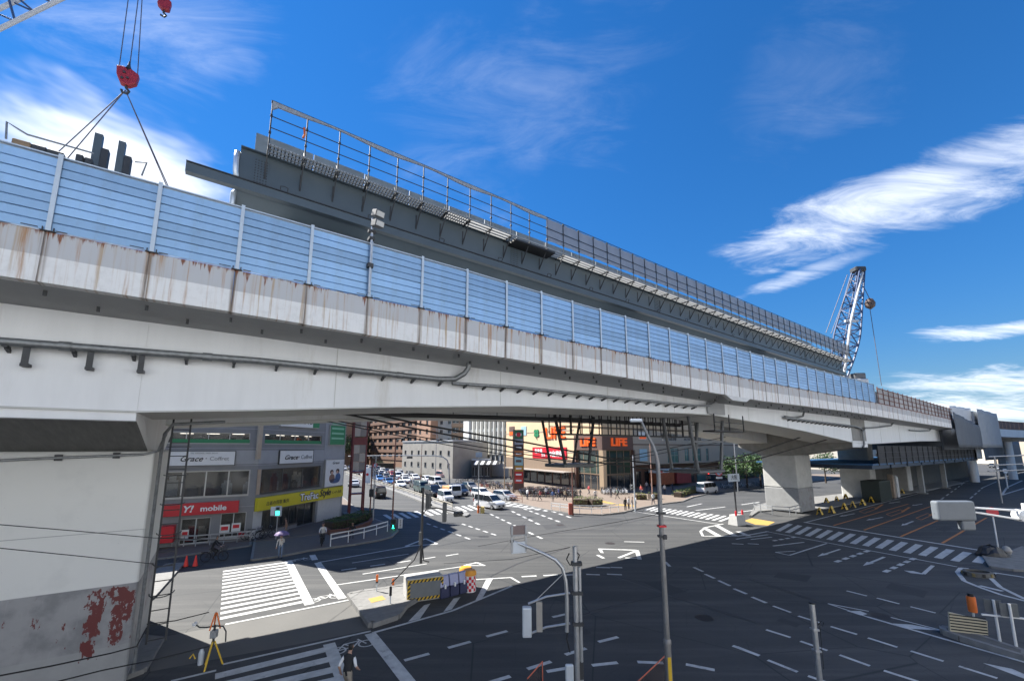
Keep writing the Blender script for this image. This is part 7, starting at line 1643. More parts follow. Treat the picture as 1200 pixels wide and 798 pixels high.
# --- row of yellow folding barriers by the column
yb = thing('yellow_barrier', 'x', 'barrier', (0, 0, 0), 0)
for s in (-1, 1): MB().loft([[(-.32, s * .28, 0), (.32, s * .28, 0), (.32, s * .28 + .03, 0), (-.32, s * .28 + .03, 0)], [(-.2, s * .03, .82), (.2, s * .03, .82), (.2, s * .03 + .03, .82), (-.2, s * .03 + .03, .82)]]).build('panel', M_YELLOW, yb)
MB().box(-.3, .3, -.32, .32, 0, .03).build('foot', M_HAZB, yb); MB().box(-.12, .12, -.16, .16, .3, .5).build('black_band', M_HAZB, yb)
YB = [(969, 590), (981, 588), (991.5, 585), (1002.5, 583), (1012, 580.5), (1022, 577.5), (961, 603), (975, 601), (990, 597), (1000, 594.5), (1011.5, 592), (1021.5, 588.5), (1030, 585.5), (1041, 583), (1050, 581), (1058, 579)]
for i, (x, y) in enumerate(YB):
    p = at(x, y); lb = 'yellow folding barrier, number %d of the far row' % (i + 1) if i < 6 else 'yellow folding barrier, number %d of the near row' % (i - 5)
    lb = ('leftmost of the far row of yellow folding barriers', 'second of the far row of yellow folding barriers', 'third of the far row of yellow folding barriers', 'fourth of the far row of yellow folding barriers', 'fifth of the far row of yellow folding barriers', 'last of the far row of yellow folding barriers', 'nearest yellow folding barrier, beside the column', 'second of the near row of yellow folding barriers', 'third of the near row of yellow folding barriers', 'fourth of the near row of yellow folding barriers', 'fifth of the near row of yellow folding barriers', 'sixth of the near row of yellow folding barriers', 'seventh of the near row of yellow folding barriers', 'eighth of the near row of yellow folding barriers', 'ninth of the near row of yellow folding barriers', 'farthest of the near row of yellow folding barriers')[i]
    o = yb if i == 0 else dup(yb, (p.x, p.y, 0), 0); o.location = (p.x, p.y, .0 if i < 6 else .01); o.rotation_euler = (0, 0, RZV + .1 * math.sin(i * 2.3)); o['label'] = lb; o['group'] = 'yellow barriers by the column'
# --- concrete block with lamp by the far island
b = at(864, 615); t = thing('lamp_block', 'white concrete block with black lamp post before the far column', 'concrete block', b, R(30)); MB().loft([[(-.75, -.55, 0), (.75, -.55, 0), (.75, .55, 0), (-.75, .55, 0)], [(-.6, -.42, 1.05), (.6, -.42, 1.05), (.6, .42, 1.05), (-.6, .42, 1.05)]]).build('block', mat('white_block', (.38, .375, .36), .7, var=.1), t, bevel=.04); MB().tube((0, 0, 1.05), (0, 0, 5.6), .08, 8).build('pole', M_DARK, t)
for s in (-1, 1): MB().lathe([(.1, 1.0), (.1, 1.4), (.05, 1.5)], 8, M=TM((s * .55, -.3, 0))).build('lens', M_RED, t)
zs_ = z_at(b, 860, 560); MB().box(-1.0, .9, -.08, 0, zs_ - .35, zs_ + .45).build('sign_plate', mat('sign_pale_blue', (.42, .48, .55), .5, var=.08), t); text('大阪', .55, M_INK, t, (-.05, -.1, zs_ + .05), 0, depth=.01)
# overhead signals and no-parking sign beyond
b = at(865, 576); t = thing('traffic_signal', 'red traffic signal with round no-parking sign beyond the viaduct', 'traffic signal', b, 0)
MB().tube((0, 0, 0), (0, 0, z_at(b, 850, 519)), .1, 8).build('pole', M_POLE, t)
def rz2(x, y): p = at_depth(x, y, b.y); return (p.x - b.x, p.y - b.y, p.z)
MB().tube(rz2(865, 557), rz2(822, 555), .05, 6).build('arm', M_POLE, t); signal_head(t, rz2(827, 554), 0, (2, 'red'), 3, True, 1.3); signal_head(t, rz2(830, 559), 0, None, 2, True, 1.3)
x0, y0, z0 = rz2(842, 553.5); MB().lathe([(.02, -.02), (.62, -.02), (.62, .02), (.02, .02)], 16, M=TM((x0, y0 - .15, z0), 0, R(90))).build('round_sign', M_RED, t); MB().lathe([(.02, -.02), (.46, -.02), (.46, .02), (.02, .02)], 16, M=TM((x0, y0 - .19, z0), 0, R(90))).build('sign_centre', MATS['pale_blue_sign'], t); MB().bar((x0 - .3, y0 - .23, z0 + .3), (x0 + .3, y0 - .23, z0 - .3), .1, .03, up=(0, 1, 0)).build('sign_slash', M_RED, t); MB().box(x0 - .55, x0 + .55, y0 - .2, y0 - .16, z0 - 1.1, z0 - .75).build('plate', M_SWHITE, t)
# --- poles along the cross street
for i, (x, yb_, yt, m_, lb) in enumerate(((459.5, 617, 515, M_POLEB, 'red brown pole with bracket lamp right of the pedestrian signal'), (433, 610, 540, M_POLEB, 'short red brown pole at the corner of the cross street'), (437, 611, 535, M_POLE, 'grey pole beside the short red brown pole at the corner'), (560.5, 601, 527, M_POLE, 'grey pole with orange foot on the median tip'), (671.5, 604, 545, M_POLEB, 'red brown pole on the plaza kerb in front of the billboard'), (744.5, 600, 533, M_SIGBACK, 'slim pale pole at the plaza crossing'), (765, 588, 520, mat('pole_salmon', (.4, .24, .18), .6, var=.05), 'salmon coloured pole on the plaza right of the entrance'), (591, 581, 510, mat('pole_tan', (.38, .27, .16), .6, var=.05), 'tan pole left of the store sign pillar'), (510, 566, 500, M_POLE, 'grey utility pole beside the low pale building'), (493, 566, 520, M_POLEB, 'slim red brown pole near the low pale building'))):
    b = at(x, yb_); t = pole_thing('street_pole', lb, 'pole', b, z_at(b, x, yt), .085, m_, .06, 8); zt = z_at(b, x, yt)
    if i == 0: MB().tube((0, 0, zt - .1), (1.6, -.6, zt + .35), .04, 6).build('lamp_arm', M_DARK, t); MB().box(1.3, 2.1, -.75, -.5, zt + .3, zt + .42).build('lamp_head', M_DARK, t)
    if i == 3: MB().lathe([(.13, 0), (.13, .9)], 8).build('orange_sleeve', M_ORG, t); MB().box(.25, .75, -.2, .2, 0, .75).build('yellow_box', mat('box_yellow', (.6, .45, .15), .6, var=.1), t, bevel=.04); MB().box(-.4, .4, -.1, -.05, zt - .9, zt - .3).build('sign_plate', mat('sign_pale_blue', (.42, .48, .55), .5), t)
    if i == 5: signal_head(t, (-.35, -.1, 3.0), R(20), None, 2, False, 1.0)
    if i == 4: MB().box(-.5, -.1, -.2, .2, .1, 1.4).build('red_box', mat('box_red', (.35, .08, .05), .5, var=.05), t, bevel=.03)
    if i == 8:
        for z in (zt - .6, zt - 1.6): MB().bar((-1.0, 0, z), (1.0, 0, z), .1, .1).build('cross_arm', M_POLE, t)
        MB().lathe([(.28, zt - 3.6), (.28, zt - 2.7)], 10, M=TM((.4, 0, 0))).build('transformer', M_POLE, t)
    if i == 2: MB().box(-.5, -.1, -.2, .2, 2.6, 3.4).build('signal_box', M_DARK, t)
# big arched signal gantry over the cross street
g0 = at(527, 569); t = thing('overhead_gantry', 'grey arched overhead signal gantry over the cross street', 'gantry', g0, 0)
def rg2(x, y): p = at_depth(x, y, g0.y); return (p.x - g0.x, p.y - g0.y, p.z)
mb = MB(); mb.path([(0, 0, 0), rg2(526, 545), rg2(524, 539), rg2(519, 535.5), rg2(510, 534), rg2(460, 533.5), rg2(408, 534.5)], [.16, .14, .13, .12, .12, .11, .1], 8); mb.build('arch', M_POLE, t, smooth=True)
signal_head(t, rg2(440, 536), R(25), None, 3, True, 1.2); signal_head(t, rg2(480, 536), R(25), None, 3, True, 1.2)
t = thing('road_sign', 'round no-entry sign over the end of the median', 'road sign', at(437, 570), 0); b = at(437, 570); zt = z_at(b, 443, 545); MB().tube((0, 0, 0), (0, 0, zt), .06, 8).build('post', M_POLE, t); MB().lathe([(.02, -.02), (.45, -.02), (.45, .02), (.02, .02)], 14, M=TM((.3, -.1, zt), 0, R(90))).build('sign_disc', M_RED, t); MB().lathe([(.02, -.02), (.3, -.02), (.3, .02), (.02, .02)], 14, M=TM((.3, -.13, zt), 0, R(90))).build('sign_centre', MATS['pale_blue_sign'], t)
t = thing('banner_sign', 'white vertical banner sign beside the queue', 'banner', at(430, 568), 0); MB().box(-.7, .7, -.05, .05, .4, 3.6).build('banner', M_SWHITE, t); MB().tube((0, 0.06, 0), (0, .06, 3.8), .06, 6).build('post', M_POLE, t); MB().lathe([(.02, 0), (.3, 0), (.3, .02)], 10, M=TM((0, -.06, 2.2), 0, R(90))).build('mark', M_RED, t)
t = thing('banner_sign', 'dark blue vertical banner near the low pale building', 'banner', at(487.5, 556), 0); MB().box(-.6, .6, -.1, .1, 1.0, 4.8).build('banner', mat('banner_blue', (.03, .06, .18), .6, var=.1), t); MB().tube((0, .12, 0), (0, .12, 5), .07, 6).build('post', M_POLE, t)
t = thing('awning', 'black and white striped awning over the low dark shop', 'awning', (at_depth(572, 545, 110.5).x, 110.5, 3.6), 0)
for k in range(8): MB().loft([[(-3.2 + k * .8, 0, .9), (-2.4 + k * .8, 0, .9), (-2.4 + k * .8, 0, .95), (-3.2 + k * .8, 0, .95)], [(-3.6 + k * .8, -1.6, 0), (-2.8 + k * .8, -1.6, 0), (-2.8 + k * .8, -1.6, .05), (-3.6 + k * .8, -1.6, .05)]]).build('stripe', M_HAZB if k % 2 else M_SWHITE, t)
# low fence boxes on right street
# ================================================================ cranes, cables, hanging frames, far right end, trees
M_CRANEW = mat('crane_white', (.50, .50, .50), .5, var=.12, scale=3); M_CRANEB = mat('crane_blue', (.035, .07, .16), .5, var=.12); M_HOOKR = mat('hook_red', (.30, .02, .03), .45, var=.12, scale=4); M_ROPE = mat('wire_rope', (.09, .085, .11), .6, var=.1)
def lattice(parent, a, b, w0, w1, n, m, side=Vector((1, 0, 0)), rc=.06, rb=.035, wm=None):
    """four-chord lattice boom from a to b"""
    a, b = Vector(a), Vector(b); d = (b - a).normalized(); x = (side - d * side.dot(d)).normalized(); y = d.cross(x)
    def P(k, i, j): w_ = wm(k) if wm else w0 + (w1 - w0) * k; return a + (b - a) * k + x * i * w_ / 2 + y * j * w_ / 2
    for i, j in ((-1, -1), (1, -1), (1, 1), (-1, 1)):
        MB().path([P(k / n, i, j) for k in range(n + 1)], rc, 6).build('chord', m, parent)
    C_ = ((-1, -1), (1, -1), (1, 1), (-1, 1))
    for k in range(n):
        mb = MB()
        for f in range(4):
            p, q = C_[f], C_[(f + 1) % 4]
            if (k + f) % 2: p, q = q, p
            mb.tube(P(k / n, *p), P((k + 1) / n, *q), rb, 5); mb.tube(P(k / n, *p), P(k / n, *q), rb * .8, 5)
        o_ = mb.build('lacing', m, parent); o_['kind'] = 'stuff'
# --- far crane beyond the end of the new girder
cb = V(76, 24, 0); cbz = 12.4; CY_ = cb.y
def fp(x, y, dy=0): return at_depth(x, y, CY_ + dy)
base = fp(986, 441); crane = thing('crawler_crane', 'white and blue lattice boom crane beyond the end of the new girder', 'crane', (base.x, base.y, cbz), 0); co = Vector((base.x, base.y, cbz))
tip = fp(1006, 318) - co; bot = fp(982, 452) - co
def wprof(k): return .9 + 1.4 * math.sin(min(1, k / .45) * math.pi / 2) if k < .45 else 2.3 - 1.2 * (k - .45) / .55
lattice(crane, bot, tip, 3, 1.5, 14, M_CRANEB, Vector((1, .3, 0)), .14, .085, wprof)
MB().path([bot + Vector((-.2, -1.2, 0)), (bot + tip) / 2 + Vector((-.9, -1.6, .3)), tip + Vector((-.1, -.8, -.6))], .2, 6).build('white_ladder', M_CRANEW, crane)
MB().bar((bot + tip) / 2 + Vector((-1.5, -1.3, .6)), (bot + tip) / 2 + Vector((.5, -1.3, .6)), .35, .35).build('joint_frame', M_CRANEW, crane)
MB().box(tip.x - .9, tip.x + .8, tip.y - .7, tip.y + .7, tip.z - .2, tip.z + .6).build('boom_head', M_DARK, crane, bevel=.15)
for a, b_ in (((993, 322), (968, 390)), ((1000, 322), (974, 391)), ((1009, 330), (1019, 350))): MB().tube(fp(*a) - co, fp(*b_) - co, .05, 5).build('rope', M_ROPE, crane)
MB().tube(fp(1018, 352) - co, fp(1033, 452) - co, .045, 5).build('rope', M_ROPE, crane)
hk_ = fp(1019.5, 356) - co; MB().lathe([(.1, -.9), (.6, -.5), (.7, .1), (.45, .7), (.1, .9)], 10, M=TM(hk_)).build('hook_block', mat('hook_dark', (.10, .065, .05), .6, var=.2), crane, smooth=True)
MB().box(bot.x - .5, bot.x + 3.6, bot.y - 1.5, bot.y + 2.0, bot.z - 1.2, bot.z + .9).build('cab', M_CRANEW, crane, bevel=.15); MB().box(bot.x + 1.9, bot.x + 3.5, bot.y - 1.2, bot.y + 1.5, bot.z + .9, bot.z + 1.8).build('counterweight', M_SIGBODY, crane, bevel=.1); MB().box(-3, 4, -2, 2, .0, bot.z - 1.2).build('crawler', M_DARK, crane)
# --- near crane: boom corner, ropes, hook, slings (upper left)
nc0 = V(-9.5, 24, 12.4); nc = thing('lattice_boom', 'lattice crane boom crossing the upper left corner', 'crane boom', nc0, 0)
pA = V(-11.3, 24, 22.2) - nc0; d_ = (V(-7.3, 24, 27.2) - V(-8.9, 24, 24.6)); pB = pA + d_ * 7
def bp2(x, y, t_=24.0):
    d = pix_dir(x, y); k = t_ / (d.x * MV.x + d.y * MV.y); return Vector((d.x * k, d.y * k, CAMH + d.z * k))
A1, B1 = bp2(-6, 37), bp2(68, 1); A2, B2 = bp2(-30, 2), bp2(30, -36)
dd = (B1 - A1).normalized()
for P_, Q_ in ((A1 - dd * 8, B1 + dd * 14), (A2 - dd * 8, B2 + dd * 14)):
    for o2 in (Vector((0, 0, 0)), Vector((-.35, .1, .9)) * 1.2): MB().tube(P_ - nc0 + o2, Q_ - nc0 + o2, .085, 8).build('chord', M_CRANEW, nc)
for i in range(-6, 14):
    f = i * .9; p_ = A1 + dd * f - nc0; q_ = A2 + dd * (f + (.45 if i % 2 else -.45)) - nc0; MB().tube(p_, q_, .045, 6).build('lacing', M_CRANEB, nc); MB().tube(p_ + Vector((-.35, .1, .9)) * 1.2, A1 + dd * (f + .9) - nc0, .04, 6).build('lacing', M_CRANEB, nc)
MB().tube(A1 - dd * 8 - nc0, V(-13.5, 24, 14) - nc0, .12, 6).build('boom_foot', M_CRANEW, nc)
hb_ = bp2(149, 92, 21.0)
hk = thing('crane_hook', 'red crane hook block hanging on ropes above the noise barrier', 'crane hook', hb_, RZV); hk.scale = (.8, .8, .8)
MB().loft([[(-.42, y, .42), (-.38, y, -.02), (-.2, y, -.42), (.12, y, -.45), (.38, y, -.18), (.44, y, .32), (.1, y, .5), (0, y, .36), (-.12, y, .5)] for y in (.16, -.16)]).build('block', M_HOOKR, hk, bevel=.03)
mb = MB(); mb.path([(0, 0, -.4), (.02, 0, -.55), (.14, 0, -.68), (.08, 0, -.85), (-.1, 0, -.84), (-.14, 0, -.72)], .06, 8); mb.build('hook', M_DARK, hk, smooth=True)
for x, z in ((-.1, .15), (.05, -.1), (-.15, -.2)): MB().lathe([(.06, 0), (.06, .03)], 8, M=TM((x, -.19, z), 0, R(90))).build('bolt', M_DARK, hk)
MB().lathe([(.14, .5), (.06, .72), (.03, .95)], 8).build('swivel', M_DARK, hk, smooth=True)
for (x, y), (ox, oz) in (((156, -2), (-.34, .42)), ((170, -2), (.02, .9)), ((173, -4), (.36, .34))):
    top = bp2(x, y - 60, 22.0) - hb_; top = Matrix.Rotation(-RZV, 3, 'Z') @ top; MB().tube((ox, 0, oz), top, .022, 5).build('rope', M_ROPE, hk)
sl0 = V(-5.6, 21.5, 12.3); sl = thing('steel_load', 'grey steel members being slung by the crane behind the noise barrier', 'steel load', sl0, 0)
hp = bp2(147, 106, 21.0)
for (x, y) in ((62, 170), (74, 178), (203, 222), (205, 222)): MB().tube(hp - sl0, bp2(x, y + 14, 21.6) - sl0 + (bp2(x, y + 14, 21.6) - hp) * .25, .02, 5).build('sling', M_ROPE, sl)
LS = Matrix.Rotation(RZV, 4, 'Z')
for (x0, x1, yt) in ((112, 131, 157), (140, 157, 166)):
    a, b_ = bp2(x0, yt, 20.5), bp2(x1, yt + 6, 20.5); c = (a + b_) / 2 - sl0; w_ = (b_ - a).length
    MB().box(-w_ / 2, w_ / 2 - .22, -.1, .1, -c.z + .2, 0, M=TM(c) @ LS).build('upright_plate', M_GGREY, sl); MB().box(w_ / 2 - .2, w_ / 2, -.14, .14, -c.z + .2, -.55, M=TM(c) @ LS).build('stiffener', M_SCAF, sl)
for i, (x0, x1, y0) in enumerate(((18, 40, 168), (40, 58, 174), (58, 78, 180), (92, 100, 184), (102, 110, 188))):
    a, b_ = bp2(x0, y0, 19.8), bp2(x1, y0 + 4, 19.8); c = (a + b_) / 2 - sl0; w_ = (b_ - a).length; MB().box(-w_ / 2, w_ / 2, -.3, .3, -c.z + .2, 0, M=TM(c) @ LS).build('packed_block', mat('dunnage_brown', (.22, .15, .09), .8, var=.3) if i == 0 else M_SCAF, sl, bevel=.03)
mb = MB(); mb.path([bp2(7, 163, 19.8) - sl0, bp2(8, 143, 19.8) - sl0, bp2(22, 152, 19.8) - sl0, bp2(32, 158, 19.8) - sl0, bp2(110, 180, 20) - sl0], .03, 6); mb.build('pipe_rail', M_PIPE, sl); mb = MB(); mb.path([bp2(158, 190, 20) - sl0, bp2(172, 191, 20) - sl0, bp2(166, 206, 20) - sl0], .03, 6); mb.build('pipe_rail', M_PIPE, sl)
h2 = bp2(193, 7, 23.0); hk2 = thing('crane_hook', 'smaller dark red auxiliary hook at the top edge', 'crane hook', h2, RZV); MB().loft([[(-.2, y, .35), (-.26, y, -.1), (-.05, y, -.3), (.2, y, -.2), (.24, y, .25), (.05, y, .42)] for y in (.12, -.12)]).build('block', M_HOOKR, hk2, bevel=.03); mb = MB(); mb.path([(0, 0, -.28), (.0, 0, -.4), (.1, 0, -.48), (.04, 0, -.6), (-.1, 0, -.56)], .045, 8); mb.build('hook', M_DARK, hk2, smooth=True); MB().tube((0, 0, .4), (.1, 0, 6), .02, 5).build('rope', M_ROPE, hk2)

# ---------------------------------------------------------------- cables under the viaduct
def cable(label, pts, Y, r, sag=0.0, name='overhead_cable'):
    P_ = [at_depth(x, y, yy) for (x, y), yy in zip(pts, Y)]
    fine = []
    for a, b_ in zip(P_, P_[1:]):
        for k in range(6): fine.append(a.lerp(b_, k / 6))
    fine.append(P_[-1]); o_ = fine[0].copy(); mb = MB(); mb.path([p - o_ for p in fine], r, 6); ob = mb.build(name, M_BLACK, smooth=True); ob.location = o_; return tag(ob, label, 'cable')
cable('upper thick black cable slung under the viaduct towards the plaza', [(300, 470), (424, 482), (492, 497), (565, 510), (620, 519), (708, 536), (800, 548), (870, 535), (960, 505)], [22, 24, 27, 30, 32, 35, 38, 42, 46], .06)
cable('second thick black cable just below the upper one', [(310, 472), (410, 486), (480, 501), (560, 516), (620, 528), (708, 543), (790, 553), (880, 540), (980, 512)], [22, 24, 27, 30, 32, 35, 38, 42, 46], .055)
cable('thin black cable from the pier crossing above the congested street', [(330, 478), (400, 494), (470, 508), (528, 518), (620, 533), (690, 544), (770, 528), (850, 512)], [24, 26, 29, 31, 34, 37, 40, 44], .035)
cable('lower thin black cable above the congested street', [(330, 482), (400, 497), (470, 511), (528, 522), (620, 537.5), (690, 548), (760, 534), (850, 517)], [24, 26, 29, 31, 34, 37, 40, 44], .03)
cable('thin wire passing in front of the white pier, upper one', [(-40, 611), (0, 614.5), (90, 622), (180, 630), (300, 634), (420, 620)], [9.8, 10.4, 11.8, 13.8, 20, 28], .011)
cable('thin wire passing in front of the white pier, lower one', [(-40, 637), (0, 642), (90, 651), (180, 660.5)], [9.8, 10.4, 11.8, 13.8], .011)
cable('thin service wire from the foreground pole to the junction', [(668, 641), (600, 655), (520, 660)], [12.2, 18, 24], .008); cable('service wire running from the lamp pole towards the plaza', [(768, 603), (720, 612), (636, 626), (560, 640)], [12.3, 16, 20, 24], .008)
# ropes from the pier foot to the yellow stand
cable('dark red barrier rope from the pier to the work stand', [(172, 731), (205, 727), (245, 717)], [15.2, 15.5, 15.8], .016, name='barrier_rope'); cable('dark rope lying along the pier base towards the stand', [(-20, 795), (60, 780), (130, 765), (160, 757), (172, 735)], [11.2, 12.3, 13.8, 14.6, 15.0], .02, name='barrier_rope'); cable('lower dark rope from the pier base to the work stand', [(60, 800), (120, 785), (180, 773), (245, 757)], [12.0, 13.3, 14.8, 15.6], .018, name='barrier_rope')
# orange net fence at the bottom edge
for i, (a, b_, lb) in enumerate(((at(735, 842), at(782, 806), 'orange rail fence by the lamp pole at the bottom edge'), (at(618, 824), at(636, 815), 'orange rail fence by the signal pole at the bottom edge'))):
    t = thing('work_fence', lb, 'fence', a, 0); q = b_ - a; zt_ = 1.0
    MB().tube((0, 0, zt_ - .3), (q.x, q.y, zt_), .018, 6).build('top_rail', mat('fence_orange', (.5, .13, .07), .6, var=.1), t); MB().tube((q.x, q.y, 0), (q.x, q.y, zt_ + .02), .018, 6).build('post', MATS['fence_orange'], t); MB().quad((0, 0, .1), (q.x, q.y, .1), (q.x, q.y, zt_ - .04), (0, 0, zt_ - .34)).build('net', mat('dark_net', (.04, .03, .03), .9, var=.2, alpha=.6), t)

# ---------------------------------------------------------------- frames hung under the girder
def vfr(s, t_, z): return V(s, t_, z)
def hung(name, label, cat, s, t_): return thing(name, label, cat, V(s, t_, 0), RZV)
M_HANG = mat('hanger_grey', (.13, .135, .14), .5, metal=.4, var=.15)
sg = hung('signal_gantry', 'grey steel sign gantry hanging on slanted pipes under the hinge', 'gantry', 31.5, 18.8)
for ds, tt in ((0, -.6), (0, 1.6)):
    for x0, x1 in ((-2.6, -1.7), (2.3, 1.5)): MB().tube((x0, tt, 10.4), (x1, tt, 6.1), .13, 10).build('slanted_pipe', M_HANG, sg, smooth=True)
MB().box(-1.9, 1.7, -.85, 1.85, 5.9, 6.15).build('bottom_beam', M_HANG, sg, bevel=.06); MB().bar((-2.2, -.6, 8.3), (1.9, -.6, 8.3), .12, .16).build('cross_bar', M_HANG, sg)
s2 = hung('signal_gantry', 'dark hanging pipe frame under the girder in front of the billboard', 'gantry', 23.2, 24.2)
for x0, x1 in ((-2.3, -1.3), (1.9, 1.2)): 
    MB().tube((x0, 0, 10.3), (x1, 0, 6.55), .13, 8).build('slanted_pipe', M_DARK, s2, smooth=True); MB().tube((x0 + .2, 1.8, 10.3), (x1, 1.8, 6.55), .11, 8).build('slanted_pipe', M_DARK, s2, smooth=True)
MB().box(-1.7, 1.6, -.3, 2.0, 6.35, 6.6).build('bottom_beam', M_SIGBODY, s2, bevel=.04); MB().bar((-1.9, 0, 8.5), (1.6, 0, 8.5), .1, .12).build('cross_bar', M_DARK, s2)
# inspection walkway hung below the boxes
wk = hung('inspection_walkway', 'black steel inspection walkway hung under the girder near the hinge', 'walkway', 27, 22.0)
MB().box(-8, 8, -.6, .6, 8.72, 8.8).build('deck', M_BLACK, wk)
for k in range(17):
    x = -8 + k; mb = MB()
    for y in (-.6, .6): mb.bar((x, y, 8.8), (x, y, 10.6), .06, .06)
    mb.bar((x, -.6, 9.9), (x, .6, 9.9), .05, .05); mb.build('hanger', M_BLACK, wk)
for y in (-.6, .6):
    for z in (9.3, 9.85): MB().bar((-8, y, z), (8, y, z), .05, .06).build('rail', M_BLACK, wk)
w2_ = hung('inspection_walkway', 'small black platform beside the hinge plate', 'walkway', 30.2, 16.4)
MB().box(-1.8, 2.2, -.5, .4, 8.95, 9.05).build('deck', M_BLACK, w2_)
for x in (-1.8, 0.2, 2.2): MB().bar((x, -.5, 9.0), (x, -.5, 10.2), .06, .06).build('post', M_BLACK, w2_)
MB().bar((-1.8, -.5, 9.6), (2.2, -.5, 9.6), .05, .05).build('rail', M_BLACK, w2_)

# ---------------------------------------------------------------- hanging work platform and sheeting at the far right
wp = thing('hung_scaffold', 'dark meshed work platform with blue underside hanging below the far viaduct', 'scaffold', V(82, 17, 0), RZV)
MB().box(-18, 50, -.2, 13, 5.75, 5.95).build('blue_underside', mat('platform_blue', (.02, .085, .19), .6, var=.2), wp)
M_DMESH = mat('dark_mesh', (.045, .045, .048), .9, var=.25, scale=1.5, objvar=.25)
for k in range(22): MB().box(-16 + k * 3 + .04, -13 + k * 3 - .04, -.25, -.18, 5.95, 8.0).build('mesh_panel', M_DMESH, wp)
for k in range(23): MB().tube((-16 + k * 3, -.32, 5.7), (-16 + k * 3, -.32, 8.2), .06, 6).build('post', M_SCAF, wp)
for z in (6.6, 7.3, 8.05): MB().tube((-16, -.32, z), (50, -.32, z), .035, 6).build('rail', M_SCAF, wp)
for k in range(9): MB().box(-18 + k * 7.5, -11.2 + k * 7.5, -.1, 12, 5.3, 5.74).build('beam', mat('platform_beam', (.02, .035, .06), .6, var=.2), wp)
def rumple(parent, name, x0, x1, y, z0, z1, m, amp=.12, slant=0.0, nx=16, nz=8, seed=1):
    rg_ = random.Random(seed); mb = MB(); ph_ = rg_.uniform(0, 6)
    for k in range(nz + 1):
        for i in range(nx + 1):
            u = i / nx; v_ = k / nz; top = z1 - slant * u; mb.v.append((x0 + (x1 - x0) * u, y + amp * (math.sin(u * 17 + ph_) * .6 + math.sin(u * 41 + v_ * 3 + ph_) * .4) + rg_.uniform(-.02, .02), z0 + (top - z0) * v_))
    mb.f = [(k * (nx + 1) + i, k * (nx + 1) + i + 1, (k + 1) * (nx + 1) + i + 1, (k + 1) * (nx + 1) + i) for k in range(nz) for i in range(nx)]; mb.m = [0] * len(mb.f)
    o_ = mb.build(name, m, parent, smooth=True); s_ = o_.modifiers.new('thick', 'SOLIDIFY'); s_.thickness = .03; return o_
sc_ = thing('sheeted_scaffold', 'tall scaffold wrapped in grey sheets where the viaduct ends', 'scaffold', V(100, 14, 0), RZV)
rumple(sc_, 'dark_sheet', -3, 18, .4, 7.9, 13.6, M_TARPD, .15, 1.6, 26, 8, 2); rumple(sc_, 'pale_sheet', 17.5, 40, .2, 7.9, 15.2, M_TARP, .22, .0, 30, 8, 3); rumple(sc_, 'loose_sheet', 2, 19, 1.4, 10, 15.0, mat('white_sheet', (.55, .56, .57), .7, var=.1, bump=.5, bscale=2), .3, -.4, 18, 8, 4)
rumple(sc_, 'low_sheet', 26, 33, 2.4, 5.6, 8.2, M_TARP, .1, 0, 10, 5, 5)
MB().box(-1.0, 39.8, 2.4, 15, 7.5, 12.4).build('frame_core', M_TARPD, sc_); MB().box(18, 39.9, .8, 14, 12.4, 14.8).build('frame_core', M_TARP, sc_)
# the viaduct going on beyond, turning away
v2_ = thing('viaduct', 'farther viaduct section with brown fence curving away at the right edge', 'viaduct', V(142, 16, 0), RZV); rg_ = random.Random(2)
def curve(k): return (k, -.0045 * k * k * 1.6)
kk = [(-2 + 6 * i) for i in range(15)]
MB().loft([[(k, curve(k)[1] + a, c - .012 * k) for a, c in ((0, 10.6), (0, 12.4), (.3, 12.4), (.3, 11.6), (14, 11.6), (14, 10.6))] for k in kk]).build('deck', M_WHITE, v2_)
for i in range(len(kk) - 1):
    a, b_ = kk[i], kk[i + 1]
    for j in range(3):
        u0, u1 = a + (b_ - a) * j / 3, a + (b_ - a) * (j + .96) / 3; MB().add([(u0, curve(u0)[1] - .02, 12.4 - .012 * u0), (u1, curve(u1)[1] - .02, 12.4 - .012 * u1), (u1, curve(u1)[1] - .02, 14.4 - .012 * u1), (u0, curve(u0)[1] - .02, 14.4 - .012 * u0), (u0, curve(u0)[1] + .08, 12.4 - .012 * u0), (u1, curve(u1)[1] + .08, 12.4 - .012 * u1), (u1, curve(u1)[1] + .08, 14.4 - .012 * u1), (u0, curve(u0)[1] + .08, 14.4 - .012 * u0)], [(0, 1, 2, 3), (7, 6, 5, 4), (0, 4, 5, 1), (3, 2, 6, 7), (0, 3, 7, 4), (1, 5, 6, 2)]).build('fence_panel', mat('brown_fence', (.15, .10, .08), .8, var=.25, scale=2), v2_)
for k in (4, 24, 46, 66): MB().tube((k, 4 + curve(k)[1], 0), (k, 4 + curve(k)[1], 10.5), .8, 10).build('column', M_SWHITE, v2_, smooth=True); MB().box(k - .8, k + .8, 1 + curve(k)[1], 13 + curve(k)[1], 9.4, 10.55).build('cap_beam', M_COLC, v2_)
rumple(v2_, 'hanging_sheet', 1, 30, 1.5, 5.0, 10.4, M_TARPD, .2, 0, 24, 6, 6); rumple(v2_, 'hanging_sheet', 30, 80, 2.5, .2, 10.2, M_TARPD, .2, 0, 24, 6, 7)
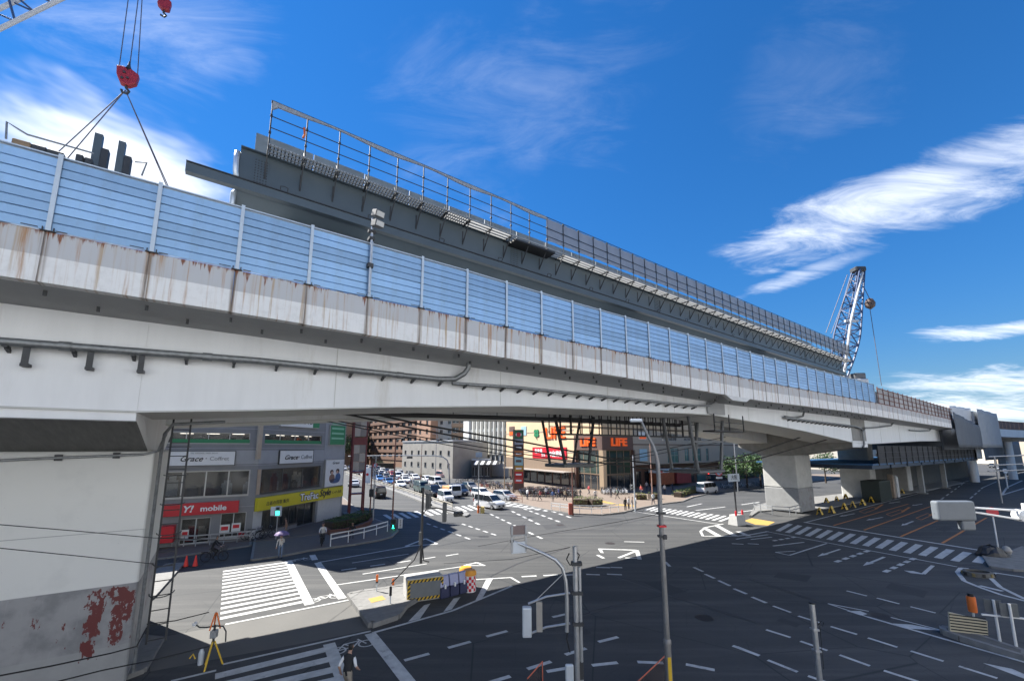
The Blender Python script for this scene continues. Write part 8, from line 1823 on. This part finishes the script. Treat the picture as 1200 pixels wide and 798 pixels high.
# retaining wall and columns under the far platform
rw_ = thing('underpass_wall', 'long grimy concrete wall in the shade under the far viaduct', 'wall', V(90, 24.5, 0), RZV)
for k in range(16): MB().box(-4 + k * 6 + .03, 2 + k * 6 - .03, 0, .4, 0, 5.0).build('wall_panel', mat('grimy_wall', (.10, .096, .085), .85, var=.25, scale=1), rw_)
for i, (s, t_) in enumerate(((101, 20.2), (118, 20.2))):
    t = thing('support_column', ('pale steel column under the work platform, nearest', 'pale steel column under the work platform, second', 'pale steel column under the work platform, third', 'pale steel column under the work platform, farthest')[i], 'column', V(s, t_, 0), RZV); MB().box(-.35, .35, -.35, .35, .12, 5.1).build('shaft', mat('column_pale', (.30, .305, .30), .6, var=.1), t, bevel=.03); MB().box(-.6, .6, -.6, .6, 0, .2).build('foot', M_KERB, t)
# stacked kit under the platform
rg_ = random.Random(8)
for i, (s, t_, h_, w_, m_, lb) in enumerate(((82, 21.5, 2.9, 2.6, mat('container_green', (.03, .04, .035), .6, var=.2), 'dark storage container beside the yellow barriers'), (87.6, 21.0, 3.6, .9, mat('rusty_panel', (.28, .22, .17), .8, var=.3), 'tall rusty panel leaning beside the storage container'), (89.5, 21.0, 3.4, 1.2, M_SILV, 'pale panel stack next to the rusty panel'))):
    t = thing('storage_container' if i == 0 else 'panel_stack', lb, 'container' if i == 0 else 'panels', V(s, t_, .12), RZV)
    if i == 0:
        MB().box(-w_, w_, -1.1, 1.1, 0, h_).build('box', m_, t, bevel=.05)
        for k in range(12): MB().box(-w_ + .2 + k * .42, -w_ + .36 + k * .42, -1.14, -1.1, .15, h_ - .15).build('rib', m_, t)
    else:
        for k in range(3): MB().box(-w_ / 2 + k * w_ / 3, -w_ / 2 + (k + .92) * w_ / 3, -.3, .3, 0, h_ - .15 * k).build('panel', m_, t)
p = at(1002, 581); t = thing('orange_stand', 'white and orange bundle of work-zone poles beside the road', 'pole bundle', p, 0)
for k in range(7): MB().tube((.12 * math.cos(k), .12 * math.sin(k), 0), (.3 * math.cos(k), .3 * math.sin(k), 3.4), .05, 6).build('pole', M_SWHITE if k % 2 else M_CRANEW, t)
MB().lathe([(.5, 0), (.42, .7), (.1, 1.0)], 10).build('orange_skirt', M_ORG, t)
# right-edge pipe walkway in mid distance
t = thing('pipe_railing', 'grey pipe footbridge railing at the right edge under the viaduct', 'railing', at_depth(1160, 540, 62), 0); pb_ = at_depth(1160, 540, 62)
for y in (535, 545, 552): MB().tube(at_depth(1158, y, 62) - pb_, at_depth(1235, y - 3, 62) - pb_, .09, 6).build('rail', M_POLE, t)
for x in (1165, 1215): q0 = at_depth(x, 535, 62) - pb_; MB().tube(q0, q0 + Vector((0, 0, -pb_.z - q0.z)), .09, 6).build('post', M_POLE, t)
p = at(1181, 572); t = thing('round_sign_post', 'pale round-headed post on the far channelising island', 'road sign', p, 0); zt_ = z_at(p, 1178, 553); MB().tube((0, 0, 0), (0, 0, zt_), .12, 8).build('post', M_SIGBACK, t); MB().lathe([(.02, -.1), (.5, -.1), (.5, .1), (.02, .1)], 12, M=TM((0, 0, zt_ + .2), 0, R(90))).build('disc', M_SIGBACK, t)
g = group('island_marking'); poly(g, [at(1174, 580), at(1180, 571), at(1198, 563)], .3); poly(g, [at(1174, 580), at(1200, 572)], .3)
g = group('lane_line'); dline(g, at(1103, 585), at(1128, 567), 6, .5, .2); dline(g, at(1137, 584), at(1152, 571), 4, .6, .2); seg(g, 'line', at(1150, 572), at(1168, 564), .2)
g = group('stop_line'); seg(g, 'line', at(1135, 594), at(1215, 596), .3)
seg(group('road_edge'), 'line', C1(230, 118), CP(1140, 562), .16)
# ---------------------------------------------------------------- trees
def tree(label, base, h, r, seed, n=1500, leaf=.22, m=None, group_=None):
    rg_ = random.Random(seed); t = thing('tree', label, 'tree', base, 0, group_)
    mb = MB(); mb.path([(0, 0, 0), (.05, .03, h * .3), (-.03, .02, h * .55), (0, 0, h * .8)], [.17, .14, .10, .05], 8)
    cl_ = []
    for i in range(9):
        a = rg_.uniform(0, 6.28); z0 = h * rg_.uniform(.32, .6); q = Vector((math.cos(a) * r * rg_.uniform(.45, .8), math.sin(a) * r * rg_.uniform(.45, .8), h * rg_.uniform(.5, .9))); mb.path([(0, 0, z0), (q.x * .5, q.y * .5, z0 + (q.z - z0) * .6), tuple(q)], [.07, .05, .02], 5); cl_.append(q)
    cl_ += [Vector((0, 0, h * .88)), Vector((0, 0, h * .6))]
    mb.build('trunk', M_BARK, t, smooth=True); lf = MB()
    for i in range(n):
        c = rg_.choice(cl_); d = Vector((rg_.gauss(0, 1), rg_.gauss(0, 1), rg_.gauss(0, .8))).normalized() * r * .5 * (rg_.random() ** .4)
        p_ = c + d; s = leaf * rg_.uniform(.5, 1.2); u = Vector((rg_.gauss(0, 1), rg_.gauss(0, 1), rg_.gauss(0, .6))).normalized(); v_ = u.cross(Vector((rg_.gauss(0, 1), rg_.gauss(0, 1), rg_.gauss(0, 1)))).normalized()
        lf.add([tuple(p_ - u * s), tuple(p_ + v_ * s * .55), tuple(p_ + u * s), tuple(p_ - v_ * s * .55)], [(0, 1, 2, 3)], rg_.choice((0, 0, 1)))
    lf.build('crown', m or [M_LEAF, M_LEAF2], t)
TG_ = 'street trees along the right wing'
for i, (x, y, h_, r_, lb) in enumerate(((862, 574, 5.8, 2.6, 'leftmost street tree by the supermarket right wing'), (876, 572.5, 6.6, 3.0, 'second street tree from the left by the right wing'), (892, 571, 6.2, 2.8, 'third street tree just left of the concrete column'), (905, 569, 6.4, 3.0, 'street tree half hidden by the column'), (968, 566, 6.5, 2.8, 'dark tree just right of the concrete column'))): tree(lb, at(x, y), h_, r_, 20 + i, group_=TG_)
for i, (x, y, h_, r_, lb) in enumerate(((411, 546, 13, 5, 'tall grey green tree far up the cross street, left one'), (420, 545, 15, 5, 'tall grey green tree far up the cross street, right one'))): tree(lb, at(x, y), h_, r_, 40 + i, 1600, .45, [mat('leaf_grey', (.10, .12, .06), .7, var=.3), M_LEAF2], 'trees far up the street')

# ---------------------------------------------------------------- city beyond the right end and added light-bouncing blocks behind the viewer
for i, (x0, x1, Y, H_, m_, r_, c_, lb) in enumerate(((1060, 1120, 230, 14, M_PALE, 4, 9, 'grey apartment row far beyond the right road, left one'), (1118, 1165, 250, 17, M_BRICK, 5, 7, 'brown apartment row far beyond the right road'), (1163, 1215, 210, 12, M_PALE, 3, 8, 'white low block far beyond the right road'), (1212, 1290, 190, 13, M_BEIGE, 3, 9, 'beige block just past the right edge of the road'), (1286, 1420, 170, 15, M_PALE, 4, 10, 'grey block beyond the right edge'), (300, 345, 150, 20, M_PALE, 5, 4, 'pale block behind the grey corner building'))):
    block('city_block', lb, x0, x1, Y, H_, 16, m_, r_, c_, frac=.55)
def bounce_block(lb, s0, s1, tt, H_, m_, rows, cols):  # unseen blocks added to bounce sunlight onto the viaduct's shaded side
    P, Q = V(s1, tt), V(s0, tt); t = thing('city_block', lb, 'building', P, 0); off = tuple(P); L = s1 - s0; ops = []
    for r_ in range(rows):
        for c_ in range(cols): u = L * (c_ + .5) / cols; ops.append((u - L / cols * .2, u + L / cols * .2, 2.2 + r_ * 3.3, 3.7 + r_ * 3.3))
    W, _ = wall(t, off, 'wall', P, Q, 0, H_, ops, m_, .4, back=False)
    for o_ in ops: wbox(MB(), W, *o_, .2, .26).build('window', M_GLASSD, t, off=off)
    q = [V(s0 + .01, tt - .4), V(s1 - .01, tt - .4), V(s1 - .01, tt - 15), V(s0 + .01, tt - 15)]
    MB().prism([(p.x, p.y) for p in q], 0, H_ - .2).build('body', m_, t, off=off); q = [V(s0 - .2, tt + .2), V(s1 + .2, tt + .2), V(s1 + .2, tt - 15), V(s0 - .2, tt - 15)]; MB().prism([(p.x, p.y) for p in q], H_, H_ + .4).build('roof', M_SILV, t, off=off)
M_RW = mat('bounce_facade_white', (.60, .625, .65), .7, var=.05, scale=.5)
bounce_block('added unseen block bouncing sunlight from behind the viewpoint, leftmost', -62, -24, -15, 24, M_RW, 6, 9); bounce_block('added unseen block bouncing sunlight from right behind the viewpoint', -22, 18, -13, 30, M_RW, 8, 9); bounce_block('added unseen block bouncing sunlight from behind the viewpoint to the right', 20, 62, -15, 26, M_RW, 7, 10); bounce_block('added unseen block bouncing sunlight from far right behind the viewpoint', 64, 120, -16, 28, M_RW, 7, 12)
pavement('bounce_pavement', [V(-62, -8), V(120, -8), V(120, -13), V(-62, -13)], M_PAVEL)  # unseen paler paving, added so the ground there reflects more sun
